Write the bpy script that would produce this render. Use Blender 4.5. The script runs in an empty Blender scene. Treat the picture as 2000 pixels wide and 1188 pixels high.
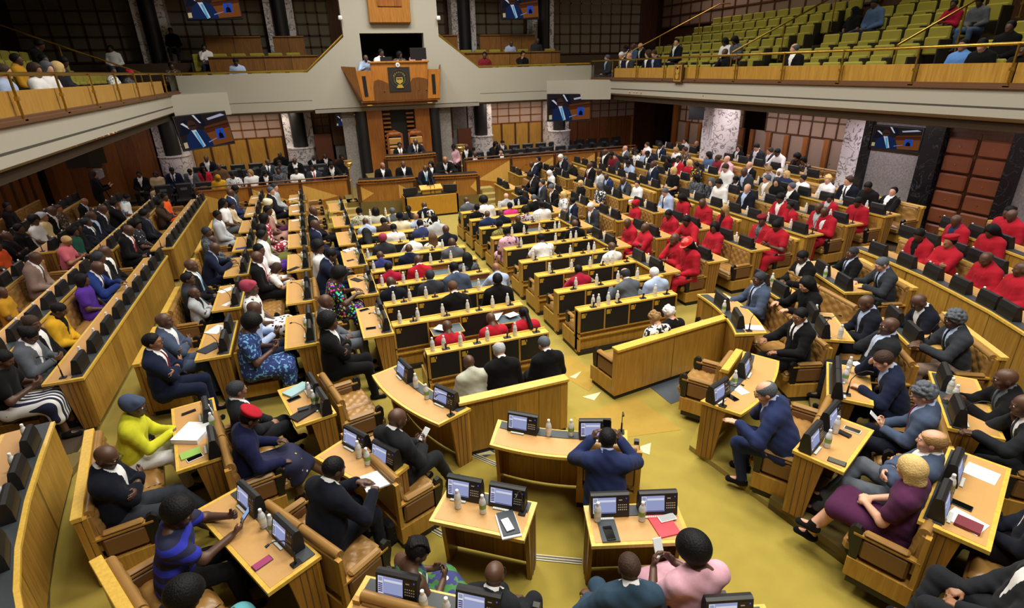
import bpy, bmesh, math, random
import numpy as np
from mathutils import Vector, Matrix
random.seed(7)
SC = bpy.context.scene
COL = SC.collection
PI = math.pi
def rad(d): return d * PI / 180.0

# ------------------------------------------------------------------ materials
MATS = {}
def srgb(r, g, b):
    f = lambda c: (c/255/12.92) if c/255 <= 0.04045 else ((c/255+0.055)/1.055)**2.4
    return (f(r), f(g), f(b), 1)
def nodemat(name):
    m = bpy.data.materials.new(name); m.use_nodes = True
    return m, m.node_tree, m.node_tree.nodes['Principled BSDF']
def plain(name, col, rough=.6, metal=0.0, spec=.5, emit=None, estr=0, noise=0, nscale=20, bump=0, trans=0, alpha=1, sheen=0):
    if name in MATS: return MATS[name]
    m, nt, b = nodemat(name)
    b.inputs['Base Color'].default_value = col
    b.inputs['Roughness'].default_value = rough
    b.inputs['Metallic'].default_value = metal
    b.inputs['Specular IOR Level'].default_value = spec
    b.inputs['Transmission Weight'].default_value = trans
    if sheen: b.inputs['Sheen Weight'].default_value = sheen
    if emit:
        b.inputs['Emission Color'].default_value = emit
        b.inputs['Emission Strength'].default_value = estr
    if noise or bump:
        tc = nt.nodes.new('ShaderNodeTexCoord'); n = nt.nodes.new('ShaderNodeTexNoise')
        n.inputs['Scale'].default_value = nscale; n.inputs['Detail'].default_value = 4
        nt.links.new(tc.outputs['Object'], n.inputs['Vector'])
        if noise:
            mx = nt.nodes.new('ShaderNodeMix'); mx.data_type = 'RGBA'
            mx.inputs[6].default_value = tuple(c*(1-noise) for c in col[:3]) + (1,)
            mx.inputs[7].default_value = tuple(min(1, c*(1+noise)) for c in col[:3]) + (1,)
            nt.links.new(n.outputs['Fac'], mx.inputs[0]); nt.links.new(mx.outputs[2], b.inputs['Base Color'])
        if bump:
            bp = nt.nodes.new('ShaderNodeBump'); bp.inputs['Strength'].default_value = bump
            bp.inputs['Distance'].default_value = .01
            nt.links.new(n.outputs['Fac'], bp.inputs['Height']); nt.links.new(bp.outputs['Normal'], b.inputs['Normal'])
    MATS[name] = m
    return m
def wood(name, c1, c2, rough=.35, scale=3.0, stretch=(1, 1, .08), planks=0, plankaxis='X'):
    if name in MATS: return MATS[name]
    m, nt, b = nodemat(name)
    tc = nt.nodes.new('ShaderNodeTexCoord'); mp = nt.nodes.new('ShaderNodeMapping')
    mp.inputs['Scale'].default_value = stretch
    nt.links.new(tc.outputs['Object'], mp.inputs['Vector'])
    n = nt.nodes.new('ShaderNodeTexNoise'); n.inputs['Scale'].default_value = scale*10; n.inputs['Detail'].default_value = 5
    n.inputs['Distortion'].default_value = .6
    nt.links.new(mp.outputs['Vector'], n.inputs['Vector'])
    cr = nt.nodes.new('ShaderNodeValToRGB')
    cr.color_ramp.elements[0].position = .3; cr.color_ramp.elements[0].color = c2
    cr.color_ramp.elements[1].position = .7; cr.color_ramp.elements[1].color = c1
    nt.links.new(n.outputs['Fac'], cr.inputs['Fac'])
    out = cr.outputs['Color']
    if planks:   # veneer leaves of slightly different tone, and thin joints
        sp = nt.nodes.new('ShaderNodeSeparateXYZ'); nt.links.new(tc.outputs['Object'], sp.inputs[0])
        mu = nt.nodes.new('ShaderNodeMath'); mu.operation = 'MULTIPLY'; mu.inputs[1].default_value = 1/planks
        nt.links.new(sp.outputs[plankaxis], mu.inputs[0])
        fl = nt.nodes.new('ShaderNodeMath'); fl.operation = 'FLOOR'; nt.links.new(mu.outputs[0], fl.inputs[0])
        wn = nt.nodes.new('ShaderNodeTexWhiteNoise'); wn.noise_dimensions = '1D'; nt.links.new(fl.outputs[0], wn.inputs['W'])
        fr = nt.nodes.new('ShaderNodeMath'); fr.operation = 'FRACT'; nt.links.new(mu.outputs[0], fr.inputs[0])
        lt = nt.nodes.new('ShaderNodeMath'); lt.operation = 'LESS_THAN'; lt.inputs[1].default_value = .03; nt.links.new(fr.outputs[0], lt.inputs[0])
        mr = nt.nodes.new('ShaderNodeMapRange'); mr.inputs['To Min'].default_value = .72; mr.inputs['To Max'].default_value = 1.12
        nt.links.new(wn.outputs['Value'], mr.inputs['Value'])
        su = nt.nodes.new('ShaderNodeMath'); su.operation = 'MULTIPLY_ADD'; su.inputs[1].default_value = -.5
        nt.links.new(lt.outputs[0], su.inputs[0]); nt.links.new(mr.outputs['Result'], su.inputs[2])
        mx = nt.nodes.new('ShaderNodeVectorMath'); mx.operation = 'SCALE'
        nt.links.new(out, mx.inputs[0]); nt.links.new(su.outputs[0], mx.inputs['Scale'])
        out = mx.outputs['Vector']
    nt.links.new(out, b.inputs['Base Color'])
    b.inputs['Roughness'].default_value = rough
    MATS[name] = m
    return m
def twotone(name, c1, c2, kind='voronoi', scale=18, thr=.35, rough=.85, c3=None, axis='Z'):
    """cloth prints: blots, dots, stripes, checks"""
    if name in MATS: return MATS[name]
    m, nt, b = nodemat(name)
    tc = nt.nodes.new('ShaderNodeTexCoord')
    b.inputs['Roughness'].default_value = rough
    mx = nt.nodes.new('ShaderNodeMix'); mx.data_type = 'RGBA'
    mx.inputs[6].default_value = c1; mx.inputs[7].default_value = c2
    gt = nt.nodes.new('ShaderNodeMath'); gt.operation = 'LESS_THAN'; gt.inputs[1].default_value = thr
    if kind == 'stripe':
        sp = nt.nodes.new('ShaderNodeSeparateXYZ'); nt.links.new(tc.outputs['Object'], sp.inputs[0])
        mu = nt.nodes.new('ShaderNodeMath'); mu.operation = 'MULTIPLY'; mu.inputs[1].default_value = scale
        fr = nt.nodes.new('ShaderNodeMath'); fr.operation = 'FRACT'
        nt.links.new(sp.outputs[axis], mu.inputs[0]); nt.links.new(mu.outputs[0], fr.inputs[0]); nt.links.new(fr.outputs[0], gt.inputs[0])
    elif kind == 'noise':
        n = nt.nodes.new('ShaderNodeTexNoise'); n.inputs['Scale'].default_value = scale; n.inputs['Detail'].default_value = 3
        nt.links.new(tc.outputs['Object'], n.inputs['Vector']); nt.links.new(n.outputs['Fac'], gt.inputs[0])
    else:
        v = nt.nodes.new('ShaderNodeTexVoronoi'); v.inputs['Scale'].default_value = scale
        nt.links.new(tc.outputs['Object'], v.inputs['Vector']); nt.links.new(v.outputs['Distance'], gt.inputs[0])
        if kind == 'multi':
            hs = nt.nodes.new('ShaderNodeHueSaturation'); hs.inputs['Color'].default_value = c2
            sp = nt.nodes.new('ShaderNodeSeparateXYZ'); nt.links.new(v.outputs['Color'], sp.inputs[0])
            nt.links.new(sp.outputs['X'], hs.inputs['Hue']); hs.inputs['Saturation'].default_value = 1.0
            nt.links.new(hs.outputs['Color'], mx.inputs[7])
    nt.links.new(gt.outputs[0], mx.inputs[0])
    out = mx.outputs[2]
    if c3:
        v2 = nt.nodes.new('ShaderNodeTexVoronoi'); v2.inputs['Scale'].default_value = scale*.8
        mp = nt.nodes.new('ShaderNodeMapping'); mp.inputs['Location'].default_value = (3.1, 1.7, .4)
        nt.links.new(tc.outputs['Object'], mp.inputs['Vector']); nt.links.new(mp.outputs['Vector'], v2.inputs['Vector'])
        g2 = nt.nodes.new('ShaderNodeMath'); g2.operation = 'LESS_THAN'; g2.inputs[1].default_value = thr*.7
        nt.links.new(v2.outputs['Distance'], g2.inputs[0])
        m2 = nt.nodes.new('ShaderNodeMix'); m2.data_type = 'RGBA'; m2.inputs[7].default_value = c3
        nt.links.new(out, m2.inputs[6]); nt.links.new(g2.outputs[0], m2.inputs[0]); out = m2.outputs[2]
    nt.links.new(out, b.inputs['Base Color'])
    MATS[name] = m
    return m
def marble(name, base, vein, scale=2.2, rough=.25, w=.055):
    if name in MATS: return MATS[name]
    m, nt, b = nodemat(name)
    tc = nt.nodes.new('ShaderNodeTexCoord')
    n0 = nt.nodes.new('ShaderNodeTexNoise'); n0.inputs['Scale'].default_value = scale; n0.inputs['Detail'].default_value = 6
    n0.inputs['Distortion'].default_value = 1.2
    nt.links.new(tc.outputs['Object'], n0.inputs['Vector'])
    s = nt.nodes.new('ShaderNodeMath'); s.operation = 'SUBTRACT'; s.inputs[1].default_value = .5; nt.links.new(n0.outputs['Fac'], s.inputs[0])
    a = nt.nodes.new('ShaderNodeMath'); a.operation = 'ABSOLUTE'; nt.links.new(s.outputs[0], a.inputs[0])
    cr = nt.nodes.new('ShaderNodeValToRGB')
    cr.color_ramp.elements[0].position = 0; cr.color_ramp.elements[0].color = vein
    cr.color_ramp.elements[1].position = w; cr.color_ramp.elements[1].color = base
    nt.links.new(a.outputs[0], cr.inputs['Fac']); nt.links.new(cr.outputs['Color'], b.inputs['Base Color'])
    b.inputs['Roughness'].default_value = rough
    MATS[name] = m
    return m
def emis(name, col, s):
    if name in MATS: return MATS[name]
    m = bpy.data.materials.new(name); m.use_nodes = True; nt = m.node_tree
    nt.nodes.remove(nt.nodes['Principled BSDF'])
    e = nt.nodes.new('ShaderNodeEmission'); e.inputs['Color'].default_value = col; e.inputs['Strength'].default_value = s
    nt.links.new(e.outputs[0], nt.nodes['Material Output'].inputs[0])
    MATS[name] = m
    return m

HONEY = wood('honey_wood', srgb(184, 142, 62), srgb(158, 114, 44))
HONEYP = wood('honey_wood_boards', srgb(180, 138, 60), srgb(152, 110, 42), planks=.3)
HONEYB = wood('honey_wood_narrow_boards', srgb(166, 118, 48), srgb(138, 94, 34), planks=.085)
EDGE = wood('pale_wood_edging', srgb(222, 184, 86), srgb(204, 162, 66), rough=.3)
BROWN = wood('brown_wood', srgb(150, 92, 42), srgb(122, 70, 30), planks=.5)
DBROWN = wood('dark_brown_wood', srgb(92, 56, 32), srgb(68, 40, 22), planks=.6)
PODW = wood('podium_wood', srgb(172, 118, 52), srgb(142, 92, 38))
TRIW = wood('podium_inlay_wood', srgb(222, 176, 92), srgb(204, 154, 70))
YELLOWW = wood('lectern_desk_wood', srgb(190, 142, 48), srgb(172, 122, 36), scale=6)
LEATHER = plain('tan_leather', srgb(150, 112, 60), rough=.34, noise=.12, nscale=9, bump=.1)
DLEATHER = plain('dark_tan_leather', srgb(118, 82, 46), rough=.45, noise=.12, nscale=9)
MATT = plain('desk_leather', srgb(190, 146, 88), rough=.5, noise=.05, nscale=60)
BLACKP = plain('black_plastic', srgb(16, 16, 18), rough=.45)
CONSB = plain('console_black', srgb(20, 21, 24), rough=.5, noise=.1, nscale=60)
STRIP = plain('console_strip', srgb(52, 58, 62), rough=.5)
FLAPB = plain('flap_black', srgb(20, 18, 17), rough=.6, noise=.2, nscale=80)
FLAPG = plain('flap_blue_grey', srgb(72, 88, 98), rough=.5)
BRASS = plain('brass', srgb(196, 160, 70), rough=.25, metal=.9)
LATCH = plain('brass_latch', srgb(200, 160, 50), rough=.4, metal=.2)
CHROME = plain('chrome', srgb(200, 200, 200), rough=.2, metal=1)
PAPER = plain('white_paper', srgb(235, 235, 238), rough=.8)
KICK = plain('black_kick_board', srgb(24, 22, 20), rough=.6)
LABELG = plain('bottle_label_green', srgb(120, 160, 70), rough=.6)
LABELW = plain('bottle_label_white', srgb(225, 222, 205), rough=.6)
PET = plain('clear_bottle_plastic', (.86, .88, .88, 1), rough=.12, trans=.35, spec=.7)
CAPW = plain('white_cap', srgb(240, 240, 240), rough=.5)
CREAM = plain('cream_plaster', srgb(166, 162, 150), rough=.85, noise=.03, nscale=30)
GROOVE = plain('dark_groove', srgb(70, 66, 60), rough=.9)
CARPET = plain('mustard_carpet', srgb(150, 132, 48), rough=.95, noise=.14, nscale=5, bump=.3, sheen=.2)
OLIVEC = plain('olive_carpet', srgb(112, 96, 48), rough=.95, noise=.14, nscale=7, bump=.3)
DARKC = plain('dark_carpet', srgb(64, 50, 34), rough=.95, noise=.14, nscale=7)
MARB = marble('white_veined_marble', srgb(228, 222, 224), srgb(96, 86, 92), scale=3.4, w=.035)
BMARB = marble('black_veined_marble', srgb(22, 22, 25), srgb(70, 70, 76), scale=3, w=.012)
GRANITE = plain('grey_rough_granite', srgb(132, 126, 122), rough=.9, noise=.6, nscale=22, bump=.6)
BLACKD = plain('black_drum', srgb(16, 16, 20), rough=.5)
FABRIC = plain('brown_fabric_panel', srgb(134, 112, 98), rough=.95, noise=.08, nscale=50)
LILAC = plain('pale_panel', srgb(172, 150, 138), rough=.9)
SEATG = plain('green_seat_cloth', srgb(150, 142, 52), rough=.95, noise=.1, nscale=40)
SEATB = plain('seat_shell_dark', srgb(40, 34, 24), rough=.7)
PRESSL = plain('black_chair_leather', srgb(34, 34, 38), rough=.4)

# ------------------------------------------------------------------ mesh builder
class MB:
    def __init__(s): s.v = []; s.f = []; s.mi = []; s.sm = []
    def add(s, vs, fs, mi=0, smooth=False, M=None):
        b = len(s.v)
        if M is not None: vs = [tuple(M @ Vector(v)) for v in vs]
        s.v.extend(tuple(v) for v in vs)
        for f in fs:
            s.f.append(tuple(b+i for i in f)); s.mi.append(mi); s.sm.append(smooth)
        return s
    def box(s, x0, x1, y0, y1, z0, z1, mi=0, b=0, M=None):
        if x0 > x1: x0, x1 = x1, x0
        if y0 > y1: y0, y1 = y1, y0
        if b <= 0:
            vs = [(x, y, z) for z in (z0, z1) for y in (y0, y1) for x in (x0, x1)]
            return s.add(vs, [(0,2,3,1),(4,5,7,6),(0,1,5,4),(2,6,7,3),(0,4,6,2),(1,3,7,5)], mi, M=M)
        b = min(b, (x1-x0)*.45, (y1-y0)*.45, (z1-z0)*.45)
        vs = []
        for sx in (0, 1):
            for sy in (0, 1):
                for sz in (0, 1):
                    X, Y, Z = (x0, x1)[sx], (y0, y1)[sy], (z0, z1)[sz]
                    dx, dy, dz = (b, -b)[sx], (b, -b)[sy], (b, -b)[sz]
                    vs += [(X, Y+dy, Z+dz), (X+dx, Y, Z+dz), (X+dx, Y+dy, Z)]
        I = lambda a, c, e, k: (a*4+c*2+e)*3+k
        fs = []
        for a in (0, 1):
            q = [I(a,0,0,0), I(a,1,0,0), I(a,1,1,0), I(a,0,1,0)]; fs.append(q if a else q[::-1])
            q = [I(0,a,0,1), I(1,a,0,1), I(1,a,1,1), I(0,a,1,1)]; fs.append(q[::-1] if a else q)
            q = [I(0,0,a,2), I(1,0,a,2), I(1,1,a,2), I(0,1,a,2)]; fs.append(q if a else q[::-1])
        for a in (0, 1):
            for c in (0, 1):
                fs.append([I(a,c,0,0), I(a,c,0,1), I(a,c,1,1), I(a,c,1,0)])
                fs.append([I(a,0,c,0), I(a,0,c,2), I(a,1,c,2), I(a,1,c,0)])
                fs.append([I(0,a,c,1), I(0,a,c,2), I(1,a,c,2), I(1,a,c,1)])
                for e in (0, 1): fs.append([I(a,c,e,0), I(a,c,e,1), I(a,c,e,2)])
        return s.add(vs, fs, mi, M=M)
    def prism(s, poly, z0, z1, mi=0, M=None):
        n = len(poly)
        vs = [(x, y, z0) for x, y in poly] + [(x, y, z1) for x, y in poly]
        return s.add(vs, [tuple(range(n))[::-1], tuple(range(n, 2*n))] + [(i, (i+1) % n, n+(i+1) % n, n+i) for i in range(n)], mi, M=M)
    def cyl(s, p0, p1, r0, r1=None, n=12, mi=0, smooth=True, caps=True):
        r1 = r0 if r1 is None else r1
        p0, p1 = Vector(p0), Vector(p1); d = (p1-p0).normalized()
        u = d.orthogonal().normalized(); w = d.cross(u)
        vs = []
        for p, r in ((p0, r0), (p1, r1)):
            for i in range(n):
                a = 2*PI*i/n; vs.append(p + (u*math.cos(a)+w*math.sin(a))*r)
        s.add(vs, [(i, (i+1) % n, n+(i+1) % n, n+i) for i in range(n)], mi, smooth)
        if caps: s.add(vs, [tuple(range(n))[::-1], tuple(range(n, 2*n))], mi)
        return s
    def lathe(s, prof, n=14, c=(0, 0), mi=0, mis=None):
        vs = []
        for r, z in prof:
            for i in range(n):
                a = 2*PI*i/n; vs.append((c[0]+r*math.cos(a), c[1]+r*math.sin(a), z))
        for k in range(len(prof)-1):
            s.add(vs[k*n:(k+2)*n], [(i, (i+1) % n, n+(i+1) % n, n+i) for i in range(n)], mis[k] if mis else mi, True)
        return s
    def tube(s, pts, r, n=8, mi=0):
        pts = [Vector(p) for p in pts]; vs = []; up = None
        for i, p in enumerate(pts):
            d = (pts[min(i+1, len(pts)-1)] - pts[max(i-1, 0)]).normalized()
            if up is None: up = d.orthogonal().normalized()
            up = (up - d*up.dot(d)).normalized(); w = d.cross(up)
            for k in range(n):
                a = 2*PI*k/n; vs.append(p + (up*math.cos(a)+w*math.sin(a))*r)
        m = len(pts); fs = []
        for i in range(m-1):
            for k in range(n): fs.append((i*n+k, i*n+(k+1) % n, (i+1)*n+(k+1) % n, (i+1)*n+k))
        s.add(vs, fs, mi, True)
        return s.add(vs, [tuple(range(n))[::-1], tuple(range((m-1)*n, m*n))], mi)
    def strip(s, A, B, mi=0):
        n = len(A)
        return s.add(list(A)+list(B), [(i, i+1, n+i+1, n+i) for i in range(n-1)], mi)
    def surf(s, fn, nu, nv, mi=0):
        vs = [fn(i/nu, j/nv) for i in range(nu+1) for j in range(nv+1)]
        return s.add(vs, [(i*(nv+1)+j, (i+1)*(nv+1)+j, (i+1)*(nv+1)+j+1, i*(nv+1)+j+1) for i in range(nu) for j in range(nv)], mi, True)
    def mesh(s, name, mats):
        me = bpy.data.meshes.new(name)
        me.from_pydata(s.v, [], s.f)
        for m in (mats if isinstance(mats, (list, tuple)) else [mats]): me.materials.append(m)
        me.polygons.foreach_set('material_index', s.mi)
        me.polygons.foreach_set('use_smooth', s.sm)
        bm = bmesh.new(); bm.from_mesh(me); bmesh.ops.recalc_face_normals(bm, faces=bm.faces); bm.to_mesh(me); bm.free()
        return me
    def build(s, name, mats, parent=None):
        return link(name, s.mesh(name, mats), parent)
def link(name, data, parent=None):
    o = bpy.data.objects.new(name, data); COL.objects.link(o)
    if parent is not None: o.parent = parent
    return o
def tag(o, label=None, cat=None, group=None, kind=None):
    if label: o['label'] = label
    if cat: o['category'] = cat
    if group: o['group'] = group
    if kind: o['kind'] = kind
    return o
def root(name, loc=(0, 0, 0), rz=0, sc=1):
    o = link(name, None); o.location = loc; o.rotation_euler = (0, 0, rz); o.scale = (sc,)*3
    o.empty_display_size = .1
    return o
def struct(name, mb, mats):
    return tag(mb.build(name, mats), kind='structure')
KIDS = {}
def kids(o):
    if o.name not in KIDS: KIDS[o.name] = [c for c in o.children]
    return KIDS[o.name]
def dup(o, loc, rz, sc=None):
    r = o.copy(); COL.objects.link(r); r.location = loc; r.rotation_euler = (0, 0, rz)
    if sc is not None: r.scale = (sc,)*3
    for k in ('label', 'group'):
        if k in r: del r[k]
    for ch in kids(o):
        c = ch.copy(); COL.objects.link(c); c.parent = r
        for g in kids(ch):
            d = g.copy(); COL.objects.link(d); d.parent = c
    return r
PROTO = {}
def inst(key, maker, loc, rz, label, cat, group=None, sc=None):
    """first use places the thing itself, later uses a copy of it and of each of its parts"""
    if key not in PROTO:
        o = PROTO[key] = maker(); o.location = loc; o.rotation_euler = (0, 0, rz)
        if sc is not None: o.scale = (sc,)*3
        kids(o)
        for c in kids(o): kids(c)
    else: o = dup(PROTO[key], loc, rz, sc)
    return tag(o, label, cat, group)
ORD = ['nearest', 'second', 'third', 'fourth', 'fifth', 'sixth', 'seventh', 'eighth', 'ninth', 'tenth', 'eleventh', 'twelfth', 'thirteenth', 'fourteenth', 'fifteenth', 'sixteenth', 'seventeenth', 'eighteenth', 'nineteenth', 'twentieth'] + ['%dth' % i for i in range(21, 60)]
# ------------------------------------------------------------------ bodies: one blended skin per figure
def V3(*a): return np.array(a, float)
def rot(rx=0, ry=0, rz=0):
    return np.array((Matrix.Rotation(rz, 3, 'Z') @ Matrix.Rotation(ry, 3, 'Y') @ Matrix.Rotation(rx, 3, 'X')))
def cone(a, b, ra, rb, sc=None, k=.025, op='u'): return ('c', np.array(a, float), np.array(b, float), ra, rb, sc, k, op)
def ell(c, r, R=None, k=.02, op='u'): return ('e', np.array(c, float), np.array(r, float), R, None, None, k, op)
def evalp(p, X):
    if p[0] == 'c':
        _, a, b, ra, rb, sc, k, op = p
        s = 1.0
        if sc is not None:
            sc = np.array(sc, float); X = X/sc; a = a/sc; b = b/sc; s = sc.min()
        ba = b-a; L = (ba*ba).sum()+1e-9
        t = np.clip(((X-a)*ba).sum(-1)/L, 0, 1)
        d = np.sqrt(((X-a-t[..., None]*ba)**2).sum(-1)) - (ra+(rb-ra)*t)
        return d*s
    _, c, r, R, _, _, k, op = p
    q = X-c
    if R is not None: q = q @ R
    n = np.sqrt(((q/r)**2).sum(-1)); g = np.sqrt(((q/r**2)**2).sum(-1))+1e-9
    return n*(n-1)/g
def bbox(p):
    if p[0] == 'c':
        m = max(p[3], p[4])*(max(p[5]) if p[5] is not None else 1)
        return np.minimum(p[1], p[2])-m, np.maximum(p[1], p[2])+m
    m = p[2].max(); return p[1]-m, p[1]+m
def sdf_mesh(prims, h, cut=None, infl=0.0, fold=0.0):
    """blend the primitives and draw the surface net of the result: continuous skin, no seams"""
    us = [p for p in prims if p[7] == 'u']
    lo = np.min([bbox(p)[0] for p in us], 0)-infl-.03; hi = np.max([bbox(p)[1] for p in us], 0)+infl+.03
    n = np.ceil((hi-lo)/h).astype(int)+1
    ax = [lo[i]+h*np.arange(n[i]) for i in range(3)]
    F = np.full(n, 1.0, np.float32)
    for p in prims:
        a, b = bbox(p); k = p[6]; m = k+infl+3*h
        i0 = np.clip(((a-m-lo)/h).astype(int), 0, n); i1 = np.clip(np.ceil((b+m-lo)/h).astype(int)+1, 0, n)
        if (i1 <= i0).any(): continue
        sl = tuple(slice(i0[i], i1[i]) for i in range(3))
        X = np.stack(np.meshgrid(ax[0][sl[0]], ax[1][sl[1]], ax[2][sl[2]], indexing='ij'), -1)
        d = evalp(p, X); f = F[sl]
        if p[7] == 'u':
            d = d-infl; q = np.maximum(k-np.abs(f-d), 0)/k; F[sl] = np.minimum(f, d)-q*q*k*.25
        else:
            d = -d; q = np.maximum(k-np.abs(f-d), 0)/k; F[sl] = np.maximum(f, d)+q*q*k*.25
    if fold:   # soft creases of the cloth
        X = np.stack(np.meshgrid(*ax, indexing='ij'), -1); x, y, z = X[..., 0], X[..., 1], X[..., 2]
        F = (F + fold*(np.sin(31*x+17*z+3*np.sin(19*y))*np.sin(23*z-29*y+2*np.sin(13*x)) + .5*np.sin(67*z+41*x-30*y))).astype(np.float32)
    if cut is not None:
        X = np.stack(np.meshgrid(*ax, indexing='ij'), -1); F = np.maximum(F, cut(X)).astype(np.float32)
    return netmesh(F, lo, h)
def netmesh(F, lo, h):
    nx, ny, nz = F.shape
    I = F < 0
    acc = np.zeros((nx-1, ny-1, nz-1, 3), np.float32); cnt = np.zeros((nx-1, ny-1, nz-1), np.float32)
    quads = []
    for a in range(3):
        o = [j for j in range(3) if j != a]
        s0 = [slice(None)]*3; s1 = [slice(None)]*3; s0[a] = slice(0, -1); s1[a] = slice(1, None)
        f0, f1 = F[tuple(s0)], F[tuple(s1)]; e = I[tuple(s0)] != I[tuple(s1)]
        ix = np.argwhere(e)
        if not len(ix): continue
        v0 = f0[e]; v1 = f1[e]; t = v0/(v0-v1)
        pos = ix.astype(np.float32); pos[:, a] += t
        fl = v0 < 0
        cells = []
        for (du, dv) in ((-1, -1), (0, -1), (0, 0), (-1, 0)):
            c = ix.copy(); c[:, o[0]] += du; c[:, o[1]] += dv; cells.append(c)
        ok = np.ones(len(ix), bool)
        for c in cells: ok &= ((c >= 0) & (c < np.array([nx-1, ny-1, nz-1]))).all(1)
        for c in cells:
            cc = c[ok]; np.add.at(acc, (cc[:, 0], cc[:, 1], cc[:, 2]), pos[ok]); np.add.at(cnt, (cc[:, 0], cc[:, 1], cc[:, 2]), 1)
        q = np.stack([c[ok] for c in cells], 1); g = fl[ok]
        if a == 1: g = ~g
        q[~g] = q[~g][:, ::-1]
        quads.append(q)
    act = cnt > 0
    idm = np.full(cnt.shape, -1, np.int32); idm[act] = np.arange(act.sum())
    verts = lo + (acc[act]/cnt[act][:, None])*h
    Q = np.concatenate(quads); Q = idm[Q[..., 0], Q[..., 1], Q[..., 2]]
    me = bpy.data.meshes.new('skin')
    me.vertices.add(len(verts)); me.vertices.foreach_set('co', verts.astype(np.float32).ravel())
    me.loops.add(len(Q)*4); me.loops.foreach_set('vertex_index', Q.astype(np.int32).ravel())
    me.polygons.add(len(Q)); me.polygons.foreach_set('loop_start', np.arange(len(Q), dtype=np.int32)*4)
    me.polygons.foreach_set('loop_total', np.full(len(Q), 4, np.int32))
    me.polygons.foreach_set('use_smooth', np.ones(len(Q), bool))
    me.update(); me.validate()
    return me
def ik(sh, wr, hint, l1=.285, l2=.255):
    d = wr-sh; L = np.linalg.norm(d)
    if L > (l1+l2)*.995: wr = sh+d/L*(l1+l2)*.995; d = wr-sh; L = np.linalg.norm(d)
    u = d/L; x = (l1*l1-l2*l2+L*L)/(2*L); y = math.sqrt(max(l1*l1-x*x, 1e-6))
    hd = hint-sh; hd = hd-u*(hd@u); hd = hd/(np.linalg.norm(hd)+1e-9)
    return sh+u*x+hd*y, wr
def hand(W, d, n, right, curl):
    """palm, four unequal bent fingers, and a thumb from the side of the palm"""
    d = d/np.linalg.norm(d); n = n-d*(n@d); n = n/np.linalg.norm(n)
    t = np.cross(d, n)*(1 if right else -1)
    P = []
    off = (.029, .010, -.010, -.028); ln = (.072, .082, .076, .058)
    for i in range(4):
        kn = W+d*(.088-.006*abs(i-1))+t*off[i]
        P.append(cone(W+t*off[i]*.5+d*.01, kn, .0155, .0125, k=.012))
        b1 = curl*(.75+.12*i); a = d*math.cos(b1)+n*math.sin(b1); b2 = b1+curl*.9; c = d*math.cos(b2)+n*math.sin(b2)
        sp = t*off[i]*.25
        p1 = kn+(a+sp)*ln[i]*.52; p2 = p1+c*ln[i]*.5
        P.append(cone(kn, p1, .0098, .0088, k=.007)); P.append(cone(p1, p2, .0088, .0072, k=.005))
    m = W+d*.03+t*.022; q = m+(d*.55+t*.62+n*.35)*.045; e = q+(d*.85+t*.15+n*.4)*.034
    P.append(cone(m, q, .015, .0115, k=.012)); P.append(cone(q, e, .0112, .0085, k=.006))
    return P
DEF = dict(lean=0, twist=0, side=0, nod=0, turn=0, tilt=0, fat=1.0,
           rw=(.07, .23, .60), lw=(-.07, .23, .60), re=(.5, -.1, .55), le=(-.5, -.1, .55),
           rd=(-.55, .7, -.25), ld=(.55, .7, -.25), rn=(0, -.1, -1), ln=(0, -.1, -1), rc=.55, lc=.55,
           rk=(.13, .43, .50), lk=(-.13, .43, .50), ra=(.13, .47, .09), la=(-.13, .47, .09), hipz=.50)
POSES = {
 'lap': {}, 'lapL': dict(turn=.55, nod=.1), 'lapR': dict(turn=-.55, nod=.1), 'lapD': dict(nod=.5, turn=.15, lean=.1),
 'cross': dict(rw=(-.09, .22, .80), lw=(.09, .20, .77), re=(.5, .3, .4), le=(-.5, .3, .4), rd=(-1, .1, .1), ld=(1, -.05, .1), rn=(0, -1, 0), ln=(0, -1, 0), rc=.3, lc=.3),
 'desk': dict(lean=.28, nod=.35, rw=(.10, .45, .80), lw=(-.14, .43, .80), re=(.6, .0, .5), le=(-.6, .0, .5), rd=(-.4, .9, 0), ld=(.5, .85, 0), rc=.45, lc=.3),
 'chin': dict(lean=.12, nod=.1, turn=.12, face='cheek', re=(.35, .45, .3), rc=.75, lw=(.02, .25, .74), ld=(.9, .3, 0)),
 'phone': dict(nod=.5, lean=.08, rw=(.075, .30, .76), lw=(-.075, .30, .76), rd=(-.35, .8, .35), ld=(.35, .8, .35), rn=(-.8, 0, .5), ln=(.8, 0, .5), rc=.7, lc=.7),
 'recline': dict(lean=-.28, nod=-.1, turn=.25, rw=(.40, -.12, .92), re=(.6, -.05, .7), rd=(.8, .1, -.1), rn=(0, 0, -1), lw=(-.16, .24, .57), rk=(.2, .42, .5), ra=(.22, .5, .09)),
}
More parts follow.
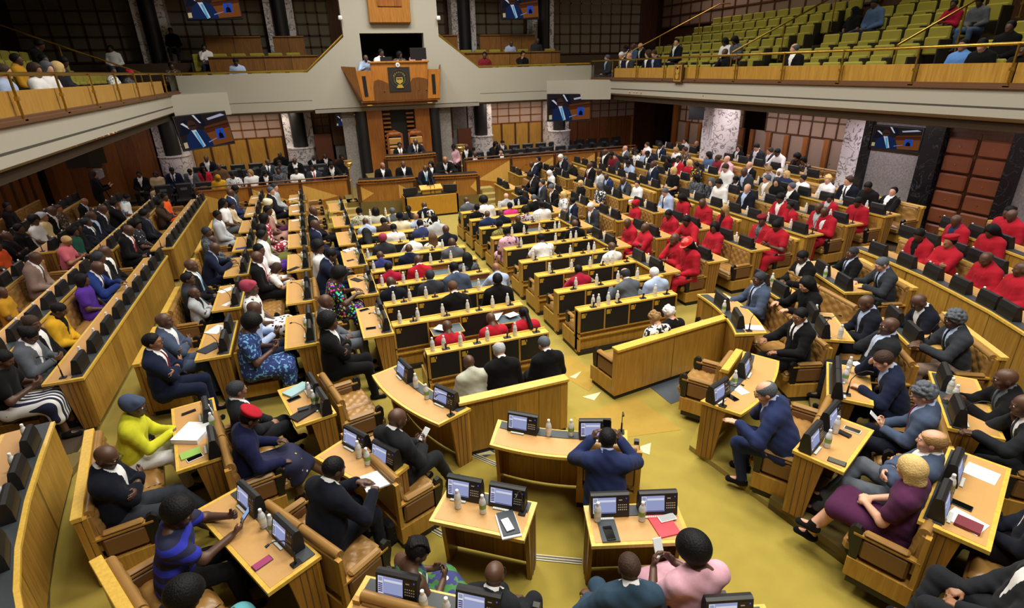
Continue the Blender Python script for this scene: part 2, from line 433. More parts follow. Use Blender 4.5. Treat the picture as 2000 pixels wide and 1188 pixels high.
def skel(q):
    P = dict(DEF); P.update(q)
    S = {}; hz = P['hipz']; pv = V3(0, 0, hz)
    R = rot(-P['lean'], P['side'], P['twist'])
    U = lambda *p: pv + R @ (np.array(p, float)-V3(0, 0, .50))
    S['R'] = R; S['U'] = U
    S['pel'] = pv; S['waist'] = U(0, .0, .68); S['chest'] = U(0, .01, .90); S['nb'] = U(0, -.01, 1.015)
    S['sr'] = U(.172, -.01, .955); S['sl'] = U(-.172, -.01, .955)
    HR = R @ rot(P['lean']*.6, 0, 0) @ rot(0, 0, P['turn']) @ rot(-P['nod'], P['tilt'], 0)
    hc = U(0, .02, 1.085) + HR @ V3(0, .015, .085)
    S['HR'] = HR; S['hc'] = hc
    if P.get('face'):                                   # a hand against the cheek, or on top of the head
        o, d, n_ = {'cheek': ((.075, .055, -.175), (-.25, .1, .95), (-.85, -.5, 0)), 'top': ((.085, .10, .0), (-.25, -.75, .6), (-.5, -.5, -.7))}[P['face']]
        P['rw'] = hc+HR @ V3(*o); P['rd'] = HR @ V3(*d); P['rn'] = HR @ V3(*n_)
    for sd, sg in (('r', 1), ('l', -1)):
        sh = S['s'+sd]; e, w = ik(sh, np.array(P[sd+'w'], float), np.array(P[sd+'e'], float)*V3(1, 1, 1))
        S['e'+sd] = e; S['w'+sd] = w
        S['h'+sd] = V3(.09*sg, .02, hz)
        S['k'+sd] = np.array(P[sd+'k'], float); S['a'+sd] = np.array(P[sd+'a'], float)
    S['P'] = P
    return S
def head_prims(S, detail):
    HR, hc = S['HR'], S['hc']; T = lambda *p: hc + HR @ np.array(p, float)
    L = [ell(T(0, -.012, .022), (.077, .096, .087), HR), ell(T(0, .03, -.035), (.057, .058, .075), HR, k=.03),
         cone(T(0, .05, -.08), T(0, .062, -.088), .03, .022, k=.03), cone(T(0, .085, .008), T(0, .099, -.026), .009, .0135, k=.012)]
    if detail:
        for s in (-1, 1):
            L += [ell(T(.077*s, -.008, -.012), (.010, .021, .032), HR, k=.008), ell(T(.031*s, .092, .006), (.017, .014, .011), HR, k=.012, op='x'),
                  cone(T(.012*s, .087, .022), T(.045*s, .078, .024), .008, .006, k=.012), ell(T(.04*s, .062, -.03), (.025, .022, .025), HR, k=.02)]
        L += [ell(T(0, .083, -.054), (.024, .010, .007), HR, k=.008), ell(T(0, .081, -.067), (.020, .010, .008), HR, k=.008)]
    return L
def trunk(S, f=1.0):
    U = S['U']; s = (1.18*f, .80*f, 1)
    return [cone(U(0, -.005, .49), U(0, .0, .66), .150, .138, (s[0], s[1]*1.05, 1), k=.06), cone(U(0, .0, .66), U(0, .012, .90), .138, .142, s, k=.06),
            cone(U(-.12, -.012, .955), U(.12, -.012, .955), .072, .072, k=.06), cone(U(-.075, -.02, .985), U(0, -.015, 1.045), .055, .05, k=.05), cone(U(.075, -.02, .985), U(0, -.015, 1.045), .055, .05, k=.05)]
def arm_prims(S, sd, g=1.0, upto=1.0, fore=1.0):
    sh, e, w = S['s'+sd], S['e'+sd], S['w'+sd]
    L = []
    if upto >= 1:
        L += [cone(sh, e, .062*g, .047*g, k=.04), cone(e, e+(w-e)*fore, .047*g, .031*g if fore >= 1 else .036*g, k=.03)]
    else: L += [cone(sh, sh+(e-sh)*upto, .064*g, .056*g, k=.04)]
    return L
def leg_prims(S, sd, g=1.0):
    h, k, a = S['h'+sd], S['k'+sd], S['a'+sd]
    return [cone(h, k, .092*g, .062*g, k=.05), cone(k, a, .058*g, .04*g, k=.03)]
def body_mesh(S, h, detail):
    U, P = S['U'], S['P']
    L = trunk(S, .93*P['fat']) + [cone(U(0, -.015, .98), S['hc']+S['HR'] @ V3(0, -.022, -.07), .056, .052, k=.035)] + head_prims(S, detail)
    for sd in 'rl':
        L += arm_prims(S, sd, .92) + leg_prims(S, sd, .92)
        a = S['a'+sd]; L.append(cone(a+V3(0, -.02, -.03), a+V3(0, .13, -.06), .036, .026, k=.03))
        w, e = S['w'+sd], S['e'+sd]
        L += hand(w, np.array(P[sd+'d'], float), np.array(P[sd+'n'], float), sd == 'r', P[sd+'c'])
    return sdf_mesh(L, h)
def vcut(S, zt=1.03, zb=.70, w=.072):
    R = S['R']; pv = S['pel']
    def f(X):
        q = (X-pv) @ R + V3(0, 0, .5)
        wd = np.clip((q[..., 2]-zb)/(zt-zb), 0, 1.3)*w
        return np.minimum(np.minimum(wd-np.abs(q[..., 0]), q[..., 1]-.03), q[..., 2]-zb).astype(np.float32)
    return f
def garment(S, kind, h):
    U, P, f = S['U'], S['P'], S['P']['fat']
    both = lambda g, **k: arm_prims(S, 'r', g, **k) + arm_prims(S, 'l', g, **k)
    fo = .0028 if h < .015 else .0022
    if kind == 'suit': return sdf_mesh(trunk(S, f)[:5] + both(1.08, fore=.95), h, vcut(S), .013, fo)
    if kind == 'shirt': return sdf_mesh(trunk(S, f) + both(1.0, fore=.95) + [cone(U(0, -.012, 1.03), U(0, -.006, 1.055), .062, .060, k=.01)], h, None, .010, fo)
    if kind == 'bust':
        c = lambda X: (.66-((X-S['pel']) @ S['R'] + V3(0, 0, .5))[..., 2]).astype(np.float32)
        return sdf_mesh(trunk(S, f*.985) + [cone(U(0, -.012, 1.03), U(0, -.004, 1.062), .062, .060, k=.01)], h, c, .009)
    if kind == 'tie':
        R, pv = S['R'], S['pel']
        def c(X):
            q = (X-pv) @ R + V3(0, 0, .5); z = q[..., 2]
            wd = .016+.022*np.clip((1.0-z)/.3, 0, 1)
            return np.maximum(np.maximum(np.abs(q[..., 0])-wd, .02-q[..., 1]), np.maximum(.70-z, z-1.035)).astype(np.float32)
        return sdf_mesh(trunk(S, f*.985), min(h, .011), c, .0165)
    if kind == 'top': return sdf_mesh(trunk(S, f)[:4] + both(1.12, upto=.62), h, None, .012, fo)
    if kind == 'robe': return sdf_mesh(trunk(S, f)[:5] + both(1.45, fore=.95), h, vcut(S, 1.03, .80, .06), .018, fo)
    if kind == 'sleeveless': return sdf_mesh(trunk(S, f)[:2] + [cone(U(-.09, -.012, .95), U(.09, -.012, .95), .07, .07, k=.05)], h, None, .012)
    if kind == 'trousers':
        L = [cone(U(0, -.005, .50), U(0, 0, .58), .15*f, .142*f, (1.18, .85, 1), k=.05)]
        for sd in 'rl': L += leg_prims(S, sd, 1.04)
        return sdf_mesh(L, h, None, .010, fo)
    if kind[:5] == 'skirt':
        ln = .02 if kind == 'skirtshort' else .45; g = .88 if kind == 'skirtshort' else 1
        L = [cone(U(0, -.005, .50), U(0, 0, .60), .15*f, .14*f, (1.18, .85, 1), k=.05)]
        a, b = S['kr'], S['kl']; m = (a+b)/2
        L += [cone(S['hr'], a, .10*g, .085*g, k=.06*g), cone(S['hl'], b, .10*g, .085*g, k=.06*g), cone((S['hr']+S['hl'])/2, m, .10*g, .085*g, (1.2, 1, 1), k=.06*g)]
        for sd in 'rl': L.append(cone(S['k'+sd], S['k'+sd]+(S['a'+sd]-S['k'+sd])*ln, .082*g, .085*g, k=.07*g))
        L.append(cone(m, m+((S['ar']+S['al'])/2-m)*ln, .08*g, .08*g, k=.07*g))
        return sdf_mesh(L, h, None, .012)
    if kind[:4] == 'shoe':
        L = []
        for sd in kind[4]:
            a = S['a'+sd]; d = a-S['k'+sd]; t = V3((a[0])*.25, 1, 0); t /= np.linalg.norm(t)
            L += [cone(a+V3(0, 0, -.055)-t*.03, a+t*.12+V3(0, 0, -.062), .036, .033, (1.05, 1, .8), k=.03), cone(a+V3(0, 0, -.01), a+V3(0, 0, -.04), .04, .042, k=.03)]
        return sdf_mesh(L, h, lambda X: (a[2]*0-.002-X[..., 2]+.002).astype(np.float32), .006)
def hair_mesh(kind, h):
    base = lambda g, dz=0: [ell((0, -.016, .024+dz), (.082+g, .100+g, .092+g), k=.02)]
    def line(z0=-.045, s=1.0, b=0):
        return lambda X: ((z0+np.maximum(0, X[..., 1]+.02)*s+b)-X[..., 2]).astype(np.float32)
    if kind == 'short': return sdf_mesh(base(.003), h, line())
    if kind == 'fringe': return sdf_mesh(base(.004)+[ell((0, .01, .118), (.07, .105, .075), k=.01, op='x')], h, line(-.05))
    if kind == 'crop': return sdf_mesh(base(.0005), h, line(-.05))
    if kind == 'afro': return sdf_mesh(base(.036, .012), h, line(-.07, 1.15))
    if kind == 'curly':
        rnd = random.Random(3); L = base(.008)
        for i in range(70):
            a = rnd.uniform(0, 2*PI); z = rnd.uniform(-.5, 1); r = math.sqrt(1-z*z)
            L.append(ell((.088*r*math.cos(a), -.016+.105*r*math.sin(a), .03+.098*z), (.02, .02, .02), k=.012))
        return sdf_mesh(L, h, line(-.05, 1.0))
    face = [ell((0, .13, -.04), (.066, .09, .105), k=.015, op='x')]
    if kind == 'bob': return sdf_mesh(base(.013) + [cone((-.055, -.03, 0), (-.06, -.02, -.09), .045, .04, k=.04), cone((.055, -.03, 0), (.06, -.02, -.09), .045, .04, k=.04), cone((0, -.06, 0), (0, -.07, -.10), .05, .05, (1.4, 1, 1), k=.04)] + face, h)
    if kind == 'long': return sdf_mesh(base(.012) + [cone((-.06, -.04, 0), (-.075, -.07, -.24), .045, .05, k=.05), cone((.06, -.04, 0), (.075, -.07, -.24), .045, .05, k=.05), cone((0, -.07, 0), (0, -.13, -.36), .06, .055, (1.5, .8, 1), k=.05)] + face, h)
    if kind == 'bun': return sdf_mesh(base(.004) + [ell((0, -.11, .05), (.045, .04, .045), k=.02)], h, line(-.06, .9))
    if kind == 'tail': return sdf_mesh(base(.005) + [ell((0, -.112, .03), (.03, .03, .03), k=.02), cone((0, -.125, .01), (.02, -.14, -.28), .03, .04, k=.03)], h, lambda X: np.where(X[..., 1] < -.07, -1, line(-.05, .95)(X)).astype(np.float32))
    if kind == 'braids':
        L = base(.005)
        for i in range(9):
            a = PI+PI*i/8; L.append(cone((.07*math.cos(a), -.02+.085*math.sin(a), .02), (.085*math.cos(a), -.02+.10*math.sin(a), -.2), .016, .012, k=.012))
        L.append(ell((.0, -.06, .10), (.05, .06, .03), k=.03))
        return sdf_mesh(L, h, lambda X: np.where(X[..., 2] < -.02, np.where(X[..., 1] < .03, -1, 1), line(-.05, 1)(X)).astype(np.float32))
    if kind == 'cornrow':
        L = base(.002)
        for i in range(-4, 5):
            for j in range(12):
                a = -.4+j*.26; L.append(ell((.017*i*(1-.25*abs(math.sin(a))), -.016+.097*math.cos(a), .024+.09*math.sin(a)+.004), (.010, .016, .012), k=.004))
        L += [ell((.0, -.07, .085), (.05, .05, .045), k=.02), ell((.01, -.10, .05), (.035, .03, .04), k=.02)]
        return sdf_mesh(L, h, line(-.055, 1.0))
    if kind == 'wrap': return sdf_mesh(base(.014) + [ell((0, -.075, .065), (.085, .08, .075), k=.04), cone((-.05, .045, .06), (.05, .03, .085), .03, .03, k=.03)], h, line(-.03, .75))
    if kind == 'hijab': return sdf_mesh(base(.012) + [cone((0, -.03, -.05), (0, -.01, -.18), .085, .12, k=.06)] + [ell((0, .12, -.03), (.058, .09, .085), k=.015, op='x')], h)
    if kind == 'beret': return sdf_mesh([ell((.015, -.02, .095), (.115, .12, .036), rot(-.12, .18, 0), k=.03), ell((0, -.016, .06), (.086, .10, .05), k=.03)], h)
    if kind == 'hat': return sdf_mesh([ell((0, -.015, .045), (.105, .125, .105), k=.02), ell((0, .075, .05), (.088, .085, .012), k=.015), ell((0, -.015, .05), (.112, .132, .012), k=.01), cone((0, -.11, .10), (0, .08, .12), .02, .02, k=.02)], h, lambda X: (.042-X[..., 2]).astype(np.float32))
def skinmat(c):
    col = {'d': srgb(84, 57, 44), 'm': srgb(142, 98, 72), 'l': srgb(206, 156, 130)}[c]
    return plain('skin_'+c, col, rough=.5, noise=.06, nscale=12)
PAL = dict(black=(15, 15, 17), robe=(11, 11, 13), navy=(24, 31, 54), dnavy=(18, 21, 33), charcoal=(30, 32, 37), dgrey=(48, 51, 58), grey=(86, 91, 100), lgrey=(168, 172, 178),
 lgreyw=(186, 186, 176), palegrey=(176, 178, 162), slate=(66, 78, 102), white=(228, 228, 230), cream=(226, 218, 190), beige=(196, 174, 138), tan=(160, 140, 112), taupe=(132, 112, 102), brown=(92, 66, 48),
 dbrown=(60, 44, 36), red=(168, 28, 44), crimson=(150, 22, 52), maroon=(112, 26, 38), hotpink=(206, 52, 124), pink=(206, 104, 118), pinkw=(206, 160, 176), rose=(158, 62, 84), rosegrey=(168, 128, 118),
 yellow=(206, 158, 36), acid=(200, 200, 48), mustard=(190, 140, 36), orange=(226, 92, 40), purple=(78, 44, 140), plum=(74, 34, 66), violet=(52, 54, 112), indigo=(52, 62, 104), blue=(36, 46, 84), royal=(32, 52, 112), sky=(110, 170, 214),
 sky2=(92, 140, 206), lblue=(164, 180, 214), teal=(52, 118, 128), aqua=(96, 168, 178), dgreen=(30, 72, 60), green=(60, 120, 60), olive=(96, 98, 50), denim=(70, 92, 128), blond=(206, 176, 116), dblond=(150, 118, 76),
 pale=(226, 206, 150), hatred=(216, 46, 44), hairred=(170, 20, 60), petrol=(46, 66, 84), inkblue=(24, 28, 62))
def C(n): return srgb(*PAL[n])
PRINTS = dict(pdots=('white', 'navy', 'v', 14, .33, 'mustard'), pyellow=('white', 'yellow', 'v', 13, .3, 'black'), predw=('crimson', 'white', 'n', 16, .45, None), pmulti=('black', 'orange', 'multi', 26, .42, None),
 pblue=('royal', 'sky', 'n', 26, .42, None), pgrey=('grey', 'dgrey', 'n', 24, .5, None), pgreyw=('white', 'grey', 'n', 30, .45, None), pnavy=('dnavy', 'white', 'v', 18, .22, None), pnavyw=('dnavy', 'white', 'n', 20, .46, None),
 pnavyd=('dnavy', 'grey', 'n', 20, .45, None), pcream=('cream', 'brown', 'n', 18, .42, None), pcreamg=('cream', 'olive', 'n', 18, .38, None), pbluew=('white', 'sky', 'n', 6, .45, None), pbrown=('dbrown', 'tan', 'n', 22, .42, None),
 pblack=('white', 'black', 'n', 20, .42, None), pdotw=('white', 'black', 'v', 14, .3, None), pyellowd=('black', 'yellow', 'n', 14, .45, None), pmint=('lgrey', 'maroon', 'n', 16, .45, None), pgreen=('olive', 'yellow', 'v', 30, .3, None),
 plilac=('pinkw', 'violet', 'n', 9, .4, None), pwhite=('white', 'lgrey', 'v', 60, .3, None), pbwflower=('black', 'white', 'n', 16, .5, None), psage=('palegrey', 'olive', 'n', 22, .42, None), ptribal=('violet', 'green', 'n', 9, .5, 'white'),
 pink2=('pinkw', 'pink', 'n', 3, .2, None), pdenimx=('inkblue', 'yellow', 'v', 9, .12, 'white'))
def cloth(n):
    if n in PAL: return plain('cloth_'+n, C(n), rough=.9, noise=.12, nscale=40, spec=.15, sheen=.03)
    if n == 'pstripe': return twotone('cloth_'+n, C('white'), C('inkblue'), 'stripe', 14, .5, axis='X')
    if n == 'pbluestripe': return twotone('cloth_'+n, C('inkblue'), srgb(34, 44, 170), 'stripe', 8.5, .5, axis='Z')
    a, b, k, s, t, c3 = PRINTS[n]
    return twotone('cloth_'+n, C(a), C(b), {'v': 'voronoi', 'n': 'noise', 'multi': 'multi'}[k], s, t, c3=C(c3) if c3 else None)
def hairmat(n): return plain('hair_'+n, C(n), rough=.6 if n != 'hatred' else .3, spec=.2 if n != 'hatred' else .5, noise=.35 if n != 'hatred' else .05, nscale=70, bump=.8 if n != 'hatred' else 0)
SK = {}; PM = {}
LODH = {'n': (.0095, .0125), 'm': (.0135, .0165), 'f': (.019, .022)}
def pm(pose, lod, part, extra=None):
    key = (pose, lod, part)
    if key not in PM:
        if pose not in SK: SK[pose] = skel(extra if extra is not None else POSES[pose])
        S = SK[pose]; hb, hg = LODH[lod]
        if part == 'body': me = body_mesh(S, hb, lod != 'f')
        elif part.startswith('hair_'):
            kk = ('*', lod, part)
            if kk not in PM: PM[kk] = hair_mesh(part[5:], {'n': .008, 'm': .011, 'f': .015}[lod]); PM[kk].materials.append(None)
            return PM[kk]
        else: me = garment(S, part, hg)
        me.materials.append(None)
        PM[key] = me
    return PM[key]
GL = {}
def glasses_mesh():
    if 'g' not in GL:
        m = MB()
        for s in (-1, 1):
            m.tube([(.033*s+.024*math.cos(a), .105, .004+.019*math.sin(a)) for a in [2*PI*i/12 for i in range(13)]], .0022, 5)
            m.tube([(.057*s, .103, .008), (.079*s, .05, .008), (.08*s, -.01, .004)], .0022, 5)
        m.tube([(-.01, .106, .008), (.01, .106, .008)], .0022, 5)
        GL['g'] = m.mesh('glasses', BLACKP)
    return GL['g']
def oneslot(o, mat):
    o.material_slots[0].link = 'OBJECT'; o.material_slots[0].material = mat
def eye_mesh():
    if 'e' not in GL:
        m = MB(); m.lathe([(.0001, .0118), (.006, .0102)], 10, mi=1); m.lathe([(.006, .0102), (.0102, .006), (.0118, 0), (.008, -.008), (.0001, -.0118)], 10)
        GL['e'] = m.mesh('eye', [plain('eye_white', srgb(225, 220, 214), .3), plain('eye_dark', srgb(24, 16, 12), .2)])
    return GL['e']
def person(loc, rz, sc, pose, lod, skin, hair, hc, top, tc, shirt, tie, bottom, label, group=None, extra=None, glasses=False, shoes='black'):
    o = link('person', pm(pose, lod, 'body', extra)); S = SK[pose]
    o.location = loc; o.rotation_euler = (0, 0, rz); o.scale = (sc,)*3
    oneslot(o, skinmat(skin)); tag(o, label, 'person', group)
    def part(name, key, mat):
        c = link(name, pm(pose, lod, key), o); oneslot(c, mat); return c
    HM = Matrix.Translation(Vector(S['hc'])) @ Matrix(S['HR'].tolist()).to_4x4()
    names = dict(wrap='headwrap', hijab='headscarf', beret='beret', hat='hard_hat')
    if hair != 'bald':
        c = part(names.get(hair, 'hair'), 'hair_'+hair, cloth(hc) if hair in ('wrap', 'hijab', 'beret') else hairmat(hc)); c.matrix_local = HM
        if hair in ('beret', 'hat'):
            c = part('hair', 'hair_crop' if hair == 'beret' else 'hair_long', hairmat('black')); c.matrix_local = HM
    if lod != 'f' and glasses:
        c = link('glasses', glasses_mesh(), o); c.matrix_local = HM
    if lod == 'n':
        for s in (-1, 1):
            c = link('eye', eye_mesh(), o); c.matrix_local = HM @ Matrix.Translation((.031*s, .078, .006)) @ Matrix.Rotation(-PI/2, 4, 'X')
    if top == 'suit':
        part('jacket', 'robe' if tc == 'robe' else 'suit', cloth(tc)); part('shirt', 'bust', cloth(shirt if shirt != '-' else 'white'))
        if tie != '-': part('tie', 'tie', cloth(tie))
    elif top == 'shirt': part('shirt', 'shirt', cloth(tc))
    elif top == 'sleeveless': part('dress_top', 'sleeveless', cloth(tc))
    else: part('blouse', 'top', cloth(tc))
    if (top in ('top', 'sleeveless') and bottom == tc) or bottom[0] == 'p' and bottom in PRINTS or bottom in ('pstripe', 'aqua'): part('skirt', 'skirtshort' if tc == 'plum' else 'skirt', cloth(bottom))
    else: part('trousers', 'trousers', cloth(bottom))
    if lod != 'f':
        for sd in 'rl': part('shoe', 'shoe'+sd, cloth(shoes))
    return o
# ------------------------------------------------------------------ furniture prototypes
def arcpt(w, sag):
    """points of a shallow arc: half width w/2, sag towards +y in the middle"""
    return [(-w/2+w*i/14, sag*(1-(2*i/14-1)**2)) for i in range(15)]
def make_desk(w, sag=0.0, wd=.46, drawer=True):
    """seated person is on the -y side, consoles stand along the +y edge; sag curves the whole desk"""
    def mk():
        r = root('desk'); n = 15 if sag else 2
        xs = [(-w/2+w*i/(n-1)) for i in range(n)]
        c = lambda x: sag*((1-(2*x/w)**2)-1) if sag else 0
        def band(y0, y1, z0, z1, x0=-w/2, x1=w/2):
            m = MB(); X = [x0+(x1-x0)*i/(n-1) for i in range(n)]
            A = [(x, y0+c(x), z1) for x in X]; B = [(x, y1+c(x), z1) for x in X]
            A0 = [(x, y0+c(x), z0) for x in X]; B0 = [(x, y1+c(x), z0) for x in X]
            m.strip(A, B); m.strip(B0, A0); m.strip(A0, A); m.strip(B, B0)
            m.add([A[0], B[0], B0[0], A0[0]], [(0, 1, 2, 3)]); m.add([A[-1], B[-1], B0[-1], A0[-1]], [(3, 2, 1, 0)])
            return m
        h = wd/2
        band(-h, h, .715, .75).build('desktop', EDGE, r)
        band(-h+.035, h-.15, .745, .7525, -w/2+.035, w/2-.035).build('leather_inlay', MATT, r)
        band(h-.15, h-.025, .746, .760, -w/2+.05, w/2-.05).build('console_strip', STRIP, r)
        band(h-.05, h-.02, .04, .72, -w/2+.01, w/2-.01).build('front_panel', HONEYP, r)
        for s in (-1, 1):
            m = MB(); x0, x1 = sorted((s*(w/2-.012), s*(w/2-.05))); y = c(w/2)
            m.add([(x0, -.06+y, .715), (x1, -.06+y, .715), (x1, h-.02+y, .715), (x0, h-.02+y, .715), (x0, .02+y, 0), (x1, .02+y, 0), (x1, h-.02+y, 0), (x0, h-.02+y, 0)],
                  [(0,1,2,3), (7,6,5,4), (0,4,5,1), (1,5,6,2), (2,6,7,3), (3,7,4,0)])
            for k in range(3):
                yy = .03+k*.055+y; m.box(s*(w/2-.013), s*(w/2-.008), yy, yy+.005, .0, .70, mi=1)
            m.build('end_panel', [HONEYB, GROOVE], r)
        if drawer:
            m = MB(); m.box(-w*.32, w*.32, -.14+c(0), .1+c(0), .64, .70); m.build('drawer', BROWN, r)
        return r
    return mk
def tuft(m, w, d, nx, ny, frame, depth=.02, mi=0):
    """buttoned leather: frame(u, v, h) -> point"""
    def f(u, v):
        a = u*nx; b = v*ny
        q = abs(math.sin(PI*(a+b)/1.0))*abs(math.sin(PI*(a-b)/1.0))
        e = min(u, 1-u)*w; g = min(v, 1-v)*d
        edge = min(1, min(e, g)/.035); edge = math.sqrt(max(0, 1-(1-edge)**2))
        return frame(u, v, edge*(.03+depth*q**.4)-.03)
    m.surf(f, int(nx*6), int(ny*6), mi)
def make_sofa(w, rail=False, arms=True, deep=.60, seats=2, leather=None, lod=1):
    """faces +y, back plane at y=-.30"""
    def mk():
        r = root('sofa'); le = leather or LEATHER
        m = MB(); m.box(-w/2, w/2, -.29, .20, .07, .27, b=.004); m.build('base', HONEY, r)
        m = MB(); m.box(-w/2+.01, w/2-.01, -.28, .17, 0, .07); m.build('kick_board', KICK, r)
        for k in range(seats):
            x0 = -w/2+.05+(w-.1)*k/seats; x1 = -w/2+.05+(w-.1)*(k+1)/seats
            m = MB(); m.box(x0+.004, x1-.004, -.16, .27, .27, .39, b=.03)
            if lod: tuft(m, x1-x0, .42, 3, 2.5, lambda u, v, h: (x0+.01+(x1-x0-.02)*u, -.15+.40*v, .425+h))
            else: m.box(x0+.01, x1-.01, -.15, .25, .38, .42, b=.02)
            m.build('seat_cushion', le, r)
            m = MB(); m.box(x0+.002, x1-.002, -.285, -.20, .34, .80, b=.03)
            if lod: tuft(m, x1-x0, .46, 3.5, 3, lambda u, v, h: (x0+.006+(x1-x0-.012)*u, -.185+.015+h-.035*v, .36+.45*v))
            else: m.box(x0+.006, x1-.006, -.21, -.17, .36, .80, b=.02)
            m.cyl((x0+.01, -.235, .80), (x1-.01, -.235, .80), .042, n=12)
            m.build('backrest', le, r)
        if rail:
            m = MB(); m.box(-w/2-.01, w/2+.01, -.36, -.27, .80, .85, b=.004); m.build('top_rail', EDGE, r)
            m = MB(); m.box(-w/2, w/2, -.345, -.295, .04, .80); m.build('back_panel', HONEYP, r)
        if arms:
            for s in (-1, 1):
                x = s*(w/2-.035)
                m = MB(); m.box(x-.03, x+.03, -.28, .20, .52, .545, b=.003); m.box(x-.028, x+.028, -.29, -.25, .27, .80); m.build('arm_frame', HONEY, r)
                m = MB(); m.box(x-.036, x+.036, -.20, .13, .545, .59, b=.018); m.build('arm_pad', le, r)
                m = MB(); m.box(x-.026, x+.026, -.22, .13, .30, .51, b=.02); m.build('side_cushion', DLEATHER, r)
                m = MB(); m.prism([(.13, .28), (.13, .53), (.16, .60), (.20, .61), (.235, .57), (.235, .48), (.20, .36), (.20, .28)], -.026, .026,
                                  M=Matrix(((0, 0, 1, x), (1, 0, 0, 0), (0, 1, 0, 0), (0, 0, 0, 1)))); m.build('arm_post', BLACKP, r)
        return r
    return mk
def make_bench(w, nf, opened=(), front=True):
    """centre bench: flaps on the -y face serve the row behind; seat on the +y side"""
    def mk():
        r = root('bench'); fw = (w-.03)/nf
        m = MB(); m.box(-w/2, w/2, 0, .17, .77, .80, b=.003); m.box(-w/2, w/2, .145, .17, .80, .812); m.build('ledge', EDGE, r)
        m = MB(); m.box(-w/2, w/2, .05, .13, .03, .77)
        for k in range(nf+1):
            x = -w/2+.015+fw*k; m.box(x-.013, x+.013, .004, .06, .39, .77)
        m.box(-w/2, w/2, .0, .06, .385, .405); m.box(-w/2, w/2, -.01, .06, .29, .315)
        m.build('cabinet', HONEY, r)
        for s in (-1, 1):
            m = MB(); x0, x1 = sorted((s*w/2, s*(w/2-.03)))
            m.box(x0, x1, .0, .17, .30, .77); m.box(x0, x1, -.012, .62, .07, .32); m.build('end_panel', HONEY, r)
            m = MB(); m.box(s*(w/2-.06)-.035, s*(w/2-.06)+.035, .2, .50, .55, .59, b=.015); m.build('arm_pad', LEATHER, r)
            m = MB(); m.prism([(.49, .30), (.49, .55), (.53, .60), (.58, .58), (.585, .45), (.56, .30)], -.02, .02,
                              M=Matrix(((0, 0, 1, s*(w/2-.06)), (1, 0, 0, 0), (0, 1, 0, 0), (0, 0, 0, 1)))); m.build('arm_post', BLACKP, r)
        m = MB(); m.box(-w/2+.005, w/2-.005, -.005, .60, 0, .07); m.build('kick_board', KICK, r)
        for k in range(nf):
            x0 = -w/2+.03+fw*k; x1 = x0+fw-.03
            if k in opened:
                m = MB(); m.box(x0, x1, -.30, .02, .65, .665, mi=0); m.box(x0+.012, x1-.012, -.288, .0, .6655, .668, mi=1)
                m.box(x0+.02, x0+.11, -.06, -.01, .6685, .672, mi=2); f = m.build('writing_flap', [EDGE, FLAPG, LATCH], r)
                m = MB(); m.box(x0, x1, .03, .045, .41, .77); m.build('recess', BROWN, r)
            else:
                m = MB(); m.box(x0, x1, .006, .03, .41, .755); f = m.build('writing_flap', FLAPB, r)
                m = MB(); m.box(x0+.015, x0+.085, -.002, .008, .665, .74); m.box(x0+.07, x0+.10, -.002, .008, .71, .74); m.build('latch', LATCH, f)
        m = MB(); m.box(-w/2+.03, w/2-.03, .20, .60, .32, .40, b=.02); m.build('seat_cushion', LEATHER, r)
        m = MB(); m.box(-w/2+.03, w/2-.03, .13, .21, .40, .76, b=.02); m.build('backrest', LEATHER, r)
        return r
    return mk
def make_console(screen):
    """slanted desk console; its screen faces -y"""
    def mk():
        r = root('desk_console'); w = .335
        m = MB(); sx = w/2
        P = [(-.055, .0), (-.055, .02), (-.012, .205), (.012, .215), (.045, .205), (.062, .12), (.062, 0)]
        m.prism(P, -sx, sx, M=Matrix(((0, 0, 1, 0), (1, 0, 0, 0), (0, 1, 0, 0), (0, 0, 0, 1))))
        m.build('housing', CONSB, r)
        if screen is None: return r
        F = lambda x, t, e=.0015: (x, -.055+.043*t-e*.97, .02+.185*t+e*.23)
        q = lambda m, x0, x1, t0, t1, mi, e=.0015: m.add([F(x0, t0, e), F(x1, t0, e), F(x1, t1, e), F(x0, t1, e)], [(0, 1, 2, 3)], mi)
        m = MB(); q(m, -.150, .052, .12, .90, 0)
        if screen == 'lit':
            q(m, -.148, -.108, .14, .88, 1, .002); q(m, -.143, -.113, .68, .85, 2, .0025); q(m, -.100, .048, .68, .78, 1, .002); q(m, -.100, .048, .14, .17, 3, .0025)
            for k in range(5): q(m, -.145, -.111, .2+k*.085, .255+k*.085, 3, .0026)
        m.build('screen', [emis('screen_lavender', srgb(170, 178, 224), .62), emis('screen_white', srgb(228, 228, 244), .7), emis('screen_crest', srgb(170, 176, 200), .6), emis('screen_menu_blue', srgb(70, 60, 140), .45)] if screen == 'lit' else
                [plain('dark_glass', srgb(20, 22, 28), .1)]*4, r)
        m = MB(); q(m, .06, .155, .12, .92, 0)
        for j in range(3):
            for i in range(5): q(m, .068+i*.017, .078+i*.017, .26+j*.12, .31+j*.12, 1 if (i, j) != (3, 2) else 2, .0026)
        q(m, .075, .105, .74, .79, 1, .0026); q(m, .138, .146, .80, .86, 3, .0026)
        m.build('key_pad', [BLACKP, plain('key_white', srgb(190, 190, 190), .5), plain('key_yellow', srgb(220, 200, 60), .5), emis('key_blue', srgb(60, 80, 255), 1.2)], r)
        m = MB(); m.box(-.12, .03, -.085, -.06, .0, .008)
        for k in range(9): m.box(-.118+k*.0165, -.106+k*.0165, -.083, -.063, .008, .0095, mi=1)
        m.build('voting_keys', [plain('key_strip', srgb(170, 176, 172), .5), plain('key_pale', srgb(222, 226, 222), .5)], r)
        return r
    return mk
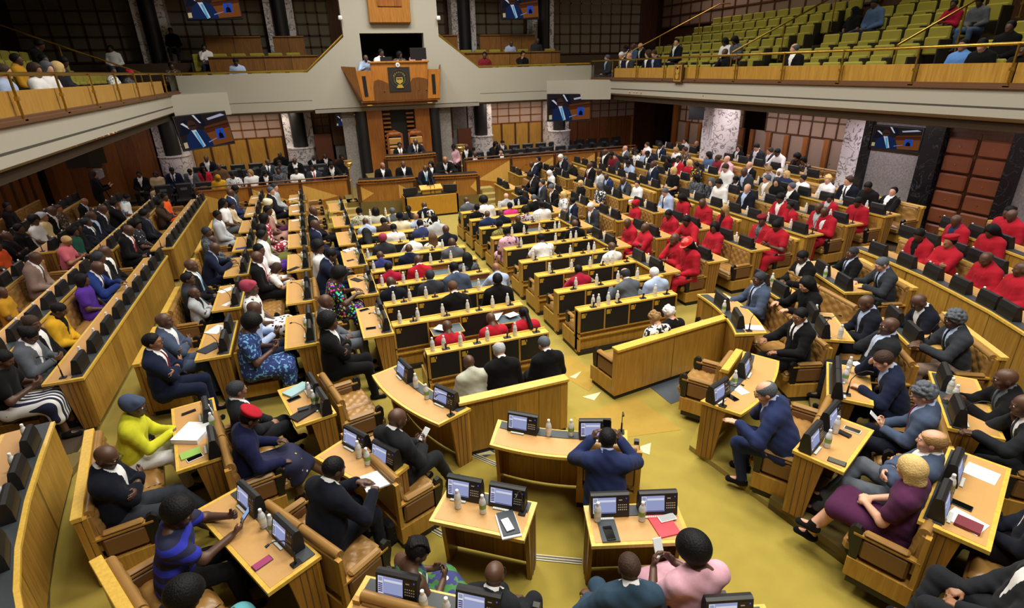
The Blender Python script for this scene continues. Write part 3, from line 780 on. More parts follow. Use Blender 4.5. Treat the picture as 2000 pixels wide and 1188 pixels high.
def make_bottle(lab):
    def mk():
        r = root('water_bottle')
        m = MB(); m.lathe([(.0001, .002), (.028, .003), (.031, .012), (.030, .03), (.0315, .045), (.030, .06), (.0315, .10), (.031, .125), (.024, .152), (.014, .172), (.0125, .185)], 12); m.build('bottle_body', PET, r)
        m = MB(); m.lathe([(.0150, .178), (.0155, .18), (.0155, .20), (.012, .205), (.0001, .205)], 10); m.build('cap', CAPW, r)
        m = MB(); m.lathe([(.0322, .062), (.0322, .108)], 12); m.build('label', lab, r)
        return r
    return mk
def make_mic(hh=.34, lean=.16):
    def mk():
        r = root('gooseneck_microphone')
        m = MB(); m.box(-.032, .032, -.04, .04, 0, .014, b=.004); m.build('base', BLACKP, r)
        m = MB(); m.cyl((0, 0, .012), (0, 0, .12), .011, .009, 8); m.tube([(0, 0, .12), (0, -.005, hh*.6), (0, -lean*.3, hh*.85), (0, -lean*.75, hh), (0, -lean, hh+.005)], .0045, 6); m.build('gooseneck', BLACKP, r)
        m = MB(); m.cyl((0, -lean+.002, hh+.005), (0, -lean-.03, hh-.002), .0095, .011, 8); m.build('capsule', BLACKP, r)
        return r
    return mk
def make_stub():
    r = root('ledge_microphone')
    m = MB(); m.box(-.055, .055, -.035, .035, 0, .012, b=.004); m.build('base', BLACKP, r)
    m = MB(); m.cyl((0, 0, .01), (0, -.012, .075), .013, .011, 8); m.cyl((0, -.012, .075), (0, -.03, .085), .02, .016, 8); m.build('capsule', BLACKP, r)
    return r
def make_theatre_seat():
    r = root('theatre_seat')
    m = MB(); m.box(-.24, .24, -.08, -.02, .34, .86, b=.03); m.build('backrest', SEATG, r)
    m = MB(); m.box(-.23, .23, -.015, .055, .30, .66, b=.025); m.build('folded_seat', SEATG, r)
    m = MB(); m.box(-.245, .245, -.10, -.075, .30, .84, b=.01); m.build('shell', SEATB, r)
    for s in (-1, 1):
        m = MB(); m.box(s*.262-.018, s*.262+.018, -.1, .28, .0, .60, b=.012); m.build('arm', SEATB, r)
    return r
def make_press_chair():
    r = root('black_chair')
    m = MB(); m.box(-.24, .24, -.06, .02, .42, .92, b=.035); m.build('backrest', PRESSL, r)
    m = MB(); m.box(-.10, .10, .018, .026, .70, .78, b=.003); m.build('back_panel', plain('grey_seat_label', srgb(96, 98, 104), .5), r)
    m = MB(); m.box(-.24, .24, .0, .42, .36, .46, b=.03); m.build('seat', PRESSL, r)
    m = MB(); m.cyl((0, .18, .04), (0, .18, .36), .035, n=8); m.cyl((0, .18, 0), (0, .18, .04), .2, .2, 12); m.build('pedestal', BLACKP, r)
    for s in (-1, 1):
        m = MB(); m.box(s*.255-.02, s*.255+.02, .0, .34, .58, .62, b=.01); m.box(s*.255-.015, s*.255+.015, .05, .09, .36, .58); m.build('armrest', PRESSL, r)
    return r
def flat(name, w, d, h, mat, loc, rz, label, cat, group=None, b=.0, extra=None):
    m = MB(); m.box(-w/2, w/2, -d/2, d/2, 0, h, b=b)
    mats = [mat]
    if extra:
        for (x0, x1, y0, y1, mt) in extra:
            mats.append(mt); m.box(x0, x1, y0, y1, h, h+.0012, mi=len(mats)-1)
    o = m.build(name, mats); o.location = loc; o.rotation_euler = (0, 0, rz)
    return tag(o, label, cat, group)
GLASSB = plain('phone_glass', srgb(12, 12, 14), .08)
def phone(loc, rz, label, case='black', lit=None, tilt=(0, 0), sc=1):
    r = root('phone', loc, rz, sc); r.rotation_euler = (tilt[0], tilt[1], rz)
    m = MB(); m.box(-.038, .038, -.077, .077, 0, .009, b=.003); m.build('case', plain('phone_case_'+case, C(case), .35), r)
    m = MB(); m.box(-.034, .034, -.070, .070, .009, .0096); m.build('screen', emis('phone_screen_'+lit[0], srgb(*lit[1]), .8) if lit else GLASSB, r)
    return tag(r, label, 'phone')
def tv(loc, size, M, label, group, depth=.07):
    """wall or ceiling screen showing the speaker; drawn in its own plane, x right, y up"""
    r = root('television'); r.matrix_world = M
    W, H = size
    m = MB(); m.box(-W/2-.03, W/2+.03, -H/2-.035, H/2+.03, -depth, 0, b=.008); m.build('bezel', BLACKP, r)
    m = MB(); mats = []
    def p(pts, col, s=.5, e=.002):
        mats.append(emis('tv_%d_%d_%d' % col, srgb(*col), s)); m.add([(x*W-W/2, y*H-H/2, e) for x, y in pts], [tuple(range(len(pts)))], len(mats)-1)
    p([(0, 0), (1, 0), (1, 1), (0, 1)], (44, 34, 34)); p([(.5, .55), (1, .66), (1, .74), (.5, .62)], (96, 52, 26), e=.003)
    p([(.46, 0), (1, .06), (1, .62), (.46, .52)], (128, 74, 36), e=.003); p([(.46, .40), (1, .52), (1, .62), (.46, .52)], (84, 42, 22), e=.004)
    p([(.62, .80), (.98, .9), (.9, .96), (.6, .86)], (190, 190, 215), e=.004)
    p([(.0, .40), (.10, .82), (.2, .9), (.24, .5)], (26, 28, 44), e=.003); p([(.08, .78), (.13, .8), (.24, .62), (.21, .6)], (228, 228, 235), e=.004)
    p([(.38, .8), (.42, 1), (.5, 1), (.56, .66), (.5, .6)], (26, 28, 44), e=.003); p([(.34, 1), (.38, 1), (.47, .74), (.44, .74)], (228, 228, 235), e=.004)
    p([(.04, 0), (.12, .38), (.22, .55), (.36, .58), (.5, .46), (.56, .2), (.58, 0)], (28, 44, 84), e=.005)
    p([(.24, .56), (.33, .56), (.42, .04), (.36, .0)], (214, 218, 230), e=.006); p([(.29, .5), (.33, .5), (.39, .02), (.35, .02)], (80, 176, 222), e=.007)
    p([(.28+.085*math.cos(a), .70+.155*math.sin(a)) for a in [2*PI*i/16 for i in range(16)]], (70, 46, 36), e=.006)
    p([(.22, .70), (.26, .70), (.34, .71), (.36, .71), (.34, .67), (.24, .67)], (26, 22, 24), e=.007)
    p([(.5, .12), (.68, .22), (.68, .235), (.5, .15)], (150, 160, 220), e=.008)
    p([(.70, .18), (.86, .20), (.86, .52), (.70, .50)], (34, 84, 200), e=.006); p([(.73, .2), (.83, .2), (.82, .34), (.79, .38), (.76, .38), (.74, .33)], (16, 18, 26), e=.007)
    p([(.785+.022*math.cos(a), .42+.04*math.sin(a)) for a in [2*PI*i/12 for i in range(12)]], (84, 60, 52), e=.008)
    p([(.02, .04), (.09, .05), (.09, .22), (.02, .21)], (206, 188, 140), e=.006)
    m.build('screen', mats, r)
    return tag(r, label, 'television', group)
# ------------------------------------------------------------------ where everything stands (metres)
UR=(0, 6.259, 7.333, 8.358, 9.798, 10.88, 11.873, 13.458)
ZR=(0, .05, .13, .22, .32, .42, .52, .64)
ZV=(0, .08, .18, .28, .38)
TIER=(((3.867, 4.5), (4.04, 3.378), (4.199, 2.229), (4.391, .851)), ((4.04, 3.378), (4.199, 2.229), (4.391, .851)), ((4.199, 2.229), (4.391, .851)))
TRIS=(((3.185,6.053),
(3.502,6.07),
(3.298,5.907)),
((3.256,6.626),
(3.499,6.71),
(3.322,6.55)),
((3.226,4.762),
(3.505,4.782),
(3.359,4.592)),
((3.497,7.366),
(3.422,7.206),
(3.357,7.366)),
((1.374,5.378),
(1.51,5.517),
(1.615,5.302)),
((4.62,5.702),
(5.613,5.903),
(5.724,6.156)))
GREYS=(((1.453, 5.485), (1.607, 5.501), (1.616, 5.344), (1.465, 5.289)), ((4.222, 6.004), (4.839, 6.006), (4.74, 5.504), (4.247, 5.421)), ((5.2, 6.074), (5.742, 6.24), (5.252, 5.835)))
OCHRES=(((2.852, 5.655), (3.89, 5.779), (4.021, 4.872), (2.993, 5.055)), ((3.575, 7.333), (3.689, 6.48), (3.343, 6.151), (3.141, 6.79)))
NOSES=(((1.468, 3.686), (1.875, 3.469)), ((.506, 4.554), (.707, 4.281)), ((1.305, 5.459), (1.563, 5.107)))
LD={'Q4': -1, 'Q5': -1, 'Q6': -1, 'QL': 1}
SPEAKER=(3.573, 18.257, 1.4)
BAGS=(((.34,4.469,0),.328,.4,.16,.26,'black briefcase standing beside the desk with the open notebook'),
((4.208,2.354,.18),1.931,.42,.12,.3,'black laptop bag leaning below the plum dress','bag',True))
GSEATS=(('right',1,11.62,3.47,1.571,20.0,6.55,(13.2,8.4)),
('right',2,12.47,3.8,1.571,20.0,7.11,(13.2,8.4)),
('right',3,13.32,4.13,1.571,20.0,7.67,(13.2,8.4)),
('right',4,14.17,4.46,1.571,20.0,8.23,(13.2,8.4)),
('right',5,15.02,4.79,1.571,20.0,8.79,(13.2,8.4)),
('right',6,15.87,5.12,1.571,20.0,11.03,(13.2,8.4)),
('left',1,-4.07,3.38,-1.571,19.6,10.63,(13.2,)),
('left',2,-4.92,3.66,-1.571,19.6,12.87,(13.2,)),
('left',3,-5.77,3.94,-1.571,19.6,15.11,(13.2,)),
('left',4,-6.62,4.22,-1.571,19.6,17.91,(13.2,)))
PZ=(.22, .42, .52)
BENB={'farthest left centre bench': (1.34,1.75),'farthest right centre bench': (4.38,4.77,4.81,5.19,5.36),'fifth left centre bench': (.88,2.01,2.43),'fifth right centre bench': (4.07,4.89,5.26,5.39),'fourth left centre bench': (.92,1.31,1.56,2.18,2.46),'fourth right centre bench': (3.97,4.36,4.8,5.22,5.35),'nearest left centre bench': (1.22,1.38,1.62,2.02,2.44),'nearest right centre bench': (3.97,4.07,4.25,4.42,5.14),'ninth left centre bench': (1.24,1.71,2.58),'second left centre bench': (.95,1.23,1.63,2.04,2.46,2.72),'second right centre bench': (4.07,4.48,4.91,5.31),'seventh right centre bench': (5.18,5.25),'sixth left centre bench': (.87,2.46),'sixth right centre bench': (4.19,4.49,4.88,5.28,5.39),'third left centre bench': (.99,1.26,1.54,2.48),'third right centre bench': (3.96,4.42,4.82,5.2,5.31)}
BC=((6.7,2.03,1.82,4,'nearest left centre bench'),
(7.8,1.89,2.14,4,'second left centre bench'),
(8.64,1.89,2.14,4,'third left centre bench'),
(9.54,1.89,2.14,4,'fourth left centre bench'),
(10.42,1.89,2.14,4,'fifth left centre bench'),
(11.28,1.89,2.14,4,'sixth left centre bench'),
(12.18,1.89,2.14,4,'seventh left centre bench'),
(13.08,1.89,2.14,4,'eighth left centre bench'),
(13.96,1.89,2.14,4,'ninth left centre bench'),
(7.19,4.605,1.85,4,'nearest right centre bench'),
(8.02,4.75,2.14,4,'second right centre bench'),
(8.92,4.75,2.14,4,'third right centre bench'),
(9.76,4.75,2.14,4,'fourth right centre bench'),
(10.7,4.75,2.14,4,'fifth right centre bench'),
(11.6,4.75,2.14,4,'sixth right centre bench'),
(12.52,4.75,2.14,4,'seventh right centre bench'),
(13.38,4.75,2.14,4,'eighth right centre bench'),
(14.85,1.89,2.14,4,'farthest left centre bench'),
(14.25,4.75,2.14,4,'farthest right centre bench'))
GBENCH=((-2.6,.9,22.42,4.3,'long wooden bench front,left balcony,lower row'),
(5.9,10.3,22.42,4.3,'long wooden bench front,right balcony,lower row'),
(-2.7,-.9,23.4,4.96,'short wooden bench front,left balcony,upper row'),
(-.5,.55,23.4,4.96,'wooden bench front by the marble column,left balcony'),
(5.3,6.3,23.4,4.96,'wooden bench front by the black drum,right balcony'),
(7.2,9.6,23.4,4.96,'wide wooden bench front,right balcony,upper row'))
CL1=((1.408, 18.55), (2.01, 18.394), (2.611, 18.328), (3.212, 18.35))
CL2=((3.819, 18.3), (4.187, 18.178), (4.555, 18.095), (4.924, 18.053), (5.292, 18.05))
SPK=((2.49, 19.5), (2.919, 19.41), (3.347, 19.38), (3.775, 19.41), (4.203, 19.5))
MACE=((1.202, 18.8, 1.798), (5.065, 19.2, 1.998))
TVS=((((.849,-.109,.517,-2.788),
(.527,.113,-.842,19.625),
(.034,.988,.153,2.853),
(0,0,0,1)),
(1.518,.939),'large tilted television hanging under the left gallery corner'),
(((.992,.045,-.116,9.655),
(-.12,.108,-.987,20.15),
(-.032,.993,.112,2.929),
(0,0,0,1)),
(1.67,.929),'large television hanging under the right gallery corner'),
(((1.0,-.028,-.003,-2.143),
(.0,.117,-.993,22.55),
(.028,.993,.117,6.533),
(0,0,0,1)),
(1.614,.87),'upper television above the left balcony'),
(((1.0,-.008,-.001,8.634),
(.0,.117,-.993,22.55),
(.008,.993,.117,6.557),
(0,0,0,1)),
(1.505,.857),'upper television above the right balcony'),
(((.999,.039,.0,1.529),
(.0,.0,-1.0,21.7),
(-.039,.999,.0,2.793),
(0,0,0,1)),
(.713,.43),'small television left of the throne apse'),
(((.87,.018,.493,5.066),
(.493,-.01,-.87,21.75),
(-.011,1.0,-.017,2.826),
(0,0,0,1)),
(.609,.48),'small television right of the throne apse'),
(((.0,.0,-1.0,13.0),
(-1.0,.011,.0,9.505),
(.011,1.0,.0,2.651),
(0,0,0,1)),
(1.18,.484),'wall television framed in black marble'))
CAMP=(-6.178, 20.6, .25)
SPKP=((-5.625, 17.5, 2.571), (-5.467, 18.2, 2.538), (12.6, 16.318, 2.905))
CAMM=((.939, .156, -.307, 0), (-.344, .363, -.866, 0), (-.024, .918, .395, 4.4), (0, 0, 0, 1))
DESKS=(('C1-1','nearest desk of the outer left column',-1.69,8.504,0,-1.571,1.26,0,'s'),
('C1-2','second desk of the outer left column',-1.69,10.339,0,-1.571,1.26,0,'s'),
('C1-3','third desk of the outer left column',-1.69,12.132,0,-1.571,1.26,0,'s'),
('C1-4','fourth desk of the outer left column',-1.69,13.908,0,-1.571,1.26,0,'s'),
('C1-5','fifth desk of the outer left column',-1.69,15.635,0,-1.571,1.26,0,'s'),
('C1-6','sixth desk of the outer left column',-1.69,17.391,0,-1.571,1.26,0,'s'),
('C1-7','seventh desk of the outer left column',-1.69,19.122,0,-1.571,1.26,0,'s'),
('C2-1','nearest desk of the middle left column',-.51,8.364,0,-1.571,1.2,0,'s'),
('C2-2','second desk of the middle left column',-.51,10.125,0,-1.571,1.2,0,'s'),
('C2-3','third desk of the middle left column',-.51,11.891,0,-1.571,1.2,0,'s'),
('C2-4','fourth desk of the middle left column',-.51,13.634,0,-1.571,1.2,0,'s'),
('C2-5','fifth desk of the middle left column',-.51,15.218,0,-1.571,1.2,0,'s'),
('C2-6','sixth desk of the middle left column',-.51,16.999,0,-1.571,1.2,0,'s'),
('C2-7','seventh desk of the middle left column',-.51,18.688,0,-1.571,1.2,0,'s'),
('C3-1','nearest desk of the inner left column',.59,8.253,0,-1.571,1.18,0,'s'),
('C3-2','second desk of the inner left column',.59,9.991,0,-1.571,1.18,0,'s'),
('C3-3','third desk of the inner left column',.59,11.694,0,-1.571,1.18,0,'s'),
('C3-4','fourth desk of the inner left column',.59,13.33,0,-1.571,1.18,0,'s'),
('C3-5','fifth desk of the inner left column',.59,15.049,0,-1.571,1.18,0,'s'),
('C3-6','sixth desk of the inner left column',.59,16.792,0,-1.571,1.18,0,'s'),
('NL1','desk with heaped white papers',-1.637,6.034,0,-1.368,1.33,0,'s'),
('NL2','desk with the ribbed black case',-.478,6.201,0,-1.337,.94,0,'s'),
('NL3','desk with the open notebook',.027,4.806,0,-.972,.91,0,'s'),
('NL4','desk with the red lit phone',-.939,4.186,0,-1.055,1.36,0,'s'),
('D1','desk with the marbled phone',.99,3.688,0,-.636,.87,0,'s'),
('D2','desk with the red tablet cover',2.173,3.074,0,-.321,.84,0,'s'),
('NC1','empty curved desk left of the centre',.748,5.872,0,-1.188,1.51,-.1,'c'),
('NC2','curved desk in the middle of the carpet',2.013,4.33,0,-.524,1.43,-.1,'c'),
('NR1','curved desk of the blue suit and glasses',4.618,4.45,.07,.543,1.5,-.1,'c'),
('NR2','desk of the head-holding navy suit',5.566,3.923,.15,.736,.87,0,'s'),
('NR3','desk with the small black keyboard',4.501,3.17,.15,.411,.9,0,'s'),
('NR4','desk with the burgundy book',4.821,2.146,.23,.437,1.28,0,'s'),
('NR5','right edge desk of the outstretched hands',6.204,3.082,.23,.743,1.24,0,'s'),
('NR6','curved desk at the right block corner',5.878,6.192,.07,1.269,1.53,-.1,'c'),
('NR7','desk of the curly haired black jacket',7.02,6.534,.15,1.372,.89,0,'s'),
('NR8','desk with the yellow magazine',8.146,6.484,.23,1.238,1.55,0,'s'),
('NR9','desk with the charging phone',6.578,5.176,.15,1.013,.94,0,'s'),
('NR10','desk of the white bearded grey jacket',7.315,4.446,.23,1.043,.94,0,'s'),
('D3','desk at the bottom edge,left',.279,2.852,0,-.606,1.19,0,'s'),
('D4','desk at the bottom edge,right',2.209,1.949,0,-.301,.73,0,'s'),
('R1-1','nearest desk,first row of the right block',6.029,8.72,.05,1.571,1.22,0,'s'),
('R1-2','second desk,first row of the right block',6.029,10.46,.05,1.571,1.22,0,'s'),
('R1-3','third desk,first row of the right block',6.029,12.19,.05,1.571,1.22,0,'s'),
('R1-4','fourth desk,first row of the right block',6.029,13.83,.05,1.571,1.22,0,'s'),
('R1-5','fifth desk,first row of the right block',6.029,15.54,.05,1.571,1.22,0,'s'),
('R1-6','sixth desk,first row of the right block',6.029,17.25,.05,1.571,1.22,0,'s'),
('R2-1','nearest desk,second row of the right block',7.103,8.71,.13,1.571,1.22,0,'s'),
('R2-2','second desk,second row of the right block',7.103,10.46,.13,1.571,1.22,0,'s'),
('R2-3','third desk,second row of the right block',7.103,12.11,.13,1.571,1.22,0,'s'),
('R2-4','fourth desk,second row of the right block',7.103,13.81,.13,1.571,1.22,0,'s'),
('R2-5','fifth desk,second row of the right block',7.103,15.51,.13,1.571,1.22,0,'s'),
('R2-6','sixth desk,second row of the right block',7.103,17.21,.13,1.571,1.22,0,'s'),
('R2-7','seventh desk,second row of the right block',7.103,18.91,.13,1.571,1.22,0,'s'),
('R3-1','nearest desk,third row of the right block',8.128,8.73,.22,1.571,1.22,0,'s'),
('R3-2','second desk,third row of the right block',8.128,10.41,.22,1.571,1.22,0,'s'),
('R3-3','third desk,third row of the right block',8.128,12.11,.22,1.571,1.22,0,'s'),
('R3-4','fourth desk,third row of the right block',8.128,13.81,.22,1.571,1.22,0,'s'),
('R3-5','fifth desk,third row of the right block',8.128,15.51,.22,1.571,1.22,0,'s'),
('R3-6','sixth desk,third row of the right block',8.128,17.21,.22,1.571,1.22,0,'s'),
('R3-7','seventh desk,third row of the right block',8.128,18.81,.22,1.571,1.22,0,'s'),
('R4-a','near part of the right block fourth row',9.568,10.45,.32,1.571,4.5,0,'l'),
('R4-b','far part of the right block fourth row',9.568,16.35,.32,1.571,5.7,0,'l'),
('R5-a','near part of the right block fifth row',10.65,10.45,.42,1.571,4.5,0,'l'),
('R5-b','far part of the right block fifth row',10.65,16.4,.42,1.571,5.6,0,'l'),
('R6-a','near part of the right block sixth row',11.643,10.425,.52,1.571,4.55,0,'l'),
('R6-b','far part of the right block sixth row',11.643,16.4,.52,1.571,5.6,0,'l'),
('R7-a','near part of the right block wall row',13.228,13.4,.64,1.571,4.0,0,'l'),
('R7-b','far part of the right block wall row',13.228,18.05,.64,1.571,2.7,0,'l'),
('V1-a','near part of the raised left first row',-3.4,10.525,.08,-1.571,5.55,0,'l'),
('V1-b','far part of the raised left first row',-3.4,16.75,.08,-1.571,5.7,0,'l'),
('V2-a','near part of the raised left second row',-4.53,10.85,.18,-1.571,4.9,0,'l'),
('V2-b','far part of the raised left second row',-4.53,16.75,.18,-1.571,5.7,0,'l'),
('V3-a','near part of the raised left third row',-5.58,10.95,.28,-1.571,4.7,0,'l'),
('V3-b','far part of the raised left third row',-5.58,16.75,.28,-1.571,5.7,0,'l'),
('V4-b','far part of the raised left fourth row',-6.63,16.75,.38,-1.571,5.7,0,'l'))
SOFAX=((-.01,18.35,0,-1.571,1.18,False,2,'empty tan sofa nearest the podium steps'),
(.062,6.35,0,-1.337,.92,False,2,'empty tan buttoned sofa behind the ribbed black case'),
(2.566,4.222,0,-.524,.66,False,1,'tan seat under the bright blue suit'),
(4.501,5.119,.07,.593,.62,True,1,'tan single sofa with a white sheet on its seat'),
(10.129,6.346,.32,1.367,1.76,False,2,'curved tan sofa section of the first red row,first from the far end'),
(9.679,4.777,.32,1.204,1.5,False,2,'curved tan sofa section of the first red row,second from the far end'),
(8.924,3.313,.32,.998,1.73,False,2,'curved tan sofa section of the first red row,third from the far end'),
(11.229,6.395,.42,1.366,1.43,False,2,'curved tan sofa section of the second red row,first from the far end'),
(10.775,4.954,.42,1.171,1.52,False,2,'curved tan sofa section of the second red row,second from the far end'),
(12.118,6.298,.52,1.302,1.34,True,2,'curved tan sofa section of the last red row,first from the far end'),
(11.666,4.968,.52,1.19,1.51,True,2,'curved tan sofa section of the last red row,second from the far end'),
(-3.803,5.878,.08,-1.397,1.56,False,2,'curved tan sofa section at the lower left edge,first from the far end'),
(-3.496,4.515,.08,-1.291,1.29,False,2,'curved tan sofa section at the lower left edge,second from the far end'),
(-2.949,3.174,.08,-1.091,1.52,False,2,'curved tan sofa section at the lower left edge,third from the far end'),
(-.354,4.162,0,-.972,1.15,False,2,'tan buttoned leather sofa behind the desk with the open notebook'),
(.348,4.878,0,-1.188,1.15,False,2,'tan sofa of the charcoal suit with a phone'),
(-1.11,5.742,0,-1.337,1.26,False,2,'tan buttoned leather sofa behind the desk with the ribbed black case'),
(-2.257,5.652,0,-1.368,1.55,True,2,'tan buttoned leather sofa behind the desk with heaped white papers'),
(-1.452,3.734,0,-1.055,1.54,True,2,'tan buttoned leather sofa behind the desk with the red lit phone'),
(.5,2.993,0,-.636,1.33,False,2,'tan buttoned leather sofa behind the desk with the marbled phone'),
(1.934,2.33,0,-.321,1.15,False,2,'tan buttoned leather sofa behind the desk with the red tablet cover'),
(4.565,3.722,.07,.543,1.15,False,2,'tan sofa of the blue suit and glasses,half empty'),
(4.473,2.406,.15,.411,1.15,False,2,'tan buttoned leather sofa behind the desk with the small black keyboard'),
(5.661,3.264,.15,.736,1.37,False,2,'tan buttoned leather sofa behind the desk of the head-holding navy suit'),
(6.273,2.538,.23,.743,1.15,False,2,'tan buttoned leather sofa behind the right edge desk of the outstretched hands'),
(4.461,1.52,.23,.437,1.51,False,2,'tan buttoned leather sofa behind the desk with the burgundy book'),
(6.165,5.684,.07,1.269,2.0,False,2,'tan buttoned leather sofa behind the curved desk at the right block corner'),
(7.329,6.232,.15,1.372,1.77,False,2,'tan buttoned leather sofa behind the desk of the curly haired black jacket'),
(8.553,6.182,.23,1.238,1.45,True,2,'tan buttoned leather sofa behind the desk with the yellow magazine'),
(6.685,4.564,.15,1.013,1.45,False,2,'tan buttoned leather sofa behind the desk with the charging phone'),
(7.505,4.179,.23,1.043,1.33,True,2,'tan buttoned leather sofa behind the desk of the white bearded grey jacket'))
CONS=list((('NL1',(-.184,.495),'dark',('black console,left one on the desk with heaped white papers','black console,right one on the desk with heaped white papers')),
('NL2',(-.122,.3),'dark',('black console,left one on the desk with the ribbed black case','black console,right one on the desk with the ribbed black case')),
('NL3',(-.206,.241),'lit',('lit console,left one on the desk with the open notebook','lit console,right one on the desk with the open notebook')),
('NL4',(-.304,.346),'lit',('lit console,left one on the desk with the red lit phone','lit console,right one on the desk with the red lit phone')),
('D1',(-.225,.186),'lit',('lit console,left one on the desk with the marbled phone','lit console,right one on the desk with the marbled phone')),
('D2',(-.211,.213),'lit',('lit console,left one on the desk with the red tablet cover','lit console,right one on the desk with the red tablet cover')),
('D3',(-.257,.377),'lit',('lit console,left one on the desk at the bottom edge,left','lit console,right one on the desk at the bottom edge,left')),
('D4',(.034,),'lit',('lit console,only one seen on the desk at the bottom edge,right',)),
('NC1',(-.382,.486),'lit',('lit console,left one on the empty curved desk left of the centre','lit console,right one on the empty curved desk left of the centre')),
('NC2',(-.4,.371),'lit',('lit console,left one on the curved desk in the middle of the carpet','lit console,right one on the curved desk in the middle of the carpet')),
('NR1',(.179,-.58),'lit',('lit console,right one on the curved desk of the blue suit and glasses','lit console,left one on the curved desk of the blue suit and glasses')),
('NR2',(.039,-.307),'lit',('lit console,left one on the desk of the head-holding navy suit','lit console,right one on the desk of the head-holding navy suit')),
('NR3',(.237,-.256),'lit',('lit console,right one on the desk with the small black keyboard','lit console,left one on the desk with the small black keyboard')),
('NR4',(.16,-.403),'lit',('lit console,right one on the desk with the burgundy book','lit console,left one on the desk with the burgundy book')),
('NR5',(.304,-.421),'dark',('black console,left one on the right edge desk of the outstretched hands','black console,right one on the right edge desk of the outstretched hands')),
('NR6',(.199,-.467),'dark',('black console,left one on the curved desk at the right block corner','black console,right one on the curved desk at the right block corner')),
('NR7',(.275,-.275),'dark',('black console,left one on the desk of the curly haired black jacket','black console,right one on the desk of the curly haired black jacket')),
('NR8',(.098,-.554),'dark',('black console,left one on the desk with the yellow magazine','black console,right one on the desk with the yellow magazine')),
('NR9',(.186,-.3),'dark',('black console,left one on the desk with the charging phone','black console,right one on the desk with the charging phone')),
('NR10',(.283,-.264),'dark',('black console,left one on the desk of the white bearded grey jacket','black console,right one on the desk of the white bearded grey jacket'))))
MICS=list((('NL4',.597,.053,'gooseneck microphone on the desk with the red lit phone'),
('D1',.339,.066,'gooseneck microphone on the desk with the marbled phone'),
('NC2',.652,.277,'gooseneck microphone on the curved desk in the middle of the carpet'),
('NC1',.705,.075,'gooseneck microphone on the empty curved desk left of the centre'),
('NR1',-.71,.087,'gooseneck microphone on the curved desk of the blue suit and glasses'),
('NR2',-.325,.028,'gooseneck microphone on the desk of the head-holding navy suit'),
('NR6',-.681,.095,'gooseneck microphone on the curved desk at the right block corner'),
('NR10',-.358,-.002,'gooseneck microphone on the desk of the white bearded grey jacket'),
('NR7',-.362,.019,'gooseneck microphone on the desk of the curly haired black jacket'),
('NR5',-.58,.153,'gooseneck microphone on the right edge desk of the outstretched hands'),
('NR9',-.43,.176,'gooseneck microphone on the desk with the charging phone')))
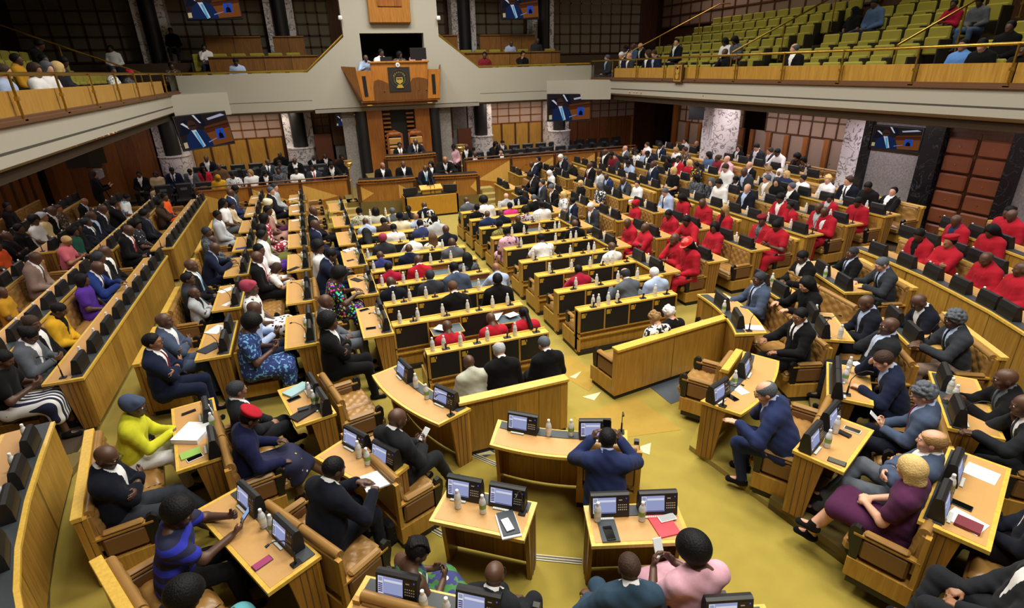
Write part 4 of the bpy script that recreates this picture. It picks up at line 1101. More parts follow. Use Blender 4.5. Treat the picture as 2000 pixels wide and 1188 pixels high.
BOTTLES=list(((-1.499,6.198,.753,'w','clear water bottle,left one on the desk with heaped white papers'),
(-1.462,6.012,.753,'g','clear water bottle,right one on the desk with heaped white papers'),
(-.423,6.274,.753,'w','clear water bottle,left one on the desk with the ribbed black case'),
(-.382,6.074,.753,'g','clear water bottle,right one on the desk with the ribbed black case'),
(.021,4.875,.753,'w','clear water bottle,left one on the desk with the open notebook'),
(.091,4.726,.753,'g','clear water bottle,right one on the desk with the open notebook'),
(-.86,4.215,.753,'w','clear water bottle,left one on the desk with the red lit phone'),
(-.782,4.115,.753,'g','clear water bottle,right one on the desk with the red lit phone'),
(.785,3.815,.753,'w','clear water bottle,left one on the desk with the marbled phone'),
(.976,3.672,.753,'g','clear water bottle,right one on the desk with the marbled phone'),
(1.876,3.218,.753,'w','clear water bottle,left one on the desk with the red tablet cover'),
(2.235,3.083,.753,'g','clear water bottle,right one on the desk with the red tablet cover'),
(.826,5.991,.753,'w','clear water bottle,left one on the empty curved desk left of the centre'),
(.899,5.694,.753,'g','clear water bottle,right one on the empty curved desk left of the centre'),
(1.966,4.482,.753,'w','clear water bottle,left one on the curved desk in the middle of the carpet'),
(2.188,4.392,.753,'g','clear water bottle,right one on the curved desk in the middle of the carpet'),
(.286,2.908,.753,'w','clear water bottle,left one on the desk at the bottom edge,left'),
(.432,2.789,.753,'g','clear water bottle,right one on the desk at the bottom edge,left'),
(4.601,4.623,.823,'w','clear water bottle,right one on the curved desk of the blue suit and glasses'),
(4.381,4.465,.823,'g','clear water bottle,left one on the curved desk of the blue suit and glasses'),
(5.758,4.1,.903,'w','clear water bottle,right one on the desk of the head-holding navy suit'),
(5.516,3.94,.903,'g','clear water bottle,left one on the desk of the head-holding navy suit'),
(4.597,3.251,.903,'w','clear water bottle,right one on the desk with the small black keyboard'),
(4.336,3.113,.903,'g','clear water bottle,left one on the desk with the small black keyboard'),
(4.66,2.2,.983,'g','clear water bottle,only one on the desk with the burgundy book'),
(6.215,3.244,.983,'w','clear water bottle,left one on the right edge desk of the outstretched hands'),
(6.115,3.13,.983,'g','clear water bottle,right one on the right edge desk of the outstretched hands'),
(5.685,6.235,.823,'g','clear water bottle,only one on the curved desk at the right block corner'),
(7.062,6.716,.903,'g','clear water bottle,only one on the desk of the curly haired black jacket'),
(7.934,6.455,.983,'g','clear water bottle,only one on the desk with the yellow magazine'),
(6.413,4.797,.903,'w','clear water bottle,right one on the desk with the charging phone'),
(6.652,5.435,.903,'g','clear water bottle,left one on the desk with the charging phone'),
(7.443,4.824,.983,'g','clear water bottle,only one on the desk of the white bearded grey jacket'),
(9.678,7.026,1.075,'w','water bottle near the first console,far end of the first red row'),
(9.563,6.372,1.075,'w','water bottle near the second console,far end of the first red row'),
(9.436,5.794,1.075,'w','water bottle near the third console,far end of the first red row'),
(9.229,5.235,1.075,'w','water bottle near the fourth console,far end of the first red row'),
(9.025,4.706,1.075,'w','water bottle near the fifth console,far end of the first red row'),
(10.816,7.343,1.175,'w','water bottle near the first console,far end of the second red row'),
(10.732,6.839,1.175,'w','water bottle near the second console,far end of the second red row'),
(10.611,6.254,1.175,'w','water bottle near the third console,far end of the second red row'),
(10.509,5.84,1.175,'w','water bottle near the fourth console,far end of the second red row'),
(11.745,7.198,1.275,'w','water bottle near the first console,far end of the last red row'),
(11.632,6.6,1.275,'w','water bottle near the second console,far end of the last red row'),
(-3.299,6.401,.835,'g','water bottle near the first console,far end of the lower left curved desk'),
(-3.204,5.846,.835,'g','water bottle near the second console,far end of the lower left curved desk'),
(-3.118,5.352,.835,'g','water bottle near the third console,far end of the lower left curved desk')))
BENCHES=((2.03,6.7,0,1.82,4,(),.0,'nearest left centre bench with black flaps'),
(1.89,7.8,0,2.14,4,(1,3),.0,'second left centre bench with black flaps'),
(1.89,8.64,0,2.14,4,(),.0,'third left centre bench with black flaps'),
(1.89,9.54,0,2.14,4,(3,),.0,'fourth left centre bench with black flaps'),
(1.89,10.42,0,2.14,4,(2,),.0,'fifth left centre bench with black flaps'),
(1.89,11.28,0,2.14,4,(),.0,'sixth left centre bench with black flaps'),
(1.89,12.18,0,2.14,4,(0,),.0,'seventh left centre bench with black flaps'),
(1.89,13.08,0,2.14,4,(),.0,'eighth left centre bench with black flaps'),
(1.89,13.96,0,2.14,4,(),.0,'ninth left centre bench with black flaps'),
(4.605,7.19,0,1.85,4,(),.0,'nearest right centre bench with black flaps'),
(4.75,8.02,0,2.14,4,(2,),.0,'second right centre bench with black flaps'),
(4.75,8.92,0,2.14,4,(1,),.0,'third right centre bench with black flaps'),
(4.75,9.76,0,2.14,4,(),.0,'fourth right centre bench with black flaps'),
(4.75,10.7,0,2.14,4,(1,),.0,'fifth right centre bench with black flaps'),
(4.75,11.6,0,2.14,4,(),.0,'sixth right centre bench with black flaps'),
(4.75,12.52,0,2.14,4,(2,),.0,'seventh right centre bench with black flaps'),
(4.75,13.38,0,2.14,4,(2,),.0,'eighth right centre bench with black flaps'),
(1.89,14.85,0,2.14,4,(),.0,'farthest left centre bench,before the lectern'),
(4.75,14.25,0,2.14,4,(),.0,'farthest right centre bench,beside the lectern'))
COUCHES=(('front_sofa',2.113,(4.6,5.982,0),.134,2,'front wooden sofa with two back panels,right of centre'),
('front_sofa',1.429,(1.921,5.416,0),.01,1,'front wooden sofa with striped veneer back,left of centre'))
LONGS=(('Q4',((9.55,7.3),
(9.42,6.5),
(9.22,5.7),
(8.98,5.05),
(8.72,4.4),
(8.35,3.7),
(7.85,3.05),
(7.2,2.4)),.32,'long curved wooden desk before the first red row,right'),
('Q5',((10.62,7.2),
(10.52,6.6),
(10.35,5.9),
(10.1,5.25),
(9.8,4.6),
(9.4,3.9)),.42,'curved wooden desk before the second red row,right'),
('Q6',((11.55,7.1),
(11.42,6.5),
(11.22,5.9),
(11.0,5.3),
(10.7,4.6)),.52,'curved wooden desk before the last red row,right'),
('QL',((-3.18,6.72),
(-3.06,6.0),
(-2.93,5.3),
(-2.77,4.65),
(-2.6,4.15),
(-2.35,3.6),
(-1.95,2.9),
(-1.5,2.3)),.08,'long curved wooden desk at the lower left edge'))
CONX=((9.57,6.801,1.08,1.41,'dark','black console,first from the far end of the first red row'),
(9.437,6.156,1.08,1.326,'dark','black console,second from the far end of the first red row'),
(9.287,5.593,1.08,1.217,'dark','black console,third from the far end of the first red row'),
(9.081,5.034,1.08,1.217,'dark','black console,fourth from the far end of the first red row'),
(8.871,4.509,1.08,1.19,'dark','black console,fifth from the far end of the first red row'),
(8.703,4.154,1.08,1.085,'dark','black console,sixth from the far end of the first red row'),
(10.708,7.118,1.18,1.406,'dark','black console,first from the far end of the second red row'),
(10.624,6.613,1.18,1.406,'dark','black console,second from the far end of the second red row'),
(10.486,6.037,1.18,1.333,'dark','black console,third from the far end of the second red row'),
(10.358,5.642,1.18,1.204,'dark','black console,fourth from the far end of the second red row'),
(10.207,5.25,1.18,1.204,'dark','black console,fifth from the far end of the second red row'),
(11.626,6.978,1.28,1.357,'dark','black console,first from the far end of the last red row'),
(11.49,6.394,1.28,1.249,'dark','black console,second from the far end of the last red row'),
(11.301,5.83,1.28,1.219,'dark','black console,third from the far end of the last red row'),
(-3.191,6.176,.84,-1.406,'dark','black console,first from the far end of the lower left curved desk'),
(-3.092,5.623,.84,-1.387,'dark','black console,second from the far end of the lower left curved desk'),
(-2.993,5.136,.84,-1.329,'dark','black console,third from the far end of the lower left curved desk'),
(-2.831,4.519,.84,-1.243,'dark','black console,fourth from the far end of the lower left curved desk'))
THINGS=(('phone',(-.856,3.801,.754),-1.033,'phone with a red and blue lit screen beside the near left microphone','plum',('pink',(200,90,130))),
('flat','notebook',.17,.282,.012,PAPER,(1.133,3.444,.754),-3.249,'spiral notebook under a dark tablet folio','notebook',None,.0,None),
('flat','tablet',.15,.272,.01,plain('slate_folio',srgb(52,60,66),.6),
(1.139,3.46,.767),-3.239,'dark tablet folio lying on a spiral notebook','tablet',None,.0,None),
('phone',(1.123,3.433,.779),-3.084,'phone in a marbled grey case on a dark folio','grey',None),
('flat','tablet',.15,.254,.01,plain('slate_folio',srgb(52,60,66),.6),
(1.91,3.083,.754),-3.447,'slate tablet folio under a black phone','tablet',None,.0,None),
('phone',(1.896,3.044,.766),-3.376,'black phone lying on a slate tablet folio','black',None),
('flat','tablet',.19,.27,.012,plain('red_folio',srgb(206,62,74),.6),
(2.379,2.972,.754),-3.245,'red tablet cover under a white patterned phone','tablet',None,.0,None),
('phone',(2.443,3.009,.768),-1.645,'white patterned phone lying on a red tablet cover','white',('pale',(226,224,216))),
('flat','notebook',.26,.249,.015,PAPER,(.139,4.449,.754),.147,'open notebook under a writing hand','notebook',None,.0,None),
('flat','paper_stack',.3,.332,.05,PAPER,(-1.656,5.958,.754),-3.56,'heap of crumpled white papers','papers',None,.0,None),
('flat','booklet',.13,.193,.012,plain('green_booklet',srgb(140,180,84),.6),
(-1.633,5.591,.754),-4.392,'green booklet beside a white phone','booklet',None,.0,None),
('phone',(-1.582,5.5,.754),-1.15,'white phone beside a green booklet','white',None),
('flat','pen_case',.04,.148,.015,BLACKP,(-1.777,6.458,.754),-1.177,'slim black case on the desk with heaped papers','case',None,.0,None),
('flat','folder',.17,.311,.025,plain('pale_blue_folder',srgb(150,186,190),.6),
(-.572,6.49,.754),-.894,'pale blue folder on a pile of sheets','folder',None,.0,None),
('phone',(-.61,6.298,.754),-1.146,'black phone below a pale blue folder','black',None),
('flat','laptop_case',.16,.327,.02,BLACKP,(-.49,5.921,.754),-.938,'black ribbed laptop case under a wallet','case',None,.0,None),
('flat','wallet',.07,.116,.015,plain('dark_wallet',srgb(40,42,46),.6),
(-.508,5.987,.775),-1.386,'dark wallet lying on a black ribbed case','wallet',None,.0,None),
('phone',(4.794,3.218,.904),-2.676,'white phone above a small black keyboard','white',None),
('flat','keyboard',.06,.126,.02,BLACKP,(4.658,3.199,.904),-2.888,'small black folding keyboard between bottle and white phone','keyboard',None,.0,None),
('phone',(4.239,2.909,.904),-2.605,'black phone in a dark case at the desk corner near a plum dress','black',None),
('flat','paper',.21,.231,.002,PAPER,(5.183,2.263,.984),-2.809,'white printed sheet at the far side of the burgundy book desk','paper',None,.0,None),
('flat','paper',.2,.24,.004,PAPER,(4.476,1.936,.984),-2.97,'white sheets below a burgundy book','papers',None,.0,None),
('flat','book',.13,.167,.022,plain('burgundy_cover',srgb(112,40,52),.6),
(4.44,1.894,.989),-2.763,'burgundy book lying on white sheets','book',None,.0,None),
('phone',(4.622,2.069,.984),-2.772,'black phone between white sheets and a burgundy book','black',None),
('flat','paper',.12,.221,.003,PAPER,(4.376,4.37,.824),-3.125,'white sheet under the console of the blue suit','paper',None,.0,None),
('phone',(4.179,4.26,.824),-3.043,'black phone under the hand of the blue suit','black',None),
('flat','paper',.2,.29,.003,PAPER,(6.049,6.613,.824),-1.434,'white sheet at the far end of the curved corner desk','paper',None,.0,None),
('flat','paper_stack',.16,.297,.012,PAPER,(5.698,5.626,.824),-2.087,'stack of printed sheets beside the corner desk microphone','papers',None,.0,None),
('flat','magazine',.2,.218,.01,plain('yellow_magazine',srgb(222,176,70),.5),
(8.094,5.997,.984),-2.538,'yellow magazine lying open on a desk','magazine',None,.0,None),
('phone',(6.776,5.355,.904),-2.138,'charging black phone on the desk of a dark navy suit','black',None),
('flat','tablet',.1,.156,.01,PAPER,(5.997,4.165,.904),-3.33,'white tablet case beside two bottles','tablet',None,.0,None),
('flat','folder',.2,.307,.012,plain('navy_folder',srgb(44,48,60),.6),
(-1.755,8.202,.754),-.78,'dark folder on the nearest outer left desk','folder',None,.0,None),
('flat','paper',.22,.296,.002,PAPER,(-1.741,8.878,.754),-.575,'white sheet on the nearest outer left desk','paper',None,.0,None),
('flat','paper',.1,.186,.002,PAPER,(-1.69,9.952,.754),-.672,'white sheet on the second outer left desk','paper',None,.0,None),
('flat','paper',.16,.286,.002,PAPER,(-1.776,10.69,.754),-.896,'green printed sheets on the second outer left desk','paper',None,.0,None),
('flat','folder',.1,.235,.012,plain('blue_folder',srgb(36,60,130),.6),
(-1.732,13.452,.754),-1.484,'blue folder on an outer left desk','folder',None,.0,None),
('flat','tablet',.1,.267,.01,BLACKP,(-.621,11.429,.754),-.821,'dark tablet on a middle left desk','tablet',None,.0,None),
('flat','paper_stack',.16,.284,.03,PAPER,(.564,12.224,.754),-1.102,'white papers with a pink folder on an inner left desk','papers',None,.0,None),
('phone',(.512,11.517,.754),-1.196,'dark phone on a white sheet,inner left desk','black',None),
('flat','tablet',.12,.245,.01,BLACKP,(.514,10.247,.754),-2.575,'black tablet beside the bright flower print dress','tablet',None,.0,None),
('phone',(.491,8.731,.754),-1.256,'black phone at the far side of the nearest inner left desk','black',None),
('phone',(.508,7.962,.754),-1.674,'grey phone under the nearest inner left microphone','dgrey',None),
('flat','paper',.12,.318,.003,PAPER,(-.607,18.608,.754),-1.271,'white sheets on the second farthest middle desk,left block','papers',None,.0,None),
('flat','paper',.12,.301,.003,PAPER,(-.55,17.648,.754),-1.301,'white sheets on the farthest middle desk,left block','papers',None,.0,None),
('flat','paper',.12,.286,.003,PAPER,(-.511,16.781,.754),-1.328,'white sheets on the third farthest middle desk,left block','papers',None,.0,None),
('flat','paper',.12,.315,.003,PAPER,(-1.718,19.323,.754),-1.238,'white sheets on the farthest outer desk,left block','papers',None,.0,None),
('flat','paper',.12,.273,.003,PAPER,(-1.732,17.035,.754),-1.31,'white sheets on the second farthest outer desk,left block','papers',None,.0,None),
('flat','paper',.12,.266,.003,PAPER,(-.531,15.65,.754),-1.363,'white sheets on the fourth farthest middle desk,left block','papers',None,.0,None),
('flat','paper',.2,.175,.002,PAPER,(1.545,7.643,.714),-.754,'white sheet on the open flap,nearest but one left bench','paper',None,.0,None),
('flat','paper',.16,.369,.002,PAPER,(2.473,7.76,.714),-3.763,'white sheet on an open flap between red tops','paper',None,.0,None),
('flat','paper',.15,.187,.002,PAPER,(2.711,7.677,.714),-1.275,'white sheet on the open flap at the aisle,left bench','paper',None,.0,None),
('flat','paper',.18,.252,.002,PAPER,(4.453,9.247,.714),-1.36,'large white sheet under the crimson top','paper',None,.0,None),
('phone',(2.398,4.022,1.06),-.524,'dark phone held up in front of the bright blue suit','black',None,(1.3,0)),
('phone',(.725,4.997,.76),-.979,'white phone in the hands of the charcoal suit','white',('pale',(226,224,230)),
(.7,0)),
('phone',(-.988,4.268,.88),-1.491,'phone with a lit screen held by the striped top','black',('bluelit',(150,180,230)),
(.9,0)),
('phone',(2.147,2.71,.84),-.077,'white phone held by the pale pink dress','white',('pale',(226,224,230)),
(1.0,0)),
('phone',(5.224,3.301,.89),.562,'phone held by the blue grey suit','white',('pale',(226,224,230)),
(.7,0)))
PEOPLE=((-2.29,7.613,0,-1.607,1.059,'cross','m','m','short','black','suit','navy','white','maroon','navy','person in navy suit and glasses,arms crossed,outer column of left desks',True),
(-2.29,8.326,0,-1.625,1.054,'cross','m','d','bald','-','suit','slate','white','-','slate','person in slate blue suit,arms crossed,outer column of left desks',False),
(-2.19,10.035,0,-1.607,.86,'cross','m','d','bald','-','suit','lgrey','black','-','black','person in light grey jacket,arms folded,outer column of left desks',False),
(-2.29,10.306,0,-1.553,1.008,'lap','m','d','short','black','shirt','dgrey','-','-','black','person in dark patterned shirt behind the light grey jacket,outer column of left desks',False),
(-2.305,10.846,0,-1.643,1.07,'lap','m','d','bald','-','suit','black','white','sky','black','person in black suit and sky blue tie,outer column of left desks',False),
(-2.289,12.151,0,-1.499,1.039,'desk','f','d','bald','-','suit','navy','lblue','navy','navy','person in navy suit and glasses,forearms on the desk,outer column of left desks',True),
(-2.29,13.242,0,-1.517,.929,'lap','f','d','bald','-','suit','dnavy','white','-','dgrey','person in dark navy suit beside a patterned shirt,outer column of left desks',False),
(-2.347,13.275,0,-1.589,1.07,'lapR','f','d','short','dgrey','shirt','pgrey','-','-','grey','person in grey patterned shirt,outer column of left desks',False),
(-2.309,14.901,0,-1.625,1.07,'lapR','f','d','short','black','suit','lgrey','white','-','lgrey','person in pale grey suit,outer column of left desks',False),
(-2.243,17.168,0,-1.661,.86,'lapR','f','d','short','black','suit','beige','cream','-','beige','person in beige suit,outer column of left desks',False),
(-2.317,16.368,0,-1.643,1.07,'lapR','f','d','long','black','top','white','-','-','grey','person in white top and long black hair,outer column of left desks',False),
(-2.289,17.815,0,-1.517,1.063,'lapL','f','d','bald','-','suit','blue','white','-','blue','person in bright blue suit,outer column of left desks',False),
(-2.322,18.429,0,-1.481,1.07,'lapD','f','d','short','black','top','pgrey','-','-','grey','person in pale print top by the rear wall,outer column of left desks',False),
(-1.21,7.739,0,-1.607,1.07,'phone','m','d','afro','black','top','pblue','-','-','pblue','person in shiny blue dress,looking at a phone,middle column of left desks',False),
(-1.21,8.281,0,-1.625,1.07,'phone','m','d','bald','-','shirt','lblue','-','-','navy','person in pale blue patterned shirt,looking at a phone,middle column of left desks',False),
(-1.21,9.17,0,-1.625,1.07,'lap','m','d','wrap','rose','top','pdots','-','-','pdots','person in white and blue drop print dress and rose headwrap',False),
(-1.071,10.93,0,-1.499,.86,'desk','m','m','bob','dbrown','top','pyellow','-','-','cream','person in white dress with yellow flowers,hands on the desk',False),
(-1.21,10.863,0,-1.661,1.07,'lapL','m','d','bald','-','suit','black','white','pink','black','person in black suit and pink tie,middle column of left desks',False),
(-1.201,11.388,0,-1.553,1.07,'lapR','m','d','short','black','suit','white','white','-','white','person in white jacket beside a black suit,middle column of left desks',False),
(-1.188,12.454,0,-1.499,1.07,'lap','f','d','short','black','suit','white','white','-','purple','person in white jacket with a black handbag,middle column of left desks',False),
(-1.21,12.972,0,-1.481,1.07,'lap','f','d','bob','black','top','olive','-','-','olive','person in olive dress,middle column of left desks',False),
(-1.21,14.051,0,-1.661,1.07,'lap','f','d','bob','black','top','predw','-','-','predw','person in red and white print dress,middle column of left desks',False),
(-1.173,14.926,0,-1.535,1.07,'lapR','f','d','short','black','top','rosegrey','-','-','rosegrey','person in dusty pink dress and orange shawl,middle column of left desks',False),
(-1.177,15.713,0,-1.517,1.07,'lapL','f','d','wrap','cream','top','pcream','-','-','plum','person in cream print dress and cream headwrap,middle column of left desks',False),
(-1.186,17.561,0,-1.553,1.07,'lapR','f','l','short','grey','suit','dnavy','white','-','dnavy','person in dark suit,grey hair and glasses,middle column of left desks',True),
(-1.11,18.229,0,-1.589,1.051,'lapR','f','l','short','dgrey','shirt','lgrey','-','-','grey','person in pale shirt by the rear wall,middle column of left desks',False),
(-.11,7.314,0,-1.607,1.07,'cross','m','d','afro','black','suit','black','white','-','black','person in black jacket over a white collar and afro hair',False),
(-.11,8.083,0,-1.517,1.07,'lap','m','d','bald','-','suit','grey','white','-','grey','person in grey suit,inner column of left desks',False),
(-.05,9.388,0,-1.643,1.07,'desk','m','d','afro','black','top','pmulti','-','-','pmulti','person in bright flower print dress,reaching over the desk,inner column of left desks',False),
(-.11,10.581,0,-1.571,1.07,'desk','m','d','short','black','suit','navy','lblue','-','navy','person in navy suit and short black hair,writing,inner column of left desks',False),
(-.11,11.054,0,-1.589,1.07,'lapR','m','d','afro','black','top','white','-','-','black','person in white top and round afro hair,inner column of left desks',False),
(-.11,12.899,0,-1.481,1.07,'lapR','f','d','bald','-','suit','navy','lblue','-','navy','person in navy suit,inner column of left desks',False),
(-.11,14.332,0,-1.499,1.07,'lapR','f','d','bald','-','suit','black','white','-','black','person in black suit,inner column of left desks',False),
(-4.0,7.72,.08,-1.499,1.035,'phone','m','d','short','black','top','black','-','-','pstripe','person in black top and striped skirt,front raised left row',False),
(-4.0,8.495,.08,-1.625,1.018,'phone','m','d','bun','black','suit','grey','white','-','grey','person in grey suit,holding a phone,front raised left row',False),
(-4.0,8.861,.08,-1.571,1.028,'lapR','m','d','bun','dbrown','suit','black','white','-','black','person in black jacket behind a grey suit,front raised left row',False),
(-4.0,9.497,.08,-1.553,.977,'lapD','m','d','short','black','suit','yellow','black','-','black','person in yellow jacket and glasses,front raised left row',True),
(-4.0,10.934,.08,-1.589,.961,'lap','f','d','bob','black','top','purple','-','-','purple','person in purple dress,front raised left row',False),
(-4.065,11.306,.08,-1.553,1.07,'desk','f','d','bald','-','suit','royal','white','navy','royal','person in royal blue suit,one hand on the desk,front raised left row',False),
(-4.001,11.902,.08,-1.661,1.056,'lapL','f','d','short','dgrey','suit','dnavy','white','-','dnavy','person in dark suit beside a royal blue suit,front raised left row',False),
(-4.0,12.29,.08,-1.553,1.06,'lapL','f','d','bald','-','suit','black','white','-','black','person in black suit next to the sofa with a handbag,front raised left row',False),
(-4.078,13.987,.08,-1.661,1.07,'lapD','f','d','bald','-','suit','black','white','red','black','person in black suit and red tie,front raised left row',False),
(-4.001,14.776,.08,-1.481,.996,'lapR','f','d','afro','black','top','pnavy','-','-','pnavy','person in navy dotted dress,front raised left row',False),
(-4.0,15.598,.08,-1.535,1.061,'lapL','f','d','short','black','suit','dnavy','pgrey','-','dnavy','person in dark suit over a light print shirt,front raised left row',False),
(-4.0,17.327,.08,-1.589,.974,'cross','f','d','short','black','suit','dbrown','black','-','black','person in dark brown jacket,arms folded,front raised left row',False),
(-4.0,17.983,.08,-1.589,1.011,'lapR','f','d','short','black','top','orange','-','-','orange','person in orange shawl,front raised left row',False),
(-5.12,10.866,.18,-1.481,.86,'lapR','f','d','bald','-','top','mustard','-','-','mustard',"person in mustard yellow dress at the frame's left edge,second raised left row",False),
(-5.13,12.125,.18,-1.607,1.047,'lapD','f','d','bald','-','suit','taupe','white','brown','taupe','person in taupe suit,hands together,second raised left row',False),
(-5.13,13.724,.18,-1.589,.948,'phone','f','m','short','blond','top','pink','-','-','black','person in pink top and short blond hair,second raised left row',False),
(-5.13,14.438,.18,-1.607,.951,'lap','f','d','afro','black','top','dgreen','-','-','black','person in dark green dress and big black hair,second raised left row',False),
(-5.131,14.697,.18,-1.499,.988,'lapR','f','d','bob','black','suit','black','black','-','black','person in black jacket behind a dark green dress,second raised left row',False),
(-5.13,15.377,.18,-1.643,.947,'lap','f','d','short','dgrey','suit','dnavy','white','navy','dnavy','person in dark navy suit and grey hair,second raised left row',False),
(-5.13,15.72,.18,-1.607,1.014,'lapL','f','d','bald','-','suit','dnavy','lblue','-','dnavy','person in dark navy suit and shaved head,second raised left row',False),
(-5.13,16.252,.18,-1.535,1.055,'lapD','f','d','bald','-','suit','dnavy','white','navy','dnavy','person in dark suit open over a broad white shirt,second raised left row',False),
(-5.13,17.328,.18,-1.499,.973,'chin','f','d','short','black','suit','black','white','-','black','person in black suit,hand at the mouth,second raised left row',False),
(-5.13,18.463,.18,-1.553,.934,'lapD','f','d','short','black','top','pbluew','-','-','pbluew','person in white and pale blue dress,second raised left row',False),
(-6.18,13.631,.28,-1.589,.909,'lapR','f','d','short','black','top','orange','-','-','teal',"person in orange dress cut by the frame's left edge,third raised left row",False),
(-6.18,14.115,.28,-1.589,.96,'cross','f','d','bald','-','shirt','black','-','-','black','person in black shirt,arms folded,at the far left,third raised left row',False),
(-6.18,14.723,.28,-1.625,.97,'lap','f','d','short','black','suit','black','black','-','black','person in black zipped jacket,third raised left row',False),
(-6.18,15.537,.28,-1.571,.964,'lapR','f','d','afro','black','top','white','-','-','white','person in white dress and round black hair,third raised left row',False),
(-6.18,16.029,.28,-1.643,.936,'lap','f','m','wrap','lgrey','top','pale','-','-','cream','person in pale yellow dress and grey headwrap,third raised left row',False),
(-6.18,16.305,.28,-1.553,1.021,'lapD','f','d','bald','-','suit','black','white','-','black','person in black suit over a white shirt,third raised left row',False),
(-6.18,17.01,.28,-1.589,.927,'lapR','f','m','short','dbrown','top','pbrown','-','-','black','person in black and orange print top,third raised left row',False),
(-6.08,18.281,.28,-1.643,.86,'lapD','f','m','bald','-','suit','black','lblue','-','black','person in black suit,shaved head and blue shirt,third raised left row',False),
(-7.23,17.081,.38,-1.535,.966,'lapR','f','d','short','black','suit','black','black','-','black','person in black clothes in the dark rear row',False),
(6.702,16.181,.05,1.499,1.07,'desk','f','d','short','black','suit','black','white','maroon','black','person in black suit and red tie,writing,first row,right block',False),
(6.629,15.592,.05,1.517,.918,'lap','f','l','short','dgrey','suit','dgrey','lblue','-','dgrey','person in dark grey suit and glasses,first row,right block',True),
(6.629,14.679,.05,1.517,.967,'lapD','f','l','short','grey','suit','black','white','-','black','person in black suit,grey hair,bent forward,first row,right block',False),
(6.624,14.072,.05,1.535,.86,'lap','f','l','bob','blond','top','pblack','-','-','pblack','person in white print top and fair hair,first row,right block',False),
(6.529,13.26,.05,1.517,.86,'lapR','f','d','short','black','suit','navy','white','sky','navy','person in navy suit and blue tie,first row,right block',False),
(6.628,12.251,.05,1.625,.935,'lapD','f','l','short','white','suit','dgrey','white','-','dgrey','person in grey suit and white hair,first row,right block',False),
(6.629,10.468,.05,1.517,.94,'lapD','f','d','bald','-','suit','red','red','-','red','person in red overalls,dozing with head down,first row,right block',False),
(6.629,9.908,.05,1.499,.939,'cross','f','d','bald','-','suit','red','red','-','red','person in red overalls,arms folded,first row,right block',False),
(6.629,8.739,.05,1.607,1.014,'chin','m','d','bald','-','suit','red','red','-','red','person in red overalls,hand to the chin,first row,right block',False),
(6.629,8.32,.05,1.589,1.028,'lapD','m','d','hat','hatred','suit','red','red','-','red','person in red overalls and red hard hat,first row,right block',False),
(7.702,18.601,.13,1.481,.946,'desk','f','d','bald','-','suit','navy','white','-','navy','person in navy suit leaning over a far desk,second row,right block',False),
(7.703,18.931,.13,1.571,1.003,'recline','f','m','short','black','suit','black','white','-','black','person in black jacket,head tipped back,second row,right block',False),
(7.603,17.078,.13,1.535,.86,'lapD','f','l','bob','white','top','white','-','-','white','person in white sleeveless top and white hair,second row,right block',False),
(7.703,17.31,.13,1.607,.926,'lapR','f','d','short','black','suit','dnavy','white','-','dnavy','person in dark suit half hidden by white hair,second row,right block',False),
(7.603,14.949,.13,1.535,.86,'lapL','f','l','bob','blond','top','black','-','-','black','person in black top with print sleeves and fair hair,second row,right block',False),
(7.703,13.929,.13,1.553,.939,'lapR','f','l','bob','grey','top','pnavyw','-','-','navy','person in navy and white flower dress,second row,right block',False),
(7.633,11.936,.13,1.517,.86,'lapR','f','d','wrap','red','suit','red','red','-','red','person in red dress and red headwrap,second row,right block',False),
(7.702,10.493,.13,1.661,.94,'lapD','f','d','short','black','suit','red','red','-','red','person in red overalls,looking down at a desk,second row,right block',False),
(7.702,9.692,.13,1.661,1.008,'desk','f','d','short','black','suit','red','red','-','red','person in red overalls and black hair,leaning forward,second row,right block',False),
(7.704,9.005,.13,1.517,.97,'lapL','f','d','bob','black','suit','red','red','-','red','person in red overalls and shoulder length hair,second row,right block',False),
(8.727,18.389,.22,1.661,1.037,'desk','f','l','short','white','suit','dnavy','white','-','dnavy','person in dark suit and white hair at a far desk,third row,right block',False),
(8.728,18.401,.22,1.571,.935,'lapR','f','l','short','grey','suit','pgrey','lgrey','-','grey','person in grey check jacket and grey hair,third row,right block',False),
(8.727,17.54,.22,1.535,.899,'desk','f','d','bald','-','suit','black','black','-','black','person in black shirt leaning on a far desk,third row,right block',False),
(8.728,16.504,.22,1.643,.982,'lapR','f','d','bald','-','suit','black','white','red','black','person in black suit and striped red tie,third row,right block',False),
(8.728,15.835,.22,1.589,.884,'lapR','f','d','bald','-','suit','lgrey','white','-','lgrey','person in pale tweed jacket,third row,right block',False),
(8.727,15.245,.22,1.643,.867,'lapD','f','d','bald','-','suit','blue','lblue','-','blue','person in blue jacket,bent over,third row,right block',False),
(8.727,14.092,.22,1.625,.95,'desk','f','d','bald','-','suit','dgrey','lblue','-','dgrey','person in dark grey suit at the desk,third row,right block',False),
(8.727,13.615,.22,1.607,.896,'lapL','f','l','short','black','shirt','white','-','-','black','person in white shirt and short dark hair,third row,right block',False),
(8.727,12.139,.22,1.607,.959,'lapD','f','l','short','grey','suit','lblue','white','navy','grey','person in pale blue grey suit and navy tie,third row,right block',False),
(8.728,11.425,.22,1.499,.94,'lapD','f','d','long','black','suit','red','red','-','red','person in red overalls and long dark hair,third row,right block',False),
(8.726,10.631,.22,1.661,.974,'lapD','f','d','bald','-','suit','red','red','-','red','person in red overalls and shaved head,looking down,third row,right block',False),
(8.727,9.935,.22,1.535,.914,'lapR','f','d','braids','dblond','suit','red','black','-','red','person in red overalls and blond braids,third row,right block',False),
(8.727,8.803,.22,1.643,.957,'lapL','f','d','beret','maroon','suit','red','pgrey','-','red','person in red overalls,dark red beret and patterned scarf,third row,right block',False),
(8.728,8.32,.22,1.589,.99,'phone','f','d','bun','black','top','red','-','-','red','person in red dress with white trim,third row,right block',False),
